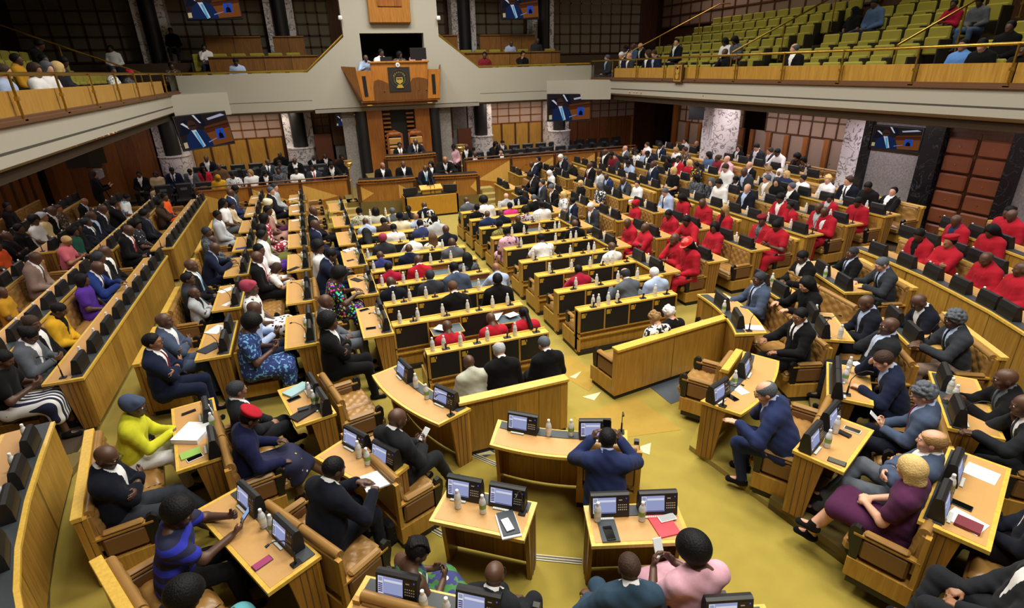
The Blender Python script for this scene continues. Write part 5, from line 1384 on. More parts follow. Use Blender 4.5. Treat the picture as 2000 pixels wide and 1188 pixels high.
(10.168,18.088,.32,1.625,1.011,'lapR','f','d','bald','-','suit','black','white','-','black','person in black suit in the long rear row,fourth row,right block',False),
(10.166,17.466,.32,1.661,1.015,'lapD','f','d','short','black','top','maroon','-','-','black','person in maroon top,fourth row,right block',False),
(10.168,17.373,.32,1.499,.953,'lapL','f','l','short','dgrey','suit','dgrey','white','maroon','dgrey','person in dark grey suit,grey hair and dark tie,fourth row,right block',False),
(10.168,16.483,.32,1.499,1.003,'lapD','f','d','short','black','suit','dnavy','white','-','dnavy','person in dark jacket over white,fourth row,right block',False),
(10.168,16.213,.32,1.589,.925,'desk','f','d','short','black','shirt','lblue','-','-','navy','person in pale blue shirt,head bent,fourth row,right block',False),
(10.167,15.025,.32,1.499,1.007,'lap','f','d','bald','-','suit','navy','white','blue','navy','person in navy suit and blue tie,fourth row,right block',False),
(10.168,13.974,.32,1.571,.968,'lap','f','l','bob','blond','top','black','-','-','black','person in black sheer top and fair hair,fourth row,right block',False),
(10.168,12.876,.32,1.661,.954,'lapR','f','d','long','black','top','pgrey','-','-','black','person in grey print top and long braids,fourth row,right block',False),
(10.168,12.26,.32,1.535,.949,'lapL','f','l','bob','grey','top','pnavyd','-','-','black','person in dark print top and grey hair,fourth row,right block',False),
(10.166,11.847,.32,1.661,1.003,'lapD','f','m','short','black','shirt','white','-','plum','black','person in white shirt and dark tie,fourth row,right block',False),
(10.168,10.896,.32,1.571,1.007,'lapL','f','l','bald','-','suit','dnavy','lblue','-','dnavy','person in dark jacket,bald head and lanyard,fourth row,right block',False),
(10.167,9.724,.32,1.517,1.02,'phone','f','d','short','black','suit','red','white','-','red','person in red overalls,looking at a phone,fourth row,right block',False),
(10.168,9.506,.32,1.517,.88,'lap','f','d','short','black','suit','red','pgrey','-','red','person in red overalls over a printed top,fourth row,right block',False),
(10.168,8.637,.32,1.499,1.03,'lapD','f','d','bald','-','suit','red','lgrey','-','red','person in red overalls over a grey shirt,fourth row,right block',False),
(10.168,8.5,.32,1.589,.978,'phone','f','d','bald','-','suit','red','white','-','red','person in red overalls open over a white shirt,fourth row,right block',False),
(11.249,18.526,.42,1.553,.927,'lapR','f','l','bald','-','suit','grey','white','-','grey','person in grey suit and bald head in the rear rows,fifth row,right block',False),
(11.25,17.759,.42,1.571,.879,'lap','f','d','short','black','top','pdotw','-','-','black','person in white top with black dots,fifth row,right block',False),
(11.25,17.26,.42,1.517,.933,'lapL','f','l','bald','-','shirt','lblue','-','-','navy','person in pale blue shirt and bald head,fifth row,right block',False),
(11.25,16.888,.42,1.553,.951,'lapD','f','d','short','black','suit','dnavy','white','-','dnavy','person in dark suit beside a pale blue shirt,fifth row,right block',False),
(11.25,15.805,.42,1.607,.884,'lap','f','d','long','black','top','black','-','-','black','person in black top and long curly black hair,fifth row,right block',False),
(11.249,15.259,.42,1.607,.964,'lapL','f','d','short','black','suit','red','white','-','black','person in red jacket in the rear rows,fifth row,right block',False),
(11.25,14.689,.42,1.589,.918,'lap','f','l','bob','blond','top','red','-','-','black','person in red top and fair curly hair,fifth row,right block',False),
(11.25,14.315,.42,1.607,.91,'lapR','f','d','short','black','top','pyellowd','-','-','black','person in yellow and black print top,fifth row,right block',False),
(11.25,12.899,.42,1.517,1.05,'lapD','f','l','short','dbrown','shirt','white','-','navy','black','person in white shirt and tie,looking down,fifth row,right block',False),
(11.236,12.349,.42,1.571,.86,'desk','f','d','short','black','suit','dnavy','white','-','dnavy','person in dark suit,head bowed low,fifth row,right block',False),
(11.25,12.134,.42,1.481,1.052,'lapD','f','d','bald','-','suit','dgrey','lblue','-','dgrey','person in dark grey suit and shaved head,fifth row,right block',False),
(11.249,11.395,.42,1.535,.973,'lapR','f','l','short','grey','suit','tan','white','-','tan','person in tan jacket and grey hair,fifth row,right block',False),
(11.249,11.081,.42,1.589,.954,'lapL','f','l','bob','dgrey','suit','black','black','-','black','person in black jacket beside a tan jacket,fifth row,right block',False),
(11.249,10.56,.42,1.517,.917,'lapR','f','l','short','grey','suit','black','white','-','black','person in black suit and neat grey hair,fifth row,right block',False),
(11.249,9.438,.42,1.643,.87,'lapL','f','d','bun','black','suit','red','lgrey','-','red','person in red jacket over a grey shirt,fifth row,right block',False),
(11.249,8.656,.42,1.625,.952,'lapD','f','d','short','black','suit','red','red','-','red','person in red overalls beside the desk end,fifth row,right block',False),
(12.244,18.6,.52,1.625,.89,'lapR','f','l','short','dbrown','shirt','white','-','-','black','person in white shirt and beard in the rear rows,sixth row,right block',False),
(12.243,17.642,.52,1.589,.975,'lapD','f','d','short','black','suit','navy','white','-','navy','person in navy suit in the rear rows,sixth row,right block',False),
(12.242,16.689,.52,1.661,.932,'lapD','f','l','bob','dblond','shirt','white','-','-','black','person in white shirt and brown hair,sixth row,right block',False),
(12.244,16.263,.52,1.589,.963,'lapR','f','m','short','dbrown','top','pbrown','-','-','black','person in brown print top,sixth row,right block',False),
(12.243,15.019,.52,1.535,.951,'lapR','f','l','long','black','top','denim','-','-','navy','person in denim top and dark hair,sixth row,right block',False),
(12.243,14.567,.52,1.553,.918,'lapR','f','d','bun','dbrown','top','maroon','-','-','black','person in maroon top and bun,sixth row,right block',False),
(12.244,14.145,.52,1.661,.939,'lapR','f','l','bald','-','shirt','pinkw','-','-','dgrey','person in pink shirt and bald head,sixth row,right block',False),
(12.244,13.16,.52,1.589,.899,'lapR','f','l','bald','-','suit','black','white','-','black','person in black suit and bald head,sixth row,right block',False),
(12.243,12.338,.52,1.607,.904,'lapD','f','l','curly','dblond','suit','lgrey','white','-','grey','person in grey jacket and curly fair hair,sixth row,right block',False),
(12.244,12.007,.52,1.517,.875,'lapL','f','m','hijab','white','top','blue','-','-','navy','person in white headscarf,sixth row,right block',False),
(12.232,11.748,.52,1.499,.86,'lap','f','l','bob','blond','top','blue','-','-','navy','person in blue top and blond hair,sixth row,right block',False),
(12.156,11.114,.52,1.481,.86,'lap','f','m','bun','black','top','white','-','-','white','person in white top and sunglasses on the head,sixth row,right block',False),
(12.244,10.433,.52,1.517,.931,'lapL','f','l','curly','blond','shirt','white','-','-','white','person in white shirt and short blond hair,sixth row,right block',False),
(12.244,9.826,.52,1.661,.995,'lapR','f','l','short','dbrown','suit','dnavy','white','navy','dnavy','person in dark suit,glasses and tie,sixth row,right block',True),
(12.244,9.245,.52,1.535,.985,'lapD','f','d','short','black','top','black','-','-','black','person in black dress,looking down,sixth row,right block',False),
(12.244,8.815,.52,1.499,.933,'recline','f','l','short','black','suit','black','white','-','black','person in black suit with one arm along the sofa,sixth row,right block',False),
(13.829,15.498,.64,1.499,.904,'lapL','f','l','long','dbrown','suit','black','white','-','black','person in black jacket and long brown hair at the wall row',False),
(13.827,14.585,.64,1.643,1.035,'lapD','f','l','short','black','suit','dgrey','white','-','dgrey','person in dark suit,hand at the lips,wall row',False),
(13.827,14.07,.64,1.481,.961,'lapR','f','l','short','dbrown','suit','dgrey','white','-','dgrey','person in dark suit and short beard,wall row',False),
(13.828,13.585,.64,1.571,1.022,'desk','f','d','short','black','shirt','white','-','-','dgrey','person in white sleeves and grey vest,wall row',False),
(13.828,12.931,.64,1.571,.964,'lapD','f','m','long','black','suit','dbrown','black','-','black','person in brown jacket and long dark hair,wall row',False),
(13.828,12.67,.64,1.535,.903,'lapD','f','m','bob','black','top','pbrown','-','-','black','person in dark print top,wall row',False),
(13.728,18.314,.64,1.499,.86,'lap','f','l','short','dbrown','shirt','white','-','-','black','person in white shirt beside the tall marble column',False),
(13.736,17.5,.64,1.499,.86,'lapD','f','l','bald','-','suit','black','black','-','black','person in black shirt and bald head beside the marble column',False),
(10.208,6.489,.32,1.385,1.0,'lapD','f','d','short','black','suit','red','black','-','red','person in red jacket open over a black lettered shirt',False),
(10.088,5.954,.32,1.385,1.0,'cross','f','m','beret','red','suit','red','red','-','red','person in red overalls and bright red beret,arms folded',False),
(9.847,5.145,.32,1.277,1.0,'lapD','m','d','bald','-','suit','red','red','-','red','person in red overalls and shaved head,head bowed',False),
(9.645,4.612,.32,1.259,1.0,'lapR','m','d','bald','-','suit','red','red','-','red','person in red overalls,hands together,at the right edge',False),
(11.31,6.597,.42,1.241,1.0,'lapD','f','d','bald','-','suit','red','blue','-','red','person in red overalls over a checked shirt',False),
(11.157,5.918,.42,1.331,1.0,'lapD','f','d','long','black','suit','red','red','-','red','person in red top and long black hair',False),
(10.761,4.821,.42,1.295,1.0,'cross','f','d','short','black','suit','red','red','-','red','person in red overalls,arms folded,at the right edge',False),
(12.186,6.353,.52,1.385,1.0,'lap','f','d','bun','black','suit','red','red','-','red','person in red overalls in the last red row',False),
(12.142,6.198,.52,1.277,1.0,'lapD','f','d','bald','-','suit','red','red','-','red','person in red overalls with a pocket badge in the last red row',False),
(11.908,5.511,.52,1.259,1.0,'lapL','f','d','short','black','suit','navy','navy','-','navy','person in navy top leaning at the right edge',False),
(3.961,14.581,0,.09,.902,'lapD','f','d','bald','-','suit','grey','white','-','grey','person in grey suit on the far front bench,right centre benches',False),
(4.202,13.711,0,.054,1.02,'lapD','f','d','afro','black','top','white','-','-','white','person in white top,yellow shawl and white headscarf,right centre benches',False),
(5.083,14.58,0,-.09,.901,'lap','f','l','bald','-','suit','lgrey','white','-','lgrey','person in light grey suit and bald head,right centre benches',False),
(5.502,14.58,0,-.072,.941,'lap','f','m','short','black','suit','dnavy','white','-','dnavy','person in dark suit leaning left,right centre benches',False),
(3.966,13.71,0,.036,.886,'lap','f','d','bun','black','top','black','-','-','black','person in black top and hair in a bun,right centre benches',False),
(4.865,13.672,0,.054,.86,'lap','f','d','short','black','top','hotpink','-','-','black','person in hot pink top,right centre benches',False),
(5.617,13.71,0,-.018,.958,'lapD','f','l','short','grey','suit','black','white','-','black','person in black suit and grey hair,right centre benches',False),
(5.437,12.85,0,.054,.98,'lap','f','d','bun','black','top','white','-','-','white','person in white dress,low back,right centre benches',False),
(3.973,12.85,0,.018,.9,'lap','f','d','bald','-','suit','blue','lblue','-','blue','person in bright blue suit,right centre benches',False),
(4.365,12.85,0,-.054,.887,'lapD','f','d','bald','-','suit','dnavy','dnavy','-','dnavy','person in dark navy jacket,bent forward,right centre benches',False),
(5.043,12.851,0,.054,.883,'lapD','f','d','afro','black','top','pmint','-','-','black','person in mint and brown print top,right centre benches',False),
(3.987,11.87,0,.018,.86,'lapD','f','d','wrap','dnavy','top','pgreen','-','-','pgreen','person in green print dress and dark headwrap,right centre benches',False),
(4.467,11.93,0,-.054,.929,'chin','f','d','bald','-','suit','black','black','-','black','person in black suit,hand at the face,right centre benches',False),
(3.884,11.031,0,.054,.919,'lapD','f','d','bun','black','top','plilac','-','-','plilac','person in lilac dress with purple flowers,right centre benches',False),
(5.485,11.03,0,-.072,.928,'lap','f','d','bald','-','suit','black','white','-','black','person in black suit at the far bench end,right centre benches',False),
(4.34,10.09,0,.018,.96,'desk','m','d','short','black','top','pwhite','-','-','white','person in white textured jacket writing on an open flap,right centre benches',False),
(5.435,9.25,0,.072,.9,'lap','m','d','bald','-','shirt','white','-','-','white','person in white shirt,right centre benches',False),
(4.309,8.315,0,-.036,.86,'desk','m','d','short','black','suit','crimson','crimson','-','crimson','person in crimson top reading an open sheet,right centre benches',False),
(4.839,7.521,0,.09,.954,'desk','m','l','fringe','dgrey','suit','grey','white','-','grey','person in grey suit and balding head,right centre benches',False),
(5.338,7.52,0,-.09,.916,'lapD','m','l','short','white','suit','lblue','white','-','lblue','person in pale blue jacket and white hair,right centre benches',False),
(4.4,6.057,0,.065,.86,'lapD','m','l','curly','dblond','top','pbwflower','-','-','pbwflower','person in black and white flower dress on the front sofa',False),
(4.708,6.144,0,.083,.86,'lapD','m','l','curly','white','top','black','-','-','black','person in black top and white curly hair on the front sofa',False),
(1.047,14.291,0,.09,.952,'lapD','f','d','bun','black','top','psage','-','-','psage','person in sage print dress,left centre benches',False),
(1.425,14.29,0,-.072,.925,'lap','f','d','bob','black','top','lgreyw','-','-','lgrey','person in pale grey top and straight bob,left centre benches',False),
(1.852,14.29,0,-.072,.887,'lap','f','d','short','grey','suit','grey','white','-','grey','person in grey jacket,grey hair and glasses,left centre benches',True),
(2.266,14.29,0,-.054,.895,'lap','f','d','tail','black','suit','dgrey','dgrey','-','dgrey','person in dark grey jacket and ponytail,left centre benches',False),
(2.716,14.29,0,-.018,.94,'lapD','f','d','bald','-','suit','dnavy','white','-','dnavy','person in dark navy suit,the one closest to the lectern,left centre benches',False),
(1.092,13.411,0,.072,.899,'lapD','f','d','bald','-','shirt','lblue','-','-','navy','person in pale blue shirt in the second bench row,left centre benches',False),
(1.51,13.41,0,.018,.869,'lapD','f','d','short','black','shirt','dbrown','-','-','black','person in dark brown shirt,left centre benches',False),
(1.896,13.41,0,-.09,.939,'lap','f','d','wrap','dnavy','top','cream','-','-','cream','person in cream top and big navy headwrap,left centre benches',False),
(2.299,13.41,0,.0,.891,'lap','f','m','bald','-','shirt','lblue','-','-','navy','person in pale blue shirt and balding head,left centre benches',False),
(2.661,13.41,0,-.018,.913,'lap','f','d','wrap','pbwflower','top','pbwflower','-','-','pbwflower','person in black,white and yellow print dress,left centre benches',False),
(2.607,12.511,0,.072,.979,'lapD','f','d','bun','black','suit','lgrey','white','-','lgrey','person in light grey jacket and tied hair,left centre benches',False),
(.989,12.51,0,-.018,.879,'lapD','f','d','long','black','top','black','-','-','black','person in black top and very long black hair,left centre benches',False),
(1.623,12.51,0,.0,.907,'lapD','f','d','short','black','top','white','-','-','white','person in white sleeveless top,left centre benches',False),
(2.257,12.511,0,.072,.929,'lapD','f','d','short','black','suit','indigo','white','-','navy','person in blue grey suit,left centre benches',False),
(2.649,11.611,0,.09,.959,'chin','f','d','bald','-','suit','dnavy','dnavy','-','dnavy','person in dark suit,hand on the cheek,left centre benches',False),
(1.239,11.61,0,-.018,.946,'lap','f','d','wrap','rose','suit','dgrey','dgrey','-','dgrey','person in grey hooded jacket and pale pink headwrap,left centre benches',False),
(1.878,11.61,0,.018,.872,'desk','f','d','short','black','shirt','white','-','-','navy','person in white shirt leaning over the flap,left centre benches',False),
(2.304,11.583,0,.054,.86,'lap','f','l','long','brown','top','pcreamg','-','-','cream','person in cream print blouse and long brown hair,left centre benches',False),
(1.061,10.72,0,-.072,.86,'lapD','m','d','bald','-','shirt','violet','-','-','navy','person in violet blue shirt and shaved head,left centre benches',False),
(1.638,10.75,0,-.018,.919,'lap','m','d','bald','-','suit','navy','lblue','-','navy','person in navy suit and shaved head,left centre benches',False),
(2.532,10.75,0,-.09,.932,'lap','m','d','bald','-','suit','grey','white','-','grey','person in grey suit leaning at the aisle end,left centre benches',False),
(1.113,9.87,0,.036,.877,'lapD','m','d','short','black','suit','crimson','crimson','-','crimson','person in crimson top,left centre benches',False),
(1.673,9.87,0,-.036,.929,'lapD','m','d','bald','-','suit','red','white','-','red','person in red overalls with a white collar,left centre benches',False),
(2.602,9.87,0,.054,.877,'lap','m','d','long','black','top','pgrey','-','-','black','person in grey print top and long black hair,aisle end,left centre benches',False),
(1.024,8.971,0,.072,.905,'lapD','m','d','bald','-','suit','dnavy','white','-','dnavy','person in dark navy suit and headset band,left centre benches',False),
(1.687,8.97,0,.09,.938,'lap','m','d','short','dgrey','suit','dgrey','white','-','dgrey','person in charcoal suit and greying hair,left centre benches',False),
(2.155,8.97,0,.018,.987,'lapD','m','d','short','black','suit','slate','white','-','slate','person in slate suit and close cropped hair,left centre benches',False),
(2.953,8.97,0,.0,.88,'desk','m','m','bald','-','shirt','lblue','-','-','navy','person in pale blue shirt bent over an open flap,left centre benches',False),
(1.911,8.13,0,-.018,.962,'lapD','m','l','short','brown','suit','black','white','-','black','person in black suit and headphones,left centre benches',False),
(2.644,8.13,0,-.09,.996,'lap','m','m','short','black','suit','black','black','-','black','person in black suit beside the aisle,left centre benches',False),
(1.514,6.97,0,-.018,.86,'lapD','m','d','bald','-','top','red','-','-','red','person in red top and shaved head,turned aside,left centre benches',False),
(2.185,6.98,0,.036,.86,'lapD','m','d','bald','-','top','red','-','-','red','person in red top between two open flaps,left centre benches',False),
(2.692,6.97,0,-.09,.86,'lapD','m','d','tail','black','top','red','-','-','red','person in red top and long braided ponytail,left centre benches',False),
(1.52,5.811,0,.09,.874,'lapD','m','d','bald','-','suit','palegrey','palegrey','-','grey','person in pale grey jacket with a thin strap,left centre benches',False),
(1.916,5.81,0,-.018,.949,'lapD','m','l','fringe','lgrey','suit','black','white','-','black','person in black suit and bald crown,left centre benches',False),
(2.547,5.811,0,.054,.918,'lapD','m','l','short','grey','suit','black','white','-','black','person in black suit and thick grey hair,left centre benches',False),
(-2.896,20.769,.22,-3.088,.908,'lapD','f','m','hijab','mustard','top','yellow','-','-','black','person in yellow top and mustard headscarf,front press row',False),
(-2.441,20.769,.22,-3.07,.949,'lapD','f','d','short','black','top','pgreyw','-','-','black','person in white print blouse,front press row',False),
(-1.881,20.771,.22,-3.07,.953,'lapR','f','l','bob','dblond','top','white','-','-','black','person in white blouse and fair hair,front press row',False),
(-1.433,20.769,.22,-3.052,.934,'lapD','f','m','long','black','suit','black','white','-','black','person in black jacket and long dark hair,front press row',False),
(-1.002,20.77,.22,-3.106,.962,'lap','f','d','short','black','top','pgrey','-','-','black','person in grey print top,front press row',False),
(-.434,20.77,.22,-3.106,.907,'lap','f','d','short','black','top','white','-','-','black','person in white ruffled blouse,front press row',False),
(.126,20.77,.22,-3.106,.962,'lapR','f','d','short','black','suit','dgrey','white','red','dgrey','person in grey suit and red tie,front press row',False),
(-5.271,21.46,.42,-3.178,.883,'lap','f','d','short','black','suit','black','white','-','black','person in black jacket,leaning forward,second press row',False),
(-4.807,21.46,.42,-3.214,.86,'lap','f','d','bob','dbrown','top','beige','-','-','beige','person in beige lace dress,second press row',False),
(-4.298,21.46,.42,-3.142,.947,'lapD','f','d','short','black','suit','navy','white','blue','navy','person in navy suit and blue tie,second press row',False),
(-3.776,21.46,.42,-3.214,.88,'lapD','f','d','short','black','suit','grey','white','-','grey','person in grey jacket,head bowed,second press row',False),
(-3.39,21.46,.42,-3.106,.897,'lapL','f','d','bob','black','suit','red','black','-','black','person in bright red jacket,second press row',False),
(-2.877,21.46,.42,-3.142,.949,'lap','f','d','bald','-','shirt','brown','-','-','black','person in brown shirt,second press row',False),
(-1.343,21.46,.42,-3.106,.968,'lapL','f','d','bald','-','suit','dgrey','white','navy','dgrey','person in charcoal suit,second press row',False),
(-.948,21.46,.42,-3.214,.928,'chin','f','d','short','black','top','pgrey','-','-','black','person in print top,hand at the mouth,second press row',False),
(-.442,21.46,.42,-3.16,.986,'lapD','f','d','bald','-','suit','black','white','-','black','person in black suit with white shirt,second press row',False),
(-3.309,22.14,.52,-3.16,1.033,'lap','f','d','bald','-','suit','dnavy','white','-','dnavy','person in dark suit in the back row of black chairs',False),
(-.913,22.14,.52,-3.214,1.023,'lapD','f','d','bald','-','suit','black','black','-','black','person in black clothes in the back row of black chairs',False),
(.197,22.139,.52,-3.052,.86,'lapD','f','d','bald','-','suit','dnavy','white','-','dnavy','person in dark suit at the right end of the back row',False),
(.639,22.14,.52,-3.196,.86,'lap','f','d','bald','-','suit','black','white','-','black','person in black robe and white collar beside the desk end',False),
(.742,20.77,.22,-3.142,1.07,'desk','f','d','short','black','suit','black','white','-','black','person in black robe and white bands behind a laptop,front press row',False),
(1.165,21.46,.42,-3.178,.946,'lapL','f','d','short','black','suit','black','black','-','black','person in black dress beside the golden mace,second press row',False),
(2.288,18.951,.36,-3.232,.98,'lapL','f','m','bald','-','suit','robe','white','-','black',"person in black robe at the left end of the clerks' table",False),
(2.975,18.95,.36,-3.16,.976,'lap','f','d','bald','-','suit','robe','white','-','black',"person in black robe beside the gap in the clerks' table",False),
(3.921,18.949,.36,-3.196,.916,'lapR','f','l','bob','black','suit','robe','white','-','black','person in black robe and dark bob hair behind the lectern',False),
(4.361,18.95,.36,-3.124,1.07,'desk','f','m','bald','-','suit','robe','white','-','black',"person in black robe at the right end of the clerks' table",False),
(3.099,20.12,.9,-3.124,.921,'lap','f','d','short','black','suit','black','white','red','black','person in black jacket on the left throne',False),
(3.616,20.12,.9,-3.088,1.055,'desk','f','d','bald','-','suit','dnavy','white','black','dnavy','person in dark suit and striped shirt on the right throne',False),
(5.331,21.46,.42,-3.196,1.046,'lapD','f','d','short','black','shirt','pinkw','-','-','black','person in pink striped shirt and open black jacket,second press row',False),
(5.843,21.46,.42,-3.214,1.033,'lapD','f','d','bald','-','suit','black','white','-','black','person in black robe next to the right mace,second press row',False),
(5.976,20.769,.22,-3.232,1.07,'desk','f','d','bald','-','suit','black','white','-','black','person in black robe at the desk corner right of the podium,front press row',False),
(7.059,21.46,.42,-3.142,1.032,'chin','f','d','bob','black','suit','black','black','-','black','person in black jacket among empty black chairs,second press row',False),
(7.556,22.139,.52,-3.052,.918,'lapD','f','l','short','black','suit','dgrey','white','-','dgrey','person in dark suit with face lowered among empty chairs',False),
(7.073,20.769,.22,-3.196,1.024,'lapR','f','l','short','black','suit','black','white','-','black','person in black jacket and white shirt behind the rail,front press row',False),
(-1.726,21.82,3.6,-3.106,1.024,'lapD','f','d','short','black','shirt','lblue','-','-','navy','person in pale blue shirt on the far balcony',False),
(-3.639,21.819,3.6,-3.07,.935,'lapL','f','d','short','black','top','pbrown','-','-','black','person in dark print top at the balcony corner',False),
(-2.696,22.95,4.2,-3.124,.908,'chin','f','d','short','black','shirt','white','-','-','navy','person in white shirt,head on hand,behind the balcony bench',False),
(-5.334,22.6,4.2,-3.124,.896,'lapR','f','d','short','black','shirt','white','-','-','navy','person in white shirt and cap on the dark steps',False),
(-3.74,23.9,4.8,-3.124,.881,'lap','f','d','short','black','shirt','black','-','-','black','person in dark clothes high on the far balcony',False),
(8.334,22.95,4.2,-3.124,.931,'lapD','f','d','bald','-','shirt','lblue','-','-','navy','person in pale blue shirt reading,second balcony row',False),
(9.454,22.95,4.2,-3.106,1.002,'lapD','f','d','bald','-','shirt','dgrey','-','-','black','person in dark shirt behind a laptop,second balcony row',False),
(6.892,21.821,3.6,-3.088,1.057,'lapR','f','d','short','black','shirt','maroon','-','-','black','person in dark red shirt,front balcony row',False),
(8.4,21.82,3.6,-3.142,1.07,'chin','f','m','short','black','shirt','black','-','-','black','person in black shirt,hand at the chin,front balcony row',False),
(2.374,20.98,3.72,-3.16,.949,'desk','f','d','bald','-','shirt','lblue','-','-','navy','person in pale blue shirt at the left of the wooden box',False),
(2.909,20.979,3.72,-3.07,1.06,'lapL','f','d','short','black','shirt','white','-','-','navy','person in white shirt in the wooden box',False),
(3.53,20.979,3.72,-3.052,.997,'lapL','f','d','bob','black','top','pbrown','-','-','black','person in dark flower print top in the wooden box',False),
(4.148,20.98,3.72,-3.178,1.07,'lapL','f','d','short','black','top','pinkw','-','-','black','person in pink top behind a screen in the wooden box',False),
(-5.77,17.661,3.94,-1.535,1.07,'lapD','f','d','short','black','shirt','black','-','-','black','person in dark clothes and white cap high on the left gallery',False),
(-4.92,13.986,3.66,-1.535,.94,'lap','f','d','short','black','shirt','mustard','-','-','navy','person in yellow top in the left gallery',False),
(-4.921,15.309,3.66,-1.481,.955,'lapR','f','d','short','black','shirt','black','-','-','navy','person in black top in the left gallery',False),
(-4.92,16.135,3.66,-1.553,.949,'lapD','f','d','short','black','shirt','dgrey','-','-','denim','person in grey top and jeans in the left gallery',False),
(-4.071,12.14,3.38,-1.517,.997,'lapR','f','m','bob','dbrown','top','white','-','-','navy','person in white tee and brown hair in the left gallery',False),
(-4.069,12.677,3.38,-1.661,1.02,'lapR','f','l','bob','grey','top','white','-','-','navy','person in white blouse and grey hair in the left gallery',False),
(-4.069,13.159,3.38,-1.499,1.022,'lapL','f','l','bob','blond','top','black','-','-','black','person in black top and blond hair in the left gallery',False),
(-4.07,16.656,3.38,-1.607,.992,'lapR','f','d','short','black','shirt','pgreyw','-','-','grey','person in pale checked shirt in the left gallery',False),
(-4.07,17.871,3.38,-1.607,.938,'lapD','f','d','bun','hairred','top','pgrey','-','-','black','person in grey print top and red hair in the left gallery',False),
(-4.07,10.932,3.38,-1.589,.975,'lapL','f','l','short','dbrown','shirt','lblue','-','-','denim','person in pale blue top at the left gallery edge',False),
(11.62,20.827,3.47,1.553,1.005,'lapR','f','l','short','grey','suit','dgrey','lblue','-','dgrey','person in dark jacket,grey hair,first in the right gallery',False),
(11.62,19.588,3.47,1.535,1.07,'lapD','f','l','short','white','suit','navy','white','-','navy','person in navy suit and white hair in the right gallery',False),
(11.62,19.198,3.47,1.535,1.019,'lapR','f','l','bald','-','suit','dgrey','white','-','dgrey','person in dark suit and bald head in the right gallery',False),
(11.621,17.967,3.47,1.643,1.063,'lapR','f','l','bob','dbrown','suit','dnavy','white','-','dnavy','person in dark jacket and brown hair in the right gallery',False),
(11.62,17.457,3.47,1.553,1.07,'lapD','f','l','short','dbrown','suit','navy','lblue','-','navy','person in navy suit and brown hair in the right gallery',False),
(12.47,20.737,3.8,1.607,1.01,'lapD','f','d','short','black','suit','dnavy','white','-','dnavy','person in dark suit,second row of the right gallery',False),
(12.47,20.375,3.8,1.607,1.04,'lapL','f','d','bald','-','suit','denim','lblue','-','dgrey','person in blue jacket,second row of the right gallery',False),
(12.47,19.696,3.8,1.517,1.04,'lapD','f','l','bald','-','suit','black','white','-','black','person in black suit and bald head,second gallery row',False),
(12.47,17.597,3.8,1.553,1.07,'lapL','f','l','short','black','suit','dnavy','white','-','dnavy','person in dark suit and white shirt alone in the right gallery',False),
(12.47,15.042,3.8,1.571,.998,'lapD','f','d','bob','black','top','white','-','-','black','person in white top and dark hair in the right gallery',False),
(12.47,14.609,3.8,1.481,1.017,'lapD','f','d','bob','black','top','pgrey','-','-','black','person in grey print top in the right gallery',False),
(11.619,13.978,3.47,1.643,.999,'chin','f','d','bald','-','suit','black','black','-','black','person in black suit,hand at the face,behind the gallery rail',False),
(11.62,11.542,3.47,1.571,1.01,'lapR','f','l','fringe','grey','suit','black','white','-','black','person in black suit and balding grey hair behind the rail',False),
(14.17,12.272,4.46,1.535,.922,'lapR','f','d','hijab','black','top','black','-','-','black','person in black veil and dress high in the gallery',False),
(14.17,11.657,4.46,1.517,1.053,'lapD','f','d','short','black','shirt','denim','-','-','navy','person in denim shirt high in the gallery',False),
(14.17,9.701,4.46,1.607,.86,'chin','f','d','short','black','shirt','crimson','-','-','denim','person in crimson shirt taking a photo high in the gallery',False),
(14.169,9.164,4.46,1.643,.86,'lapD','f','d','short','black','shirt','grey','-','-','denim','person in grey tee and jeans high in the gallery',False),
(11.62,7.628,3.47,1.643,.944,'lap','f','m','short','black','shirt','sky2','-','-','denim','person in blue tee behind the gallery rail',False),
(11.62,7.252,3.47,1.589,.952,'lapD','f','l','short','black','shirt','black','-','-','black','person in black tee behind the gallery rail',False),
(12.47,7.446,3.8,1.607,.909,'lap','f','d','short','black','shirt','black','-','-','black','person in black clothes holding a paper in the gallery',False),
(11.619,6.599,3.47,1.661,.86,'chin','f','d','short','black','shirt','black','-','-','black',"person in black clothes at the gallery's right edge",False))
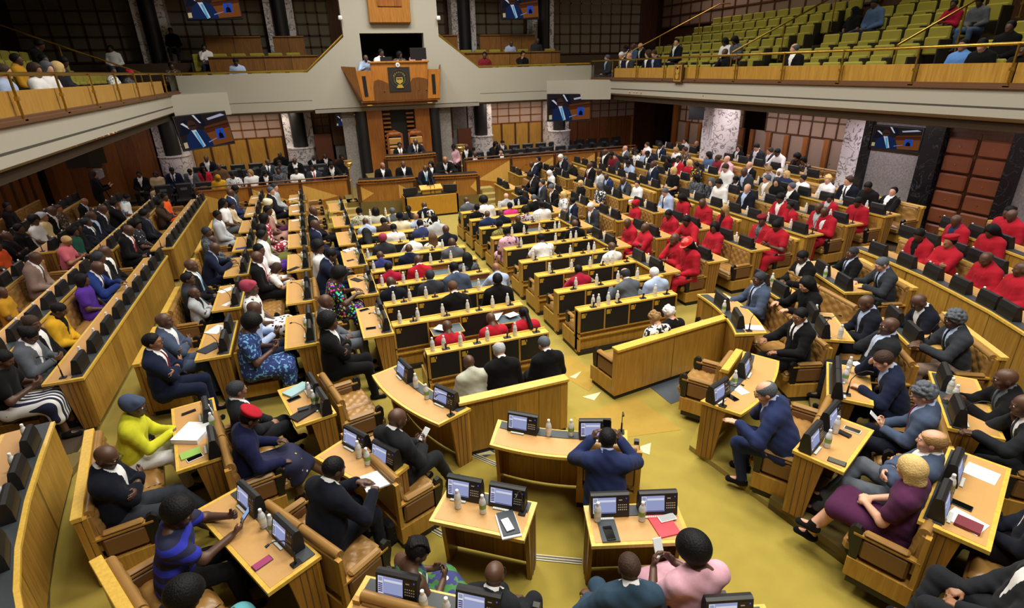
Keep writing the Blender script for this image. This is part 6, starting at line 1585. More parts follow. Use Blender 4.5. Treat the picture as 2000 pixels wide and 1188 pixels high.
NEAR=((2.177,3.619,0,-.524,1.0,{'lean': .12,'nod': .25,'rw': (.13,.36,.98),'lw': (-.15,.34,.98),'re': (.6,.1,.5),'le': (-.6,.1,.5),'rd': (-.35,.25,.9),'ld': (.35,.25,.9),'rn': (-.8,.3,.2),'ln': (.8,.3,.2),'rc': .7,'lc': .7},'d','crop','black','suit','blue','lblue','-','blue','person in bright blue suit photographing with a phone at the curved desk',False,0),
(-.379,4.145,0,-.972,1.02,{'lean': .22,'nod': .35,'turn': -.15,'rw': (.2,.42,.8),'lw': (-.05,.44,.79),'re': (.6,-.1,.5),'le': (-.6,-.1,.5),'rd': (-.6,.7,-.1),'ld': (.7,.6,0),'rc': .8,'lc': .3,'fat': 1.1},'d','crop','black','suit','dnavy','white','-','dnavy','person in dark navy suit writing in an open notebook',False,1),
(.357,4.774,0,-.979,1.0,{'lean': .05,'nod': .4,'turn': -.3,'rw': (.1,.32,.7),'lw': (-.06,.34,.68),'rd': (-.3,.7,.5),'ld': (.4,.8,.3),'rn': (-.8,0,.5),'ln': (.7,0,.6),'rc': .7,'lc': .6,'rk': (.15,.44,.5),'ra': (.17,.62,.09)},'d','bald','black','suit','charcoal','white','black','charcoal','person in charcoal suit looking at a white phone beside the curved desk',True,2),
(-1.123,5.41,0,-1.337,.98,{'lean': .12,'nod': .5,'turn': .1,'rw': (.2,.34,.62),'lw': (-.1,.36,.7),'rd': (-.1,.9,-.3),'ld': (.6,.6,.3),'rc': .4,'lc': .5,'rk': (.15,.43,.5),'ra': (.16,.45,.09),'lk': (-.06,.46,.52),'la': (.02,.78,.12)},'d','beret','red','suit','inkblue','inkblue','-','pdenimx','person in navy embroidered dress and red beret',True,3),
(-1.156,6.06,0,-1.268,.98,{'lean': -.05,'nod': .1,'turn': .15,'rw': (.05,.26,.6),'lw': (-.07,.28,.6),'rk': (.16,.4,.58),'ra': (-.02,.5,.3),'lk': (-.1,.44,.5),'la': (-.12,.46,.09)},'m','short','dgrey','suit','charcoal','white','navy','charcoal','person in charcoal suit,hands clasped,beside a red beret',True,4),
(-2.337,6.111,0,-1.507,1.0,{'lean': .22,'nod': .15,'turn': -.2,'fat': 1.1,'rw': (.03,.42,.74),'lw': (-.04,.44,.74),'rd': (-.7,.6,-.1),'ld': (.7,.6,-.1),'rc': .8,'lc': .8},'d','wrap','slate','shirt','acid','-','-','white','person in acid yellow top,white skirt and dark headwrap',True,5),
(-2.236,5.181,0,-1.472,1.03,{'lean': .0,'nod': .45,'turn': -.35,'fat': 1.1,'rw': (-.09,.22,.8),'lw': (.09,.2,.77),'re': (.5,.3,.4),'le': (-.5,.3,.4),'rd': (-1,.1,.1),'ld': (1,.1,.2),'rn': (0,-1,0),'ln': (0,-1,0),'rk': (.16,.46,.5),'ra': (.1,.72,.1),'lk': (-.1,.46,.5),'la': (-.12,.7,.1)},'d','bald','black','suit','dnavy','white','-','dgrey','person in black jacket,shaved head and glasses,arms folded',True,6),
(-1.603,4.179,0,-1.491,1.0,{'lean': .2,'nod': .3,'turn': -.35,'fat': 1.1,'rw': (.05,.5,.8),'lw': (-.15,.48,.84),'re': (.4,0,.5),'le': (-.6,.1,.6),'rd': (-.3,.8,.3),'ld': (.5,.7,.4),'rn': (-.7,0,.6),'ln': (.8,0,.5),'rc': .7,'lc': .7},'d','afro','black','top','pbluestripe','-','-','black','person in blue and black striped top,holding up a phone',False,7),
(-1.353,3.259,0,-1.055,.98,{'lean': .08,'nod': .4,'turn': -.2,'rw': (.06,.3,.72),'lw': (-.06,.28,.7),'rc': .8,'lc': .8,'rd': (-.6,.6,.3),'ld': (.6,.6,.3)},'d','afro','black','shirt','black','-','-','aqua','person in black top and aqua skirt at the bottom edge',False,8),
(.209,3.193,0,-1.299,.885,{'lean': .1,'nod': .4,'turn': -.3,'rw': (.06,.32,.72),'lw': (-.1,.3,.72),'rc': .9,'lc': .9,'rd': (-.4,.6,.5),'ld': (.5,.6,.4),'rn': (-.8,0,.4),'ln': (.8,0,.4)},'d','cornrow','black','sleeveless','ptribal','-','-','ptribal','person in blue,green and white dress and braided hair',False,9),
(.756,2.745,0,-.741,.88,{'lean': .03,'nod': .35,'rw': (.14,.3,.64),'lw': (.0,.28,.62),'rk': (.22,.4,.58),'ra': (.34,.3,.16),'lk': (-.12,.44,.5),'la': (-.12,.46,.09)},'d','bald','black','suit','charcoal','white','-','charcoal','person in dark grey suit and shaved head at the desk with a notebook',True,10),
(1.667,2.337,0,-.321,.955,{'lean': .08,'nod': .3,'turn': .1,'fat': 1.12,'rw': (.1,.26,.6),'lw': (-.26,.26,.66),'le': (-.7,0,.5),'ld': (-.3,.8,-.2),'rk': (.1,.44,.5),'lk': (-.16,.45,.55)},'d','crop','dbrown','suit','petrol','white','-','petrol','person in slate blue suit seen from behind at the desk with a red tablet',False,11),
(2.182,2.265,0,-.077,1.0,{'lean': .05,'nod': .35,'turn': .35,'fat': 1.1,'rw': (.02,.34,.76),'lw': (-.16,.34,.76),'rd': (-.5,.5,.6),'ld': (.3,.5,.75),'rn': (-.8,0,.4),'ln': (.8,0,.4),'rc': .8,'lc': .7},'d','afro','black','top','pinkw','-','-','pinkw','person in pale pink dress and round black hair,holding a white phone',False,12),
(4.281,3.516,.07,.647,1.04,{'lean': .35,'nod': .35,'turn': .25,'fat': 1.15,'face': 'cheek','re': (.5,.5,.2),'rc': .8,'lw': (-.22,.44,.8),'ld': (.1,1,0),'lc': .25,'ra': (.13,.36,.09),'la': (-.13,.34,.09),'rk': (.13,.42,.5)},'l','fringe','grey','suit','blue','lblue','-','blue','person in blue suit and glasses,head propped on a hand',True,13),
(4.703,2.499,.15,.515,1.0,{'lean': -.12,'nod': .1,'turn': .1,'rw': (-.09,.22,.76),'lw': (.09,.2,.73),'re': (.5,.3,.4),'le': (-.5,.3,.4),'rd': (-1,.1,.1),'ld': (1,-.05,.1),'rn': (0,-1,0),'ln': (0,-1,0),'rk': (.14,.4,.6),'ra': (-.1,.62,.28),'lk': (-.12,.45,.5),'la': (-.1,.66,.09)},'l','fringe','dblond','suit','slate','white','-','grey','person in grey green suit,arms folded and legs crossed',False,14),
(4.267,2.259,.15,.341,.98,{'lean': .0,'nod': .2,'turn': -.15,'rw': (.07,.26,.66),'lw': (-.04,.27,.66),'rc': .8,'lc': .8,'rd': (-.7,.5,.2),'ld': (.7,.5,.2),'rk': (.1,.45,.54),'ra': (-.16,.6,.26),'lk': (-.1,.46,.5),'la': (-.1,.62,.09)},'l','bob','blond','top','plum','-','-','plum','person in plum dress and blond hair,legs crossed',False,15),
(5.916,3.538,.15,.806,1.0,{'lean': .3,'nod': .5,'face': 'top','re': (.6,.6,.2),'rc': .6,'lw': (-.16,.42,.8),'ld': (.6,.8,0)},'l','short','dbrown','suit','navy','lblue','-','navy','person in navy suit,one hand on the head',False,16),
(5.447,2.945,.15,.562,1.0,{'lean': .05,'nod': .4,'rw': (.06,.32,.68),'lw': (-.06,.32,.67),'rc': .8,'lc': .7,'rd': (-.5,.7,.3),'ld': (.5,.7,.3),'rn': (-.7,0,.6),'ln': (.7,0,.6)},'l','curly','grey','suit','slate','lblue','maroon','dnavy','person in blue grey suit and wavy grey hair,looking at a phone',True,17),
(6.465,2.711,.23,.813,1.0,{'lean': .28,'nod': .1,'rw': (.03,.52,.83),'lw': (-.08,.5,.82),'rd': (-.3,.9,0),'ld': (.3,.9,.1),'rc': .3,'lc': .3},'d','bald','black','suit','black','grey','dgrey','black','person in black suit,both hands out on the desk',False,18),
(6.122,2.32,.23,.743,1.0,{'lean': .3,'nod': .15,'face': 'cheek','re': (.5,.5,.2),'rc': 1.0,'lw': (-.14,.54,.8),'ld': (.1,1,0),'lc': .8},'d','bald','black','suit','charcoal','white','dgrey','charcoal','person in grey suit and wrist watch at the right edge',False,19),
(4.064,1.323,.23,.612,1.0,{'lean': -.15,'nod': .1,'rw': (.1,.26,.6),'lw': (-.1,.28,.6),'rk': (.16,.4,.58),'ra': (-.02,.5,.3),'lk': (-.1,.44,.5),'la': (-.12,.46,.09)},'m','short','black','suit','charcoal','white','-','charcoal','person in dark grey suit cut by the lower right edge',False,20),
(4.884,1.662,.23,.437,1.0,{'lean': -.05,'nod': .1},'m','short','black','suit','dnavy','white','-','black','person in dark suit,hands clasped,cut by the right edge',False,21),
(5.971,5.023,.07,1.339,1.0,{'lean': .05,'nod': .2,'turn': .2,'rw': (.14,.42,.78),'lw': (-.12,.36,.68),'rd': (-.4,.9,-.1),'ld': (.4,.8,0),'rc': .7,'rk': (.12,.44,.5)},'m','crop','black','suit','black','white','black','black','person in black suit and glasses,writing on white sheets',True,22),
(6.416,6.328,.07,1.269,1.0,{'lean': -.02,'nod': .1,'turn': .2,'rw': (.14,.34,.76),'lw': (-.12,.3,.72),'rd': (-.2,.9,0)},'d','short','dgrey','suit','slate','lblue','black','black','person in slate suit and light blue shirt at the curved desk end',True,23),
(7.797,6.724,.15,1.372,1.0,{'lean': .1,'nod': .4,'rw': (.1,.34,.72),'lw': (-.08,.36,.72)},'d','crop','black','suit','black','white','-','black','person in black suit over a white shirt,beside curly black hair',False,24),
(6.92,5.729,.15,1.302,1.0,{'lean': .2,'nod': .25,'turn': .1,'rw': (.16,.46,.8),'lw': (-.16,.46,.8),'rd': (-.2,.9,0),'ld': (.2,.9,0)},'l','long','black','suit','black','black','-','black','person in black jacket and curly black hair,typing',False,25),
(8.647,6.587,.23,1.238,.91,{'lean': -.05,'nod': .15,'turn': .1,'face': 'cheek','re': (.5,.4,.2),'rc': .9,'lw': (-.12,.3,.7)},'d','short','dgrey','suit','black','lblue','dgrey','black','person in black suit and striped tie,chin on a hand',False,26),
(8.515,5.756,.23,1.168,1.0,{'lean': .2,'nod': .4,'rw': (.14,.44,.8),'lw': (-.12,.44,.8)},'l','crop','grey','suit','dgrey','lblue','black','dgrey','person in grey suit leafing through a yellow magazine',True,27),
(7.025,4.841,.15,1.013,1.0,{'lean': .1,'nod': .5,'rw': (.06,.34,.7),'lw': (-.08,.34,.7)},'d','bald','black','suit','dnavy','lblue','-','dnavy','person in dark navy suit,looking down into the lap',False,28),
(6.396,4.254,.15,1.013,1.02,{'lean': -.18,'nod': .15,'turn': .1,'fat': 1.12,'face': 'cheek','re': (.5,.4,.2),'rc': .9,'lw': (-.2,.24,.6)},'d','bald','black','suit','charcoal','lblue','lgrey','charcoal','person in charcoal suit and pale tie,leaning on one hand',False,29),
(7.718,4.465,.23,1.043,1.0,{'lean': .32,'nod': .55,'rw': (.04,.42,.8),'lw': (-.08,.42,.8),'rc': .8,'lc': .8},'d','bald','black','suit','dnavy','white','-','dnavy','person in dark navy suit,bowed over clasped hands',False,30),
(7.344,3.863,.23,.973,1.02,{'lean': .2,'nod': .2,'rw': (.02,.46,.8),'lw': (-.1,.46,.79),'rd': (-.6,.8,0),'ld': (.4,.9,0),'rc': .4,'lc': .4},'d','curly','grey','suit','dgrey','lblue','black','taupe','person in grey jacket,white beard and grey hair',False,31))
# ------------------------------------------------------------------ the hall
def slab(name, poly, z0, z1, mat, riser=None):
    m = MB(); m.prism(poly, z0, z1); return struct(name, m, mat)
def bx(name, x0, x1, y0, y1, z0, z1, mat, b=0):
    m = MB(); m.box(x0, x1, y0, y1, z0, z1, b=b); return struct(name, m, mat)
XR, XL, YF = 11.0, -3.45, 21.0
bx('floor', -9.6, 16.6, -3, 25.2, -.2, 0, CARPET)
# carpeted tiers
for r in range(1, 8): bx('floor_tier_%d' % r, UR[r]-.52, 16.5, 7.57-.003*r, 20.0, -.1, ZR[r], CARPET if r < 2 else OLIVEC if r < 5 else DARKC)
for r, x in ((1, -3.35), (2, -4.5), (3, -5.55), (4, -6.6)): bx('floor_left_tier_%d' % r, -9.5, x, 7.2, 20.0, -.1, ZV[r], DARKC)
NT = ((12.7, 7.55), (16.5, 7.55), (16.5, 1.2))
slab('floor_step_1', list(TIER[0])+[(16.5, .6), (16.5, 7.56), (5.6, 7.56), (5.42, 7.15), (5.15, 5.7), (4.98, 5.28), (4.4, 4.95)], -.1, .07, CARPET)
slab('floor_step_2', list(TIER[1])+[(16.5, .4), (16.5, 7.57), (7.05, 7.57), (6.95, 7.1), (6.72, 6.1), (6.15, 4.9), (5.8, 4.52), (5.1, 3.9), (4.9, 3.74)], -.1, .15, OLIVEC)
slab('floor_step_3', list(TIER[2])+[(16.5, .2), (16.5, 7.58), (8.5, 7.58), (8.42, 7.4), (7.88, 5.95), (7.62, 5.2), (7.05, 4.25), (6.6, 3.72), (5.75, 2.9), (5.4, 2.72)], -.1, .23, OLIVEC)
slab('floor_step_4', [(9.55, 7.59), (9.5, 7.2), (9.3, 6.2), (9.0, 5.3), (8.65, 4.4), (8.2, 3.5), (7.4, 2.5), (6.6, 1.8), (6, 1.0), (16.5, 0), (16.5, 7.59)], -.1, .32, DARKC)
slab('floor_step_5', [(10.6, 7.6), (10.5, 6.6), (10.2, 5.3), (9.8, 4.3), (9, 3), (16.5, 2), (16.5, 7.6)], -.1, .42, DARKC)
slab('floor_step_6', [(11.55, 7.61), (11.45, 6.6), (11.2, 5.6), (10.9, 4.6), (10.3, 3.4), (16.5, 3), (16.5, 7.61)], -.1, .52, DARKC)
slab('floor_left_step', [(-9.5, 7.21), (-3.2, 7.21), (-3.25, 6.75), (-3.1, 5.9), (-2.9, 5.0), (-2.6, 4.05), (-2.3, 3.2), (-1.7, 2.2), (-1.2, 1.4), (-9.5, 1)], -.1, .08, OLIVEC)
# carpet inlay of pale triangles and grey lozenges in the well of the house
def inlay(name, pts, mat):
    m = MB(); m.prism(pts, 0.0, dict(tri=.006, loz=.005, ban=.003)[name[6:9]] if name[6:9] in ('tri', 'loz', 'ban') else .006); return struct(name, m, mat)
PALE = plain('pale_carpet_inlay', srgb(214, 204, 160), rough=.95); GREYC = plain('grey_carpet_inlay', srgb(74, 80, 88), rough=.95, noise=.15, nscale=12)
OCHRE = plain('ochre_carpet_inlay', srgb(160, 130, 50), rough=.95, noise=.12, nscale=8)
for i, t in enumerate(TRIS): inlay('floor_inlay_%d' % (i+1), t, PALE)
for i, t in enumerate(GREYS): inlay('floor_lozenge_%d' % (i+1), t, GREYC)
for i, t in enumerate(OCHRES): inlay('floor_band_%d' % (i+1), t, OCHRE)
NOSE = plain('stair_nosing', srgb(96, 92, 84), rough=.4, metal=.3); NOSEW = plain('stair_nosing_strip', srgb(222, 214, 180), rough=.5)
for i, (a, b) in enumerate(NOSES):
    d = (Vector(b)-Vector(a)); L = d.length; m = MB()
    m.box(0, L, -.035, .035, 0, .006, mi=0)
    for k in (-.03, 0, .03): m.box(0, L, k-.004, k+.004, .006, .008, mi=1)
    o = struct('floor_nosing_%d' % (i+1), m, [NOSE, NOSEW]); o.location = (a[0], a[1], 0); o.rotation_euler = (0, 0, math.atan2(d.y, d.x))
# outer walls and ceilings
bx('wall_back', -9.6, 16.6, -3.2, -3, 0, 10, DBROWN)
bx('wall_left', -9.7, -9.5, -3, 25.2, 0, 10, DBROWN)
bx('wall_right', 16.5, 16.7, -3, 25.2, 0, 10, DBROWN)
bx('wall_far', -9.6, 16.6, 25.0, 25.2, 0, 10, DBROWN)
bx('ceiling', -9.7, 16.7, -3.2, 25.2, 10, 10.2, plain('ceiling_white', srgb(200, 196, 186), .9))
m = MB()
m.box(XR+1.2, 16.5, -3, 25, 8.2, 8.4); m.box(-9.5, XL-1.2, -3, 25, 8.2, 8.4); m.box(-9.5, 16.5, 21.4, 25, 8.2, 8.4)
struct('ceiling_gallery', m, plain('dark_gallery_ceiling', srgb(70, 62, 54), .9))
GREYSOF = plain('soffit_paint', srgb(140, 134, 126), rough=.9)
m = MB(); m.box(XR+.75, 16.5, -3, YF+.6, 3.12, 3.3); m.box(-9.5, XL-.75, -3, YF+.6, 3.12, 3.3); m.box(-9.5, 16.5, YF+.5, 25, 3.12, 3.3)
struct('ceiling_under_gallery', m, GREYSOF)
# gallery fronts: profile swept along each side
def front(name, pts, prof, mat):
    m = MB()
    for i in range(len(prof)-1):
        A = [(x+nx*prof[i][0], y+ny*prof[i][0], prof[i][1]) for x, y, nx, ny in pts]
        B = [(x+nx*prof[i+1][0], y+ny*prof[i+1][0], prof[i+1][1]) for x, y, nx, ny in pts]
        m.strip(A, B)
    return struct(name, m, mat)
RGT = [(XR, -3, 1, 0), (XR, YF, 1, 1)]
LFT = [(XL, -3, -1, 0), (XL, YF, -1, 1)]
PROF = [(.9, 3.12), (.55, 3.16), (.0, 3.42), (.0, 3.56), (.03, 3.565), (.03, 3.585), (0, 3.59), (0, 3.86), (.12, 3.88), (1.2, 3.88)]
front('wall_gallery_right', RGT, PROF, CREAM); front('wall_gallery_left', LFT, PROF, CREAM)
for nm, P_, s in (('right', RGT, 1), ('left', LFT, -1)):
    front('trim_groove_'+nm, P_, [(.012, 3.555), (-.004, 3.56), (-.004, 3.585), (.012, 3.59)], GROOVE)
    front('trim_ledge_'+nm, P_, [(.02, 3.86), (-.05, 3.87), (-.05, 3.92), (-.01, 3.93), (-.01, 3.96), (.12, 3.97)], plain('brown_moulding', srgb(96, 62, 36), .6))
FPROF = [(.9, 3.12), (.0, 3.22), (.0, 3.5), (.02, 3.505), (.02, 3.525), (0, 3.53), (0, 4.40), (.25, 4.40), (.25, 3.6)]
FL = [(XL, YF, -1, 1), (.45, YF, 0, 1)]; FR = [(6.4, YF, 0, 1), (XR, YF, 1, 1)]
front('wall_balcony_left', FL, FPROF, CREAM); front('wall_balcony_right', FR, FPROF, CREAM)
for nm, a, b in (('left', (XL, YF-1.6), (XL+1.35, YF)), ('right', (XR, YF-1.6), (XR-1.9, YF))):   # chamfered corner blocks
    m = MB(); c_ = (a[0], b[1]); m.prism([a, b, (c_[0], c_[1])] if nm == 'right' else [a, (c_[0], c_[1]), b], 3.2, 3.88); struct('wall_corner_'+nm, m, CREAM)
# tower with its sloping shoulders, behind the wooden box
m = MB()
OP = (2.28, 4.44, 4.5, 5.56)
for poly in ([(.45, 3.22), (.45, 4.40), (1.75, 5.45), (1.75, 10), (OP[0], 10), (OP[0], 3.22)], [(OP[1], 3.22), (OP[1], 10), (4.95, 10), (4.98, 5.45), (6.4, 4.40), (6.4, 3.22)], [(OP[0], OP[3]), (OP[0], 10), (OP[1], 10), (OP[1], OP[3])], [(OP[0], 3.22), (OP[0], 3.46), (OP[1], 3.46), (OP[1], 3.22)]):
    m.prism([(x, z) for x, z in poly], YF, YF+.35, M=Matrix(((1, 0, 0, 0), (0, 0, 1, 0), (0, 1, 0, 0), (0, 0, 0, 1))))
struct('wall_tower', m, CREAM)
m = MB(); m.box(.5, 6.35, YF, YF+.9, 3.1, 3.24)
struct('trim_tower_base', m, GREYSOF)
m = MB(); m.box(OP[0]-.3, OP[1]+.3, YF+1.5, YF+1.6, 3.9, 6); m.box(OP[0]-.05, OP[0], YF+.3, YF+1.5, 4, 5.7); m.box(OP[1], OP[1]+.05, YF+.3, YF+1.5, 4, 5.7); m.box(OP[0], OP[1], YF+.3, YF+1.5, 5.56, 5.7); m.box(OP[0], OP[1], YF-.6, YF+1.5, 3.45, 3.55)
struct('wall_booth', m, plain('booth_black', srgb(20, 18, 18), .8))
m = MB(); m.box(2.64, 4.03, YF-.16, YF, 5.86, 7.4, b=.02); m.box(2.95, 3.75, YF-.19, YF-.16, 6.35, 7.2, mi=1)
t = root('crest_board', (0, 0, 0)); m.build('board', [PODW, BROWN], t); tag(t, 'wooden board with a carved panel high on the cream tower', 'board')
m = MB(); m.box(-.06, .06, -.1, 0, 0, .13, b=.02); m.cyl((0, -.1, .06), (0, -.16, .04), .035, n=10)
for i, (x, lb) in enumerate(((1.72, 'small white camera on the left edge of the tower'), (5.0, 'small white camera on the right edge of the tower'))):
    o = link('security_camera', m.mesh('security_camera', CAPW)) if i == 0 else dup(o, (0, 0, 0), 0)
    o.location = (x, YF-.02, 5.95); tag(o, lb, 'camera', 'cameras on the tower')
# rails
def rail(name, pts, r, label, posts=(), foot=None, cat='handrail'):
    t = root(name); MB().tube(pts, r, 8).build('rail', BRASS, t)
    for (x, y, z0, z1) in posts:
        m = MB(); m.cyl((x, y, z0), (x, y, z1), .018, n=8); m.box(x-.03, x+.03, y-.05, y+.05, z0, z0+.03); m.box(x-.022, x+.022, y-.03, y+.03, z0+.25, z0+.3); m.build('post', BRASS, t)
    return tag(t, label, cat, 'brass handrails')
def panels(name, x, ys, s, label):
    t = root(name)
    for a, b in zip(ys[:-1], ys[1:]):
        m = MB(); m.box(x, x+s*.05, a+.02, b-.02, 3.93, 4.27, b=.004); m.build('wood_panel', HONEY, t)
    return tag(t, label, 'parapet')
ysR = [1.5+1.62*i for i in range(12)]; ysL = [3.0+1.6*i for i in range(11)]
panels('gallery_parapet', XR+.05, ysR, 1, 'long honey wood parapet of the right gallery'); panels('gallery_parapet', XL-.05, ysL, -1, 'long honey wood parapet of the left gallery')
rail('gallery_rail', [(XR+.02, .5, 4.56), (XR+.02, YF+.1, 4.54)], .028, 'brass rail along the front of the right gallery', [(XR-.02, y, 3.9, 4.56) for y in ysR])
rail('gallery_rail', [(XL-.02, 2, 4.48), (XL-.02, YF+.1, 4.46)], .028, 'brass rail along the front of the left gallery', [(XL+.02, y, 3.9, 4.47) for y in ysL])
rail('balcony_rail', [(XL, YF+.1, 4.46), (.45, YF+.1, 4.46), (1.74, YF+.1, 5.52)], .035, 'brass rail climbing the left shoulder of the tower')
rail('balcony_rail', [(XR, YF+.1, 4.46), (6.4, YF+.1, 4.46), (5.0, YF+.1, 5.52)], .035, 'brass rail climbing the right shoulder of the tower')
def aisle_rail(s, x0, z0, y, n, label):
    x1 = x0+s*.85*n
    rail('aisle_rail', [(x0, y, z0), (x1, y, z0+.36*n), (x1+s*.5, y, z0+.36*n+.02)], .024, label, [(x0+s*.85*k, y, z0+.36*k-.95, z0+.36*k) for k in range(0, n+1, 2)])
aisle_rail(1, 11.4, 4.62, 19.6, 5, 'brass aisle rail at the far end of the right gallery')
aisle_rail(1, 11.4, 4.62, 13.55, 6, 'brass aisle rail in the middle of the right gallery')
aisle_rail(1, 11.4, 4.62, 8.75, 6, 'brass aisle rail at the near side of the right gallery')
aisle_rail(-1, -4.0, 4.5, 19.2, 5, 'brass aisle rail at the far end of the left gallery')
# gallery tiers
for k in range(1, 7):
    z = 3.47+.33*(k-1)
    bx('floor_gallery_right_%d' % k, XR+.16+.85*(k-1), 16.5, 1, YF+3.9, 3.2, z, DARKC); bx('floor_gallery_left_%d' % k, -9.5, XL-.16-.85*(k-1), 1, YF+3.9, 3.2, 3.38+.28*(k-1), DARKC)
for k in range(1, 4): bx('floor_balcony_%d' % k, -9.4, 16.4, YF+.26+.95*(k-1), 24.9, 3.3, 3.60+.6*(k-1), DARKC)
# wall panelling: frames of slats over pale panels
def grille(name, x0, x1, z0, z1, nx, nz, M, pan, slat, t=.03, w=.04):
    m = MB(); m.box(x0, x1, 0, .03, z0, z1, mi=0)
    for i in range(nx+1): x = x0+(x1-x0)*i/nx; m.box(x-w/2, x+w/2, -t, .03, z0, z1, mi=1)
    for i in range(nz+1): z = z0+(z1-z0)*i/nz; m.box(x0, x1, -t, .03, z-w/2, z+w/2, mi=1)
    o = struct(name, m, [pan, slat]); o.matrix_world = M; return o
FW = lambda y: Matrix.Translation((0, y, 0)); RW = lambda x: Matrix.Translation((x, 0, 0)) @ Matrix.Rotation(-PI/2, 4, 'Z')
n_ = 0
for (x0, x1) in ((-3.9, -.75), (.45, 1.0), (7.3, 9.8), (10.9, 14.4)):
    n_ += 1
    grille('wall_far_grid_%d' % n_, x0, x1, 2.22, 3.1, max(2, int((x1-x0)/.42)), 3, FW(23.2), LILAC, BROWN)
    m = MB(); m.box(x0, x1, 23.2, 23.24, 0, 2.22, mi=0)
    for i in range(int((x1-x0)/.62)+1): m.box(x0+i*.62, x0+i*.62+.07, 23.17, 23.2, .2, 2.22, mi=1)
    struct('wall_far_boards_%d' % n_, m, [HONEY, DBROWN])
bx('wall_far_lower', -9.4, 16.4, 23.25, 23.4, 0, 3.12, DBROWN)
for i, (x0, x1) in enumerate(((-8.5, -5.0), (-3.9, -.75), (.4, 1.6), (5.2, 6.2), (7.4, 9.7), (10.9, 15.5))):
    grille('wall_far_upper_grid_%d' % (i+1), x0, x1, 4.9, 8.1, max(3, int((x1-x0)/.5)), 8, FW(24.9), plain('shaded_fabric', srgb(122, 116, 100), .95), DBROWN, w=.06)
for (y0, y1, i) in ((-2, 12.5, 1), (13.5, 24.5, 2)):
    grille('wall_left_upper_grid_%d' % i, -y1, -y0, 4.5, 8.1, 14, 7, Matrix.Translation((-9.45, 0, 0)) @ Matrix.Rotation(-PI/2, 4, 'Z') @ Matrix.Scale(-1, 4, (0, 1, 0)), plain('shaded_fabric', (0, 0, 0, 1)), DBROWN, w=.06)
    grille('wall_right_upper_grid_%d' % i, -y1, -y0, 5.9, 8.1, 16, 5, RW(16.45), FABRIC, DBROWN, w=.06)
# columns on the far wall: marble shaft, black drum, half-round marble plinth
def fcol(i, x, yy=22.75):
    m = MB(); m.box(x-.5, x+.5, yy-.1, yy+.45, 0, 3.12); m.box(x-.5, x+.5, 24.3, 24.9, 3.4, 8.2); struct('wall_marble_column_%d' % i, m, MARB)
    m = MB(); m.lathe([(.26, 1.85), (.26, 3.12)], 20, (x, yy-.2)); m.lathe([(.26, 3.5), (.26, 8.2)], 20, (x, 24.25)); struct('wall_black_drum_%d' % i, m, BLACKD)
    m = MB(); m.lathe([(.46, 0), (.46, 1.82), (.5, 1.83), (.5, 1.87), (.001, 1.87)], 24, (x, yy-.2)); struct('wall_marble_plinth_%d' % i, m, MARB)
for i, x in enumerate((-4.35, -.15, 6.85, 10.35)): fcol(i+1, x)
for i, (x0, x1) in enumerate(((1.05, 1.95), (5.0, 6.2))): bx('wall_granite_%d' % (i+1), x0, x1, 22.3, 22.5, 0, 3.12, GRANITE)
for i, (x0, x1) in enumerate(((1.0, 1.7), (5.0, 5.6))): bx('wall_dark_grid_%d' % (i+1), x0, x1, 22.2, 22.29, 1.9, 3.12, DBROWN)
for i, (x0, x1, z1) in enumerate(((.95, 1.5, 1.4), (5.05, 5.6, 1.4), (5.75, 6.3, 2.2), (.35, .95, 2.3))): bx('door_%d' % (i+1), x0, x1, 21.9+.1*i, 22.0+.1*i, .3, z1, plain('red_brown_door', srgb(104, 54, 32), .5, noise=.1, nscale=6))
# apse behind the thrones
bx('wall_apse_back', 2.2, 4.45, 21.35, 21.45, 0, 3.4, plain('apse_black', srgb(18, 18, 20), .8))
for i, s in enumerate((-1, 1)):
    x = 3.33+s*.86
    m = MB(); m.box(x-.27, x+.27, 21.1, 21.3, .9, 3.3); struct('wall_apse_wing_%d' % (i+1), m, wood('apse_wood', srgb(156, 98, 42), srgb(128, 76, 30)))
    m = MB()
    for k in range(10): m.box(x-s*.27-s*.17-.13, x-s*.27-s*.17+.13, 21.2, 21.3, 1.72+.15*k, 1.78+.15*k)
    struct('wall_apse_slats_%d' % (i+1), m, wood('apse_wood', (0, 0, 0, 1), (0, 0, 0, 1)))
    m = MB(); m.lathe([(.2, .3), (.2, 3.3)], 20, (3.33+s*1.32, 21.2)); struct('wall_apse_pillar_%d' % (i+1), m, BLACKD)
    bx('wall_apse_granite_%d' % (i+1), 3.33+s*1.75-.22, 3.33+s*1.75+.22, 21.3, 21.4, .3, 3.2, GRANITE)
# right wall under the gallery: niches, marble columns, granite, padded doors
FABP = twotone('slatted_wall_fabric', srgb(134, 112, 98), srgb(150, 92, 42), 'stripe', 1.05, .22, axis='Y')
grille('wall_niche_grid_1', -15.4, -11.2, 2.2, 3.1, 9, 2, RW(14.75), FABRIC, DBROWN); grille('wall_niche_grid_2', -20.2, -16.5, 2.2, 3.1, 9, 2, RW(14.75), FABRIC, DBROWN)
for i, (y0, y1) in enumerate(((11.2, 15.9), (16.4, 20.4))):
    m = MB(); m.box(14.75, 14.8, y0, y1, 0, 2.2, mi=0)
    for k in range(int((y1-y0)/.78)+1):
        m.box(14.72, 14.76, y0+k*.78, y0+k*.78+.2, .2, 2.2, mi=1); m.box(14.70, 14.76, y0+k*.78-.05, y0+k*.78, .2, 2.2, mi=2)
    struct('wall_niche_%d' % (i+1), m, [FABRIC, BROWN, DBROWN])
bx('wall_niche_end', 14.6, 16.4, 20.4, 20.5, 0, 3.12, BROWN)
m = MB()
for k in range(8): m.box(9.9+.55*k, 9.9+.55*k+.5, 23.15, 23.2, 0, 2.2)
struct('wall_far_boards_5', m, BROWN)
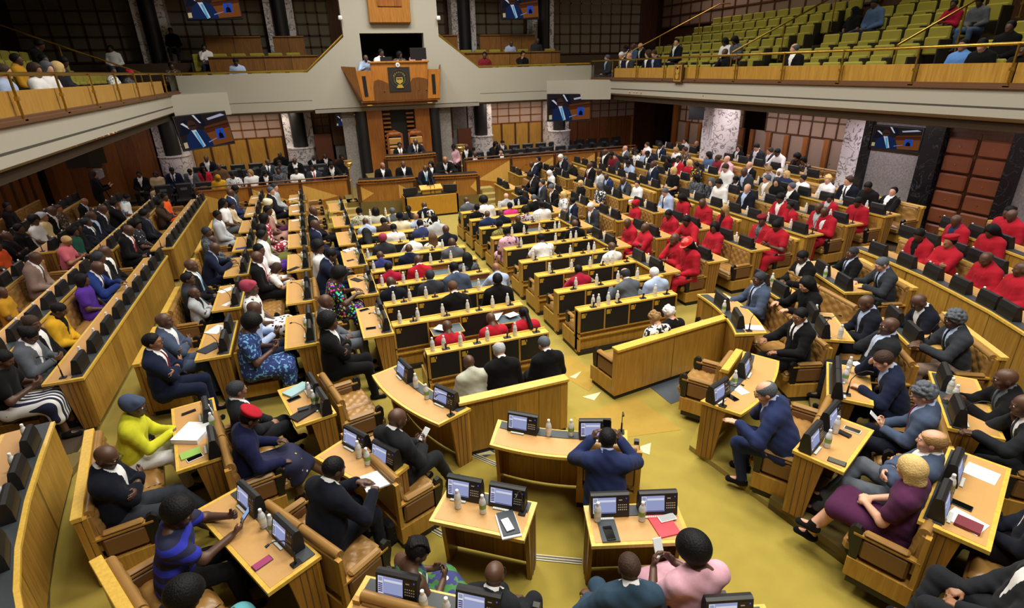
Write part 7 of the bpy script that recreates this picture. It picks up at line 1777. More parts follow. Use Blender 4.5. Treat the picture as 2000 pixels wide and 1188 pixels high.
bx('wall_marble_column_5', 13.0, 14.1, 15.95, 16.5, 0, 3.12, MARB); bx('wall_marble_column_6', 13.0, 13.6, 10.32, 10.88, 0, 3.12, MARB); bx('wall_marble_column_7', 13.6, 14.75, 10.9, 11.15, 0, 3.12, MARB)
bx('wall_right_granite_1', 13.1, 13.3, 8.85, 10.15, 0, 3.12, GRANITE); bx('wall_right_granite_2', 13.1, 13.3, 2, 6.9, 0, 3.12, GRANITE)
m = MB()
for (y0, y1) in ((10.14, 10.34), (8.42, 8.86), (6.86, 7.12)): m.box(12.98, 13.3, y0, y1, 0, 3.12)
m.box(13.02, 13.3, 8.8, 10.2, 2.98, 3.12); struct('wall_black_marble_frame', m, BMARB)
DOORL = plain('padded_door_leather', srgb(122, 68, 40), rough=.45, noise=.12, nscale=8)
for i, (y0, y1) in enumerate(((7.12, 7.77), (7.78, 8.42))):
    m = MB(); m.box(13.15, 13.25, y0, y1, .5, 2.9, mi=1)
    for k in range(6):
        m.box(13.08, 13.16, y0+.03, y1-.03, .55+k*.38, .55+k*.38+.34, mi=0, b=.03); m.cyl((13.07, (y0+y1)/2, .72+k*.38), (13.09, (y0+y1)/2, .72+k*.38), .02, n=8, mi=2)
    struct('door_%d' % (i+5), m, [DOORL, DBROWN, BRASS])
bx('trim_door_header', 13.1, 13.3, 7.1, 8.44, 2.9, 3.12, DBROWN)
# left wall behind the raised rows
bx('wall_left_lower', -8.3, -8.2, 2, 22, 0, 3.12, BROWN)
m = MB()
for k in range(24): m.box(-8.2, -8.14, 7+.62*k, 7+.62*k+.08, .3, 3.12)
struct('trim_left_slats', m, DBROWN)
bx('wall_marble_column_8', -8.2, -7.55, 14.4, 15.6, 0, 3.12, MARB)
bx('wall_left_press_end', -8.2, -4.9, 22.6, 22.7, 0, 3.12, BROWN)
# press stand floors, parapet and rail
for k, (y, z) in enumerate(((20.12, PZ[0]), (21.15, PZ[1]), (21.85, PZ[2]))):
    m = MB(); m.box(-6.5, .75, y, 23.2, 0, z); m.box(5.9, 14.7, y, 23.2, 0, z); struct('floor_press_%d' % (k+1), m, DARKC)
def parapet(x0, x1, z, label, n, kk):
    t = root('press_parapet'); y = 20.0
    m = MB(); m.box(x0, x1, y, y+.08, 0, z); m.build('wood_front', wood('press_wood', srgb(178, 118, 48), srgb(150, 94, 36)), t)
    m = MB(); m.box(x0, x1, y-.03, y+.12, z, z+.03); m.build('top_ledge', BROWN, t)
    m = MB(); m.cyl((x0, y+.05, z+.12), (x1, y+.05, z+.12), .022, n=8); m.build('rail', plain('bronze_rail', srgb(130, 92, 62), .35, .6), t)
    for k in range(n+1):
        x = x0+(x1-x0)*k/n
        m = MB(); m.box(x-.05, x+.05, y-.02, y+.06, 0, z+.1); m.build('post', DBROWN, t)
        if k < n:
            d = (x1-x0)/n; m = MB(); sg = 1 if kk else -1
            a, b = (x+.06, x+d*.75) if kk else (x+d-.06, x+d*.25)
            m.add([(a, y-.004, z-.06), (a, y-.004, z*.25), (b, y-.004, z*.45)], [(0, 1, 2)]); m.build('triangle_inlay', TRIW, t)
    return tag(t, label, 'parapet')
parapet(-3.5, 1.2, .97, 'wooden parapet with triangle inlays below the left press rows', 3, 1); parapet(5.4, 12.6, 1.24, 'wooden parapet with triangle inlays below the right press rows', 4, 0)
# ------------------------------------------------------------------ desks, consoles and sofas
DM = {}
def desk(key, nm, x, y, z, rz, w, sag, kind):
    lab = {'s': 'two-seat wooden desk', 'c': 'curved two-seat wooden desk', 'l': 'long wooden desk'}[kind]
    mk = make_desk(w, sag, drawer=kind != 'l')
    o = inst(('desk', round(w, 2), sag, kind) if kind == 's' else key, mk, (x, y, z), rz, '%s, %s' % (lab, nm), 'desk', 'desks with leather inlay' if kind == 's' else None)
    DM[key] = (Matrix.Translation((x, y, z)) @ Matrix.Rotation(rz, 4, 'Z'), nm, w, rz, sag)
    return o
def on(key, lx, ly, lz=.753): return tuple(DM[key][0] @ Vector((lx, ly, lz)))
for d in DESKS: desk(*d)
for (x, y, z, rz, w, rail_, seats, lab) in SOFAX:
    inst(('sofa', round(w, 2), rail_, seats), make_sofa(w, rail_, True, seats=seats, lod=1), (x, y, z), rz, lab, 'sofa', 'tan leather sofas')
CON = {}
def console(key, lx, lit, lab, ly=None):
    M, dn, w, rz, sag = DM[key]
    c = sag*((1-(2*lx/w)**2)-1) if sag else 0
    tilt = -math.atan2(sag*8*lx/w**2, 1) if sag else 0
    p = M @ Vector((lx, (.125 if ly is None else ly)+c, .757))
    inst(('console', lit), make_console(lit), tuple(p), rz+tilt, lab, 'console', 'black desk consoles')
NTH = ['first'] + ORD[1:]
for key in [k for k in DM if k[0] in 'CVR']:           # the regular rows: sofa, consoles, microphone, bottles
    M, nm, w, rz, sag = DM[key]; row = int(key[1]); short = key[0] == 'C' or (key[0] == 'R' and row < 4)
    rail_ = key[:2] in ('C1', 'R3', 'R6'); seats = 2 if short else max(2, int(w/1.1))
    inst(('sofa', round(w, 2), rail_, seats), make_sofa(w, rail_, True, seats=seats, lod=1), tuple(M @ Vector((0, -.60, 0))), rz,
         'tan buttoned leather sofa behind %s' % nm, 'sofa', 'tan leather sofas')
    s = -1 if key[0] == 'R' else 1                        # local x that points to the near end
    if short:
        for i, f in enumerate((.27, -.22)): console(key, s*w*f, 'dark', 'black desk console, %s one on the %s' % (('near', 'far')[i], nm))
        mx, my, bl = s*w*.42, .09, [(.02, 'water bottle between the consoles on the %s' % nm)]
    else:
        n = int(w/(.62 if key[0] == 'R' else .56)); xs = [s*(w/2-.28-k*(w-.56)/(n-1)) for k in range(n)]
        for k, x in enumerate(xs): console(key, x, 'dark', 'black console, %s from the near end, %s' % (NTH[k], nm))
        mx, my = s*(w/2-.10), -.02
        bl = [((xs[k]+xs[k+1])/2, 'water bottle after the %s console, %s' % (NTH[k], nm)) for k in range(n-1)]
    MICS.append((key, mx, my, 'gooseneck microphone on the %s' % nm))
    for x, lb in bl: BOTTLES.append(on(key, x, .085 if short else .06)+('g' if key[0] != 'R' else 'w', lb))
for (y, cx, w, nf, nm) in BC:
    for k, x in enumerate(BENB.get(nm, ())): BOTTLES.append((x, y+.09, .80, 'w', 'water bottle, %s from the left on the %s' % (NTH[k], nm)))
for key, xs, lit, names in CONS:
    for lx, nm in zip(xs, names): console(key, lx, lit, nm)
for key, lx, ly, lab in MICS:
    inst('mic', make_mic(), on(key, lx, ly), DM[key][3], lab, 'microphone', 'desk microphones')
BK = {'g': LABELG, 'w': LABELW}
for (x, y, z, k, lab) in BOTTLES:
    inst(('bottle', k), make_bottle(BK[k]), (x, y, z), (x*7+y*3) % 6.28, lab, 'bottle', 'water bottles')
for (x, y, z, w, nf, op, rz, lab) in BENCHES:
    inst(('bench', round(w, 2), nf, op), make_bench(w, nf, op), (x, y, z), rz, lab, 'bench', 'centre benches with black flaps')
for (y, cx, w, nf, nm) in BC:
    for k in range(nf): inst('stub', make_stub, (cx-w/2+w/nf*(k+.62), y+.07, .80), 0, 'ledge microphone %s from the left, %s' % (NTH[k], nm), 'microphone', 'ledge microphones')
# sofas closing the centre benches
def couch(name, w, loc, rz, rails, label):
    t = root(name, loc, rz)
    for i in range(rails):
        x0 = -w/2+w*i/rails; x1 = x0+w/rails-.012
        m = MB(); m.box(x0, x1, -.04, .04, .07, .78, b=.003); m.build('back_panel', HONEYP if rails == 1 else HONEY, t)
        m = MB(); m.box(x0-.004, x1+.004, -.07, .07, .78, .82, b=.004); m.build('top_rail', EDGE, t)
    m = MB(); m.box(-w/2+.02, w/2-.02, -.02, .52, 0, .07); m.build('kick_board', KICK, t)
    m = MB(); m.box(-w/2, w/2, .04, .55, .07, .30); m.build('base', HONEY, t)
    m = MB(); m.box(-w/2+.06, w/2-.06, .10, .58, .30, .42, b=.03); m.build('seat_cushion', LEATHER, t)
    m = MB(); m.box(-w/2+.06, w/2-.06, .04, .13, .42, .77, b=.03); m.build('backrest', LEATHER, t)
    for s in (-1, 1):
        m = MB(); m.box(s*(w/2-.05)-.045, s*(w/2-.05)+.045, .05, .44, .55, .60, b=.02); m.build('arm_pad', LEATHER, t)
        m = MB(); m.box(s*(w/2-.05)-.03, s*(w/2-.05)+.03, .06, .42, .32, .54, b=.015); m.build('side_cushion', DLEATHER, t)
        m = MB(); m.prism([(.44, .30), (.44, .56), (.48, .62), (.53, .60), (.54, .45), (.52, .30)], -.024, .024, M=Matrix(((0, 0, 1, s*(w/2-.05)), (1, 0, 0, 0), (0, 1, 0, 0), (0, 0, 0, 1)))); m.build('arm_post', BLACKP, t)
    return tag(t, label, 'sofa')
for c in COUCHES: couch(*c)
# long curved desks
def long_desk(key, pts, z, label, hh=.75):
    t = root('curved_desk', (0, 0, z)); n = len(pts)
    nr = []
    for i in range(n):
        a = Vector(pts[max(i-1, 0)]); b = Vector(pts[min(i+1, n-1)]); d = (b-a).normalized(); nr.append(Vector((d.y, -d.x))*LD[key])
    off = lambda q, zz: [(pts[i][0]+nr[i].x*q, pts[i][1]+nr[i].y*q, zz) for i in range(n)]
    def slabm(q0, q1, z0, z1):
        m = MB(); A, B, A0, B0 = off(q0, z1), off(q1, z1), off(q0, z0), off(q1, z0)
        m.strip(A, B); m.strip(A0, A); m.strip(B, B0); m.strip(B0, A0)
        m.add([A[0], B[0], B0[0], A0[0]], [(0, 1, 2, 3)]); m.add([A[-1], B[-1], B0[-1], A0[-1]], [(3, 2, 1, 0)]); return m
    slabm(-.02, .46, hh-.035, hh).build('desktop', EDGE, t)
    slabm(.18, .42, hh, hh+.003).build('leather_inlay', MATT, t)
    slabm(.02, .17, hh, hh+.01).build('console_strip', STRIP, t)
    slabm(.0, .04, .06, hh-.03).build('front_panel', HONEYP, t)
    slabm(.02, .05, .0, .06).build('kick_board', KICK, t)
    return tag(t, label, 'desk')
for a in LONGS: long_desk(*a)
for (x, y, z, rz, lit, lab) in CONX: inst(('console', lit), make_console(lit), (x, y, z), rz, lab, 'console', 'black desk consoles')
for a in THINGS:
    k = a[0]
    if k == 'phone': phone(*a[1:])
    else: flat(*a[1:])
# ------------------------------------------------------------------ seats of the galleries and press stand
RN = ['', 'front', 'second', 'third', 'fourth', 'fifth', 'sixth']
for (side, k, x, z, rz, y, y0, aisles) in GSEATS:
    i = 0
    while y > y0:
        if not any(abs(y-a) < .5 for a in aisles):
            inst('gseat', make_theatre_seat, (x, y, z), rz, 'green theatre seat in the %s row of the %s gallery, %s from the far end' % (RN[k], side, NTH[i]), 'seat', 'green theatre seats'); i += 1
        y -= .56
for k, (y, z) in enumerate(((21.87, 3.62), (22.95, 4.2))):
    for side, a, n in (('left', -2.9, 6), ('right', 5.9, 8)):
        for i in range(n): inst('gseat', make_theatre_seat, (a+.6*i, y, z), PI, 'yellow green seat, %s from the left, %s row of the %s balcony' % (NTH[i], RN[k+1], side), 'seat', 'green theatre seats')
for k, (y, z) in enumerate(((20.93, PZ[0]), (21.62, PZ[1]), (22.30, PZ[2]))):
    for side, a, b in (('left', -4.6+.2*k, .5), ('right', 6.4, 12.4+.4*k)):
        for i in range(int((b-a)/.6)+1): inst('pchair', make_press_chair, (a+.6*i, y, z), PI, 'black chair, %s from the left in the %s %s press row' % (NTH[i], ('front', 'second', 'back')[k], side), 'chair', 'black press chairs')
def gbench(x0, x1, y, z, label):
    t = root('gallery_bench', (0, 0, 0)); bw = wood('balcony_wood', srgb(150, 104, 52), srgb(122, 80, 38), planks=.9)
    m = MB(); m.box(x0, x1, y, y+.06, z, z+.62); m.build('front_panel', bw, t)
    m = MB(); m.box(x0, x1, y-.05, y+.2, z+.62, z+.66); m.build('shelf', bw, t)
    return tag(t, label, 'bench')
for g in GBENCH: gbench(*g)
# ------------------------------------------------------------------ podium
Y1 = 18.5
stage = bx('floor_stage', 1.0, 5.6, Y1+.12, 21.3, 0, .45, OLIVEC); bx('floor_dais', 1.9, 4.75, 19.75, 21.3, .4, .95, OLIVEC)
for i in range(3): bx('floor_stair_%d' % (i+1), .35, 1.35, Y1-.5+.33*i, Y1+.75, 0, .15*(i+1), PALE if False else plain('pale_olive_carpet', srgb(160, 140, 80), .95, noise=.1, nscale=9))
for i in range(3): bx('floor_stair_%d' % (i+4), 5.2, 6.1, Y1-.3+.33*i, Y1+.75, 0, .15*(i+1), plain('pale_olive_carpet', (0, 0, 0, 1)))
def arcdesk(name, pts, z0, z1, tri, label, plinth):
    t = root(name); n = len(pts)
    nr = []
    for i in range(n):
        d = (Vector(pts[min(i+1, n-1)])-Vector(pts[max(i-1, 0)])).normalized(); nr.append(Vector((-d.y, d.x)))
    off = lambda q, zz: [(pts[i][0]+nr[i].x*q, pts[i][1]+nr[i].y*q, zz) for i in range(n)]
    def sl(q0, q1, a, b):
        m = MB(); A, B, A0, B0 = off(q0, b), off(q1, b), off(q0, a), off(q1, a)
        m.strip(A, B); m.strip(A0, A); m.strip(B, B0); m.add([A[0], B[0], B0[0], A0[0]], [(0, 1, 2, 3)]); m.add([A[-1], B[-1], B0[-1], A0[-1]], [(3, 2, 1, 0)]); return m
    if plinth: sl(-.02, .06, 0, z0).build('carpeted_plinth', OLIVEC, t)
    sl(0, .06, z0, z1-.12).build('front_panel', PODW, t)
    sl(-.06, .08, z1-.12, z1-.07).build('moulding', BROWN, t)
    m = sl(-.03, .06, z1-.07, z1-.03)
    for i in range(n-1):
        for k in range(4):
            u = (k+.5)/4; x = pts[i][0]*(1-u)+pts[i+1][0]*u; y = pts[i][1]*(1-u)+pts[i+1][1]*u; m.box(x-.02, x+.02, y-.05, y, z1-.07, z1-.035, mi=1)
    m.build('dentil_band', [HONEY, plain('dentil_dark', srgb(50, 30, 18), .6)], t)
    sl(-.09, .34, z1-.03, z1).build('top_moulding', PODW, t)
    sl(-.02, .34, z1, z1+.012).build('black_top', plain('black_desk_leather', srgb(26, 26, 30), .4), t)
    for (i, s) in tri:
        a, b = Vector(pts[i]), Vector(pts[i+1]); w = b-a; q = (a+w*.08, a+w*.75) if s > 0 else (b-w*.08, b-w*.75)
        m = MB(); m.add([(q[0].x, q[0].y-.006, z1-.2), (q[0].x, q[0].y-.006, z0+.04), (q[1].x, q[1].y-.006, (z0+z1)/2-.08)], [(0, 1, 2)]); m.build('triangle_inlay', TRIW, t)
    for i in (0, n-1):
        m = MB(); m.box(pts[i][0]-.06, pts[i][0]+.06, pts[i][1]-.03, pts[i][1]+.1, z0, z1-.1); m.build('post', DBROWN, t)
    return tag(t, label, 'desk')
arcdesk('clerks_table', CL1, .45, 1.16, ((0, 1), (2, 1)), 'curved table with triangle inlays left of the lectern', True)
arcdesk('clerks_table', CL2, .45, 1.16, ((1, -1), (3, -1)), 'curved table with triangle inlays right of the lectern', True)
arcdesk('presiding_desk', SPK, .95, 1.73, (), 'raised wooden desk below the two thrones', False)
t = root('lectern_desk', (0, 0, 0))
m = MB(); m.box(2.68, 4.42, 17.42, 17.5, .06, .68, b=.003); m.box(2.68, 2.74, 17.42, 18.05, .06, .68); m.box(4.36, 4.42, 17.42, 18.05, .06, .68); m.build('front_panel', YELLOWW, t)
m = MB(); m.box(2.7, 4.4, 17.45, 18.0, 0, .06); m.build('kick_board', KICK, t)
m = MB(); m.box(2.70, 4.40, 17.48, 18.05, .655, .68); m.build('black_top', BLACKP, t)
tag(t, 'yellow wooden desk in front of the standing speaker', 'desk')
t = root('lectern', (3.62, 17.82, .68))
m = MB(); m.box(-.31, .31, -.09, .12, 0, .14, b=.004); m.build('box', YELLOWW, t)
m = MB(); m.add([(-.36, -.13, .13), (.36, -.13, .13), (.36, .16, .22), (-.36, .16, .22), (-.36, -.13, .16), (.36, -.13, .16), (.36, .16, .25), (-.36, .16, .25)], [(0, 3, 2, 1), (4, 5, 6, 7), (0, 1, 5, 4), (1, 2, 6, 5), (2, 3, 7, 6), (3, 0, 4, 7)]); m.build('slanted_top', TRIW, t)
for x in (-.03, .1):
    m = MB(); m.tube([(x, -.1, .0), (x, -.11, .2), (x-.02, .06, .45), (x-.03, .12, .5)], .008, 6); m.build('microphone', BLACKP, t)
m = MB(); m.box(-.12, .12, .04, .06, .25, .36); m.build('reading_screen', plain('dark_glass', (0, 0, 0, 1)), t)
tag(t, 'yellow wooden lectern with two microphones', 'lectern')
for (x, rz, lb) in ((2.9, .25, 'black monitor on the left end of the yellow desk'), (4.22, -.35, 'black monitor on the right end of the yellow desk')):
    def mk():
        r = root('desk_monitor'); m = MB(); m.box(-.22, .22, -.03, .03, .02, .27, b=.01); m.build('housing', CONSB, r); m = MB(); m.box(-.12, .12, -.07, .09, 0, .02); m.build('stand', BLACKP, r); return r
    inst('dmon', mk, (x, 17.66, .68), rz, lb, 'monitor', 'monitors on the yellow desk')
def throne():
    r = root('throne'); wd = wood('throne_wood', srgb(128, 72, 40), srgb(96, 50, 28))
    m = MB()
    for s in (-1, 1): m.box(s*.25-.03, s*.25+.03, -.05, .03, .0, 1.35); m.box(s*.25-.03, s*.25+.03, .4, .46, 0, .66)
    m.prism([(-.28, 1.3), (.28, 1.3), (.28, 1.38), (.0, 1.52), (-.28, 1.38)], -.05, .03, M=Matrix(((1, 0, 0, 0), (0, 0, 1, 0), (0, 1, 0, 0), (0, 0, 0, 1)))); m.box(-.25, .25, -.05, .02, .42, .5)
    m.build('frame', wd, r)
    m = MB(); m.box(-.2, .2, -.0, .05, 1.34, 1.42, b=.01); m.build('carving', BROWN, r)
    for z0, z1 in ((.55, .86), (.9, .98), (1.02, 1.24)): m = MB(); m.box(-.22, .22, -.02, .05, z0, z1, b=.02); m.build('back_cushion', LEATHER, r)
    m = MB(); m.box(-.25, .25, .0, .46, .38, .48, b=.03); m.build('seat', LEATHER, r)
    for s in (-1, 1): m = MB(); m.box(s*.27-.03, s*.27+.03, .0, .44, .66, .70, b=.01); m.build('armrest', wd, r)
    return r
for (x, lb) in ((3.02, 'left of two carved thrones with tan leather'), (3.78, 'right of two carved thrones with tan leather')): inst('throne', throne, (x, 20.5, .95), PI, lb, 'throne', 'carved thrones')
def mace():
    r = root('mace'); gold = plain('pale_gold', srgb(214, 186, 128), .3, .8)
    m = MB(); m.lathe([(.11, 0), (.11, .03), (.03, .06), (.018, .1), (.018, .62), (.03, .66), (.018, .7), (.02, 1.0)], 12); m.build('shaft', gold, r)
    m = MB(); m.lathe([(.02, 1.0), (.05, 1.04), (.04, 1.07), (.10, 1.12), (.13, 1.2), (.10, 1.24), (.14, 1.28), (.001, 1.3)], 14); m.build('head', gold, r)
    return r
for (p, lb) in zip(MACE, ('golden mace standing left of the podium', 'golden mace standing right of the podium')): inst('mace', mace, (p[0], p[1], .45), 0, lb, 'mace', 'golden maces', (p[2]-.45)/1.3)
# wooden commentary box on the tower
t = root('wooden_box'); YB = 20.35
bxw = wood('box_wood', srgb(176, 116, 48), srgb(150, 92, 34)); bxd = wood('box_dark_wood', srgb(112, 72, 34), srgb(92, 56, 26)); XZ = Matrix(((1, 0, 0, 0), (0, 0, 1, 0), (0, 1, 0, 0), (0, 0, 0, 1)))
m = MB(); m.prism([(2.45, 3.44), (4.28, 3.44), (4.38, 4.64), (2.44, 4.64)], YB, YB+.1, M=XZ); m.build('front_panel', bxw, t)
m = MB(); m.prism([(2.45, 3.44), (4.28, 3.44), (4.33, 4.08)]+[(4.0+.33*math.cos(a)-.0, 4.0+.16*math.sin(a)) for a in (.9, 1.57, 2.2)]+[(3.7, 3.98), (2.98, 3.98)]+[(2.85-.2+.2*math.cos(a), 3.98+.14*math.sin(a)) for a in (.8, 1.57, 2.4)]+[(2.45, 3.84)], YB-.012, YB, M=XZ); m.build('wave_inlay', bxd, t)
m = MB(); m.box(2.40, 4.42, YB-.04, YB+.3, 4.62, 4.68, b=.01); m.build('top_ledge', bxw, t)
for s, (a, b, c, d) in ((-1, (1.98, 2.45, 1.95, 2.44)), (1, (4.28, 4.72, 4.38, 4.78))):
    m = MB(); m.prism([(a+(.08 if s < 0 else 0), 3.46), (b, 3.46), (d if s > 0 else b, 4.4), (c if s < 0 else c, 4.4)], YB-.02, YB+.12, M=XZ); m.build('wing', bxw, t)
    x = 2.2 if s < 0 else 4.53; m = MB(); m.prism([(x-.06, 3.6), (x+.06, 3.6), (x+.04, 4.24), (x-.08, 4.24)] if s < 0 else [(x-.06, 3.6), (x+.06, 3.6), (x+.06, 4.24), (x-.06, 4.24)], YB-.03, YB-.02, M=XZ); m.build('black_slot', BLACKP, t)
    o = -1 if s < 0 else 1
    m = MB(); e0, e1 = (1.95, 1.53) if s < 0 else (4.78, 4.98)
    m.add([(2.06 if s < 0 else 4.72, YB, 3.46), (e0, YB, 4.52), (e1, YF+.02, 4.56), (2.0 if s < 0 else 4.70, YF+.02, 3.4)], [(0, 1, 2, 3)]); m.add([(2.06 if s < 0 else 4.72, YB+.05, 3.46), (e0, YB+.05, 4.52), (e1, YF+.07, 4.56), (2.0 if s < 0 else 4.70, YF+.07, 3.4)], [(3, 2, 1, 0)]); m.build('side_panel', bxw, t)
m = MB(); m.box(2.0, 4.72, YB, YF+.2, 3.40, 3.46); m.box(2.05, 4.65, YB+.1, YF+.2, 3.32, 3.40); m.build('underside', BROWN, t)
emb = MB(); emb.box(2.99, 3.72, YB-.03, YB, 3.72, 4.49); emb.build('emblem_board', plain('emblem_black', srgb(24, 22, 18), .6), t)
def ring(cx, cz, r0, r1, a0, a1, y, n=24): return [(cx+r1*math.cos(a0+(a1-a0)*i/n), cz+r1*math.sin(a0+(a1-a0)*i/n)) for i in range(n+1)] + [(cx+r0*math.cos(a1-(a1-a0)*i/n), cz+r0*math.sin(a1-(a1-a0)*i/n)) for i in range(n+1)]
EM = plain('emblem_gold', srgb(190, 160, 70), .4, .3); EMG = plain('emblem_green', srgb(90, 120, 50), .6); EMB = plain('emblem_bronze', srgb(70, 44, 26), .5)
def emblem(parent, cx, cz, s, y):
    m = MB()
    m.prism(ring(cx, cz, .27*s, .29*s, 0, 2*PI, y), y, y+.006, 2, M=XZ)
    m.prism(ring(cx, cz, .17*s, .185*s, PI*.98, PI*1.42, y), y-.004, y+.006, 1, M=XZ); m.prism(ring(cx, cz, .17*s, .185*s, -PI*.42, PI*.02, y), y-.004, y+.006, 1, M=XZ)
    m.prism(ring(cx, cz, .17*s, .185*s, 0, PI*.3, y), y-.004, y+.006, 1, M=XZ); m.prism(ring(cx, cz, .17*s, .185*s, PI*.7, PI, y), y-.004, y+.006, 1, M=XZ)
    m.prism([(cx-.1*s, cz+.05*s), (cx+.1*s, cz+.05*s), (cx+.11*s, cz-.08*s), (cx, cz-.16*s), (cx-.11*s, cz-.08*s)], y-.008, y+.006, 0, M=XZ)
    m.prism([(cx-.09*s, cz+.02*s), (cx+.09*s, cz+.02*s), (cx+.06*s, cz-.03*s), (cx, cz), (cx-.06*s, cz-.03*s)], y-.012, y, 2, M=XZ)
    m.prism([(cx-.12*s, cz-.27*s), (cx+.12*s, cz-.27*s), (cx+.06*s, cz-.17*s), (cx-.06*s, cz-.17*s)], y-.008, y+.006, 0, M=XZ)
    m.prism([(cx-.06*s, cz+.09*s), (cx+.06*s, cz+.09*s), (cx, cz+.14*s)], y-.008, y+.006, 2, M=XZ)
    for i in range(7):
        a = PI*.18+PI*.64*i/6; x, z = cx+.21*s*math.cos(a), cz+.20*s*math.sin(a); m.prism([(x-.012*s, z-.018*s), (x+.012*s, z-.018*s), (x, z+.03*s)], y-.006, y+.006, 0, M=XZ)
    return m.build('emblem', [EM, EMG, EMB], parent)
emblem(t, 3.355, 4.12, 1.05, YB-.04)
m = MB(); m.prism([(3.34+.07*math.cos(2*PI*i/20), 4.56+.07*math.sin(2*PI*i/20)) for i in range(20)], YB-.05, YB-.0, 0, M=XZ); m.prism([(3.34+.04*math.cos(2*PI*i/20), 4.56+.04*math.sin(2*PI*i/20)) for i in range(20)], YB-.055, YB-.05, 1, M=XZ); m.build('round_seal', [CAPW, plain('seal_grey', srgb(150, 150, 150), .5)], t)
for x in (2.3, 4.4): m = MB(); m.cyl((x, YB+.25, 3.31), (x, YB+.25, 3.325), .09, n=14); m.build('downlight', emis('warm_downlight', srgb(255, 190, 110), 2.5), t)
tag(t, 'wooden box with a gold emblem below the tower window', 'box')
t = root('box_monitor', (4.36-.25, YB+.2, 4.68), 0); m = MB(); m.box(-.28, .28, -.02, .02, .04, .40, b=.006); m.build('housing', BLACKP, t); m = MB(); m.box(-.1, .1, -.06, .06, 0, .04); m.build('stand', BLACKP, t); tag(t, 'black computer screen on the right of the wooden box', 'monitor')
t = root('box_laptop', (3.0, YB+.15, 4.68), 0); m = MB(); m.box(-.2, .2, -.01, .0, .0, .14); m.build('lid', BLACKP, t); tag(t, 'dark laptop on the ledge of the wooden box', 'laptop')
t = root('gallery_crest', (XR-.0, 15.25, 4.02)); m = MB(); m.box(-.09, -.03, -.22, .22, -.18, .36, b=.01); m.build('plaque', DBROWN, t)
m = MB(); m.box(-.1, -.085, -.18, .18, -.14, .32); m.build('gold_rim', EM, t); m = MB(); m.box(-.104, -.098, -.15, .15, -.11, .29); m.build('dark_field', BROWN, t)
m = MB(); m.cyl((-.104, 0, .16), (-.112, 0, .16), .09, n=14); m.cyl((-.104, 0, -.0), (-.112, 0, -.0), .08, n=12); m.cyl((-.104, 0, .24), (-.112, 0, .24), .05, n=10); m.build('crest', EM, t)
tag(t, 'gilded crest plaque hanging on the right gallery front', 'plaque')
# ------------------------------------------------------------------ television screens
for (M, size, lab) in TVS: tv(None, size, Matrix(M), lab, 'screens showing the speaker')
# camera operator's rig and hanging loudspeakers on the left
t = root('broadcast_camera', CAMP); m = MB()
for a in (0, 2.1, 4.2): m.cyl((.35*math.cos(a), .35*math.sin(a), 0), (0, 0, 1.25), .025, n=8)
m.build('tripod', BLACKP, t); m = MB(); m.box(-.12, .12, -.3, .25, 1.28, 1.55, b=.02); m.build('camera_body', plain('camera_grey', srgb(140, 140, 150), .5), t); m = MB(); m.cyl((0, -.3, 1.42), (0, -.5, 1.42), .07, n=12); m.build('lens', BLACKP, t); m = MB(); m.box(-.2, .2, -.1, .1, 1.62, 1.78, b=.02); m.build('viewfinder', BLACKP, t)
tag(t, 'grey broadcast camera on a tripod beside the left slatted wall', 'camera')
for i, (p, lb) in enumerate(zip(SPKP, ('left of two dark loudspeakers hanging under the left gallery', 'right of two dark loudspeakers hanging under the left gallery', 'dark loudspeaker under the right gallery near the marble column'))):
    def mk():
        r = root('loudspeaker'); m = MB(); m.prism([(-.25, -.2), (.25, -.2), (.16, .2), (-.16, .2)], -.28, .28); m.build('cabinet', BLACKD, r); m = MB(); m.box(-.23, .23, -.205, -.2, -.26, .26); m.build('grille', BLACKP, r); m = MB(); m.cyl((0, 0, .28), (0, 0, .5), .02, n=8); m.build('bracket', BLACKP, r); return r
    o = inst('lspk', mk, p, (.5, .9, -.8)[i], lb, 'loudspeaker', 'hanging loudspeakers')
def bag(loc, rz, w, d, h, label, cat='bag', laptop=False):
    t = root('briefcase' if not laptop else 'laptop_bag', loc, rz); bm = plain('black_nylon', srgb(24, 24, 28), .75, noise=.2, nscale=80)
    m = MB(); m.box(-w/2, w/2, -d/2, d/2, 0, h, b=.03); m.build('body', bm, t)
    m = MB(); m.tube([(-w*.2, -d*.5, h*.75), (-w*.2, -d*.62, h+.03), (-w*.1, -d*.3, h+.07), (w*.1, -d*.3, h+.07), (w*.2, -d*.62, h+.03), (w*.2, -d*.5, h*.75)], .012, 6); m.build('handle', bm, t)
    m = MB(); m.box(-w*.4, w*.4, -d/2-.012, -d/2, h*.15, h*.6, b=.005); m.build('pocket', bm, t)
    return tag(t, label, cat)
for b_ in BAGS: bag(*b_)
# ------------------------------------------------------------------ people
for (x, y, z, rz, sc, pose, lod, skin, hair, hc, top, tc, shirt, tie, bot, lab, gls) in PEOPLE:
    person((x, y, z), rz, sc, pose, lod, skin, hair, hc, top, tc, shirt, tie, bot, lab, None, None, gls)
for (x, y, z, rz, sc, pd, skin, hair, hc, top, tc, shirt, tie, bot, lab, gls, i) in NEAR:
    person((x, y, z), rz, sc, 'near%d' % i, 'n', skin, hair, hc, top, tc, shirt, tie, bot, lab, None, pd, gls)
person((SPEAKER[0], SPEAKER[1]+.05, 0), PI, .9, 'stand', 'm', 'd', 'bald', 'black', 'suit', 'dnavy', 'white', 'sky', 'dnavy', 'person in dark suit and sky blue tie standing at the yellow lectern', None, dict(hipz=.92, nod=.4, rw=(.22, .30, 1.0), lw=(-.22, .30, 1.0), re=(.6, -.1, .7), le=(-.6, -.1, .7), rd=(-.2, .9, -.1), ld=(.2, .9, -.1), rk=(.10, .03, .50), lk=(-.10, .03, .50), ra=(.10, .0, .09), la=(-.10, .0, .09)))
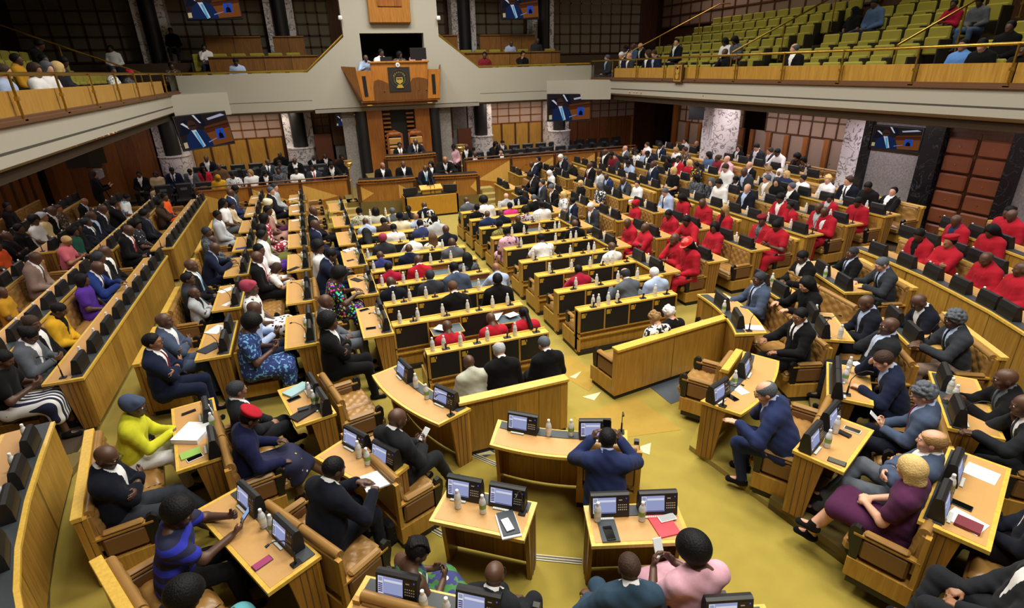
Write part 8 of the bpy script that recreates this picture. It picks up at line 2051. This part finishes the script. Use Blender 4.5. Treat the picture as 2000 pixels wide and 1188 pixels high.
person((CAMP[0]+.1, CAMP[1]-.75, .25), -1.2, .95, 'stand2', 'f', 'l', 'long', 'dbrown', 'shirt', 'black', '-', '-', 'black', 'person in black with raised hands standing below the broadcast camera', None, dict(hipz=.92, rw=(.12, .34, 1.16), lw=(-.12, .34, 1.2), rd=(0, .5, .8), ld=(0, .5, .8), rk=(.10, .03, .50), lk=(-.10, .03, .50), ra=(.10, .0, .09), la=(-.10, .0, .09)))
# ------------------------------------------------------------------ light
def area(name, loc, size, sy, e, col, rx=0, ry=0, spread=PI):
    l = bpy.data.lights.new(name, 'AREA'); l.shape = 'RECTANGLE'; l.size = size; l.size_y = sy; l.energy = e; l.color = col; l.spread = spread
    o = link(name, l); o.location = loc; o.rotation_euler = (rx, ry, 0); return o
for i in range(3):
    for j in range(4):
        area('ceiling_light', (1.0+2.7*i, .8+5.6*j, 9.8), 1.6, 1.6, 200, (1.0, .955, .85), spread=rad(145))
for (x, y, sx, sy, e, c) in ((-1.9, 22.2, 3.4, .3, 30, (1, .84, .66)), (8.9, 22.2, 3.6, .3, 34, (1, .84, .66)), (13.7, 13.4, .3, 4.5, 62, (1, .88, .86)), (12.1, 6, .3, 4, 34, (.95, .84, .92)), (12.1, 9.6, .3, 1.6, 30, (.95, .86, .95)), (11.9, 16, .3, 7, 60, (.95, .87, .96)), (-6.6, 15, .4, 7, 52, (1, .86, .80)), (-5, 9, .4, 5, 34, (1, .86, .92)), (13.9, 18.3, .3, 3, 18, (1, .84, .75)), (-4.5, 21, 4, .3, 14, (1, .86, .8)), (8.5, 21.7, 5, .2, 12, (1, .86, .85))):
    area('soffit_light', (x, y, 3.1), sx, sy, e, c)
for (x, y, e) in ((13.5, 9, 60), (13.5, 16, 46), (-6, 12, 16), (3.3, 23.6, 16), (15.5, 20, 60)): area('gallery_light', (x, y, 8.1), 2.2, 3, e, (1.0, .92, .62) if x < 15 else (1, .8, .7))
area('podium_light', (3.4, 19.6, 3.3), 1.6, .2, 14, (1, .78, .5))
W = bpy.data.worlds.new('hall_air'); SC.world = W; W.use_nodes = True
W.node_tree.nodes['Background'].inputs[0].default_value = (.5, .45, .42, 1); W.node_tree.nodes['Background'].inputs[1].default_value = .05
# ------------------------------------------------------------------ camera
cam = bpy.data.cameras.new('camera'); cam.sensor_width = 36; cam.lens = 1077/2000*36; cam.clip_end = 100; cam.clip_start = .05
co = link('camera', cam); co.matrix_world = Matrix(CAMM); SC.camera = co
SC.view_settings.view_transform = 'Standard'; SC.view_settings.look = 'None'; SC.view_settings.gamma = 1; SC.view_settings.use_curve_mapping = False
SC.view_settings.exposure = 0.18
SC.cycles.use_denoising = True
SC.cycles.max_bounces = 6; SC.cycles.diffuse_bounces = 3; SC.cycles.glossy_bounces = 3; SC.cycles.transmission_bounces = 6
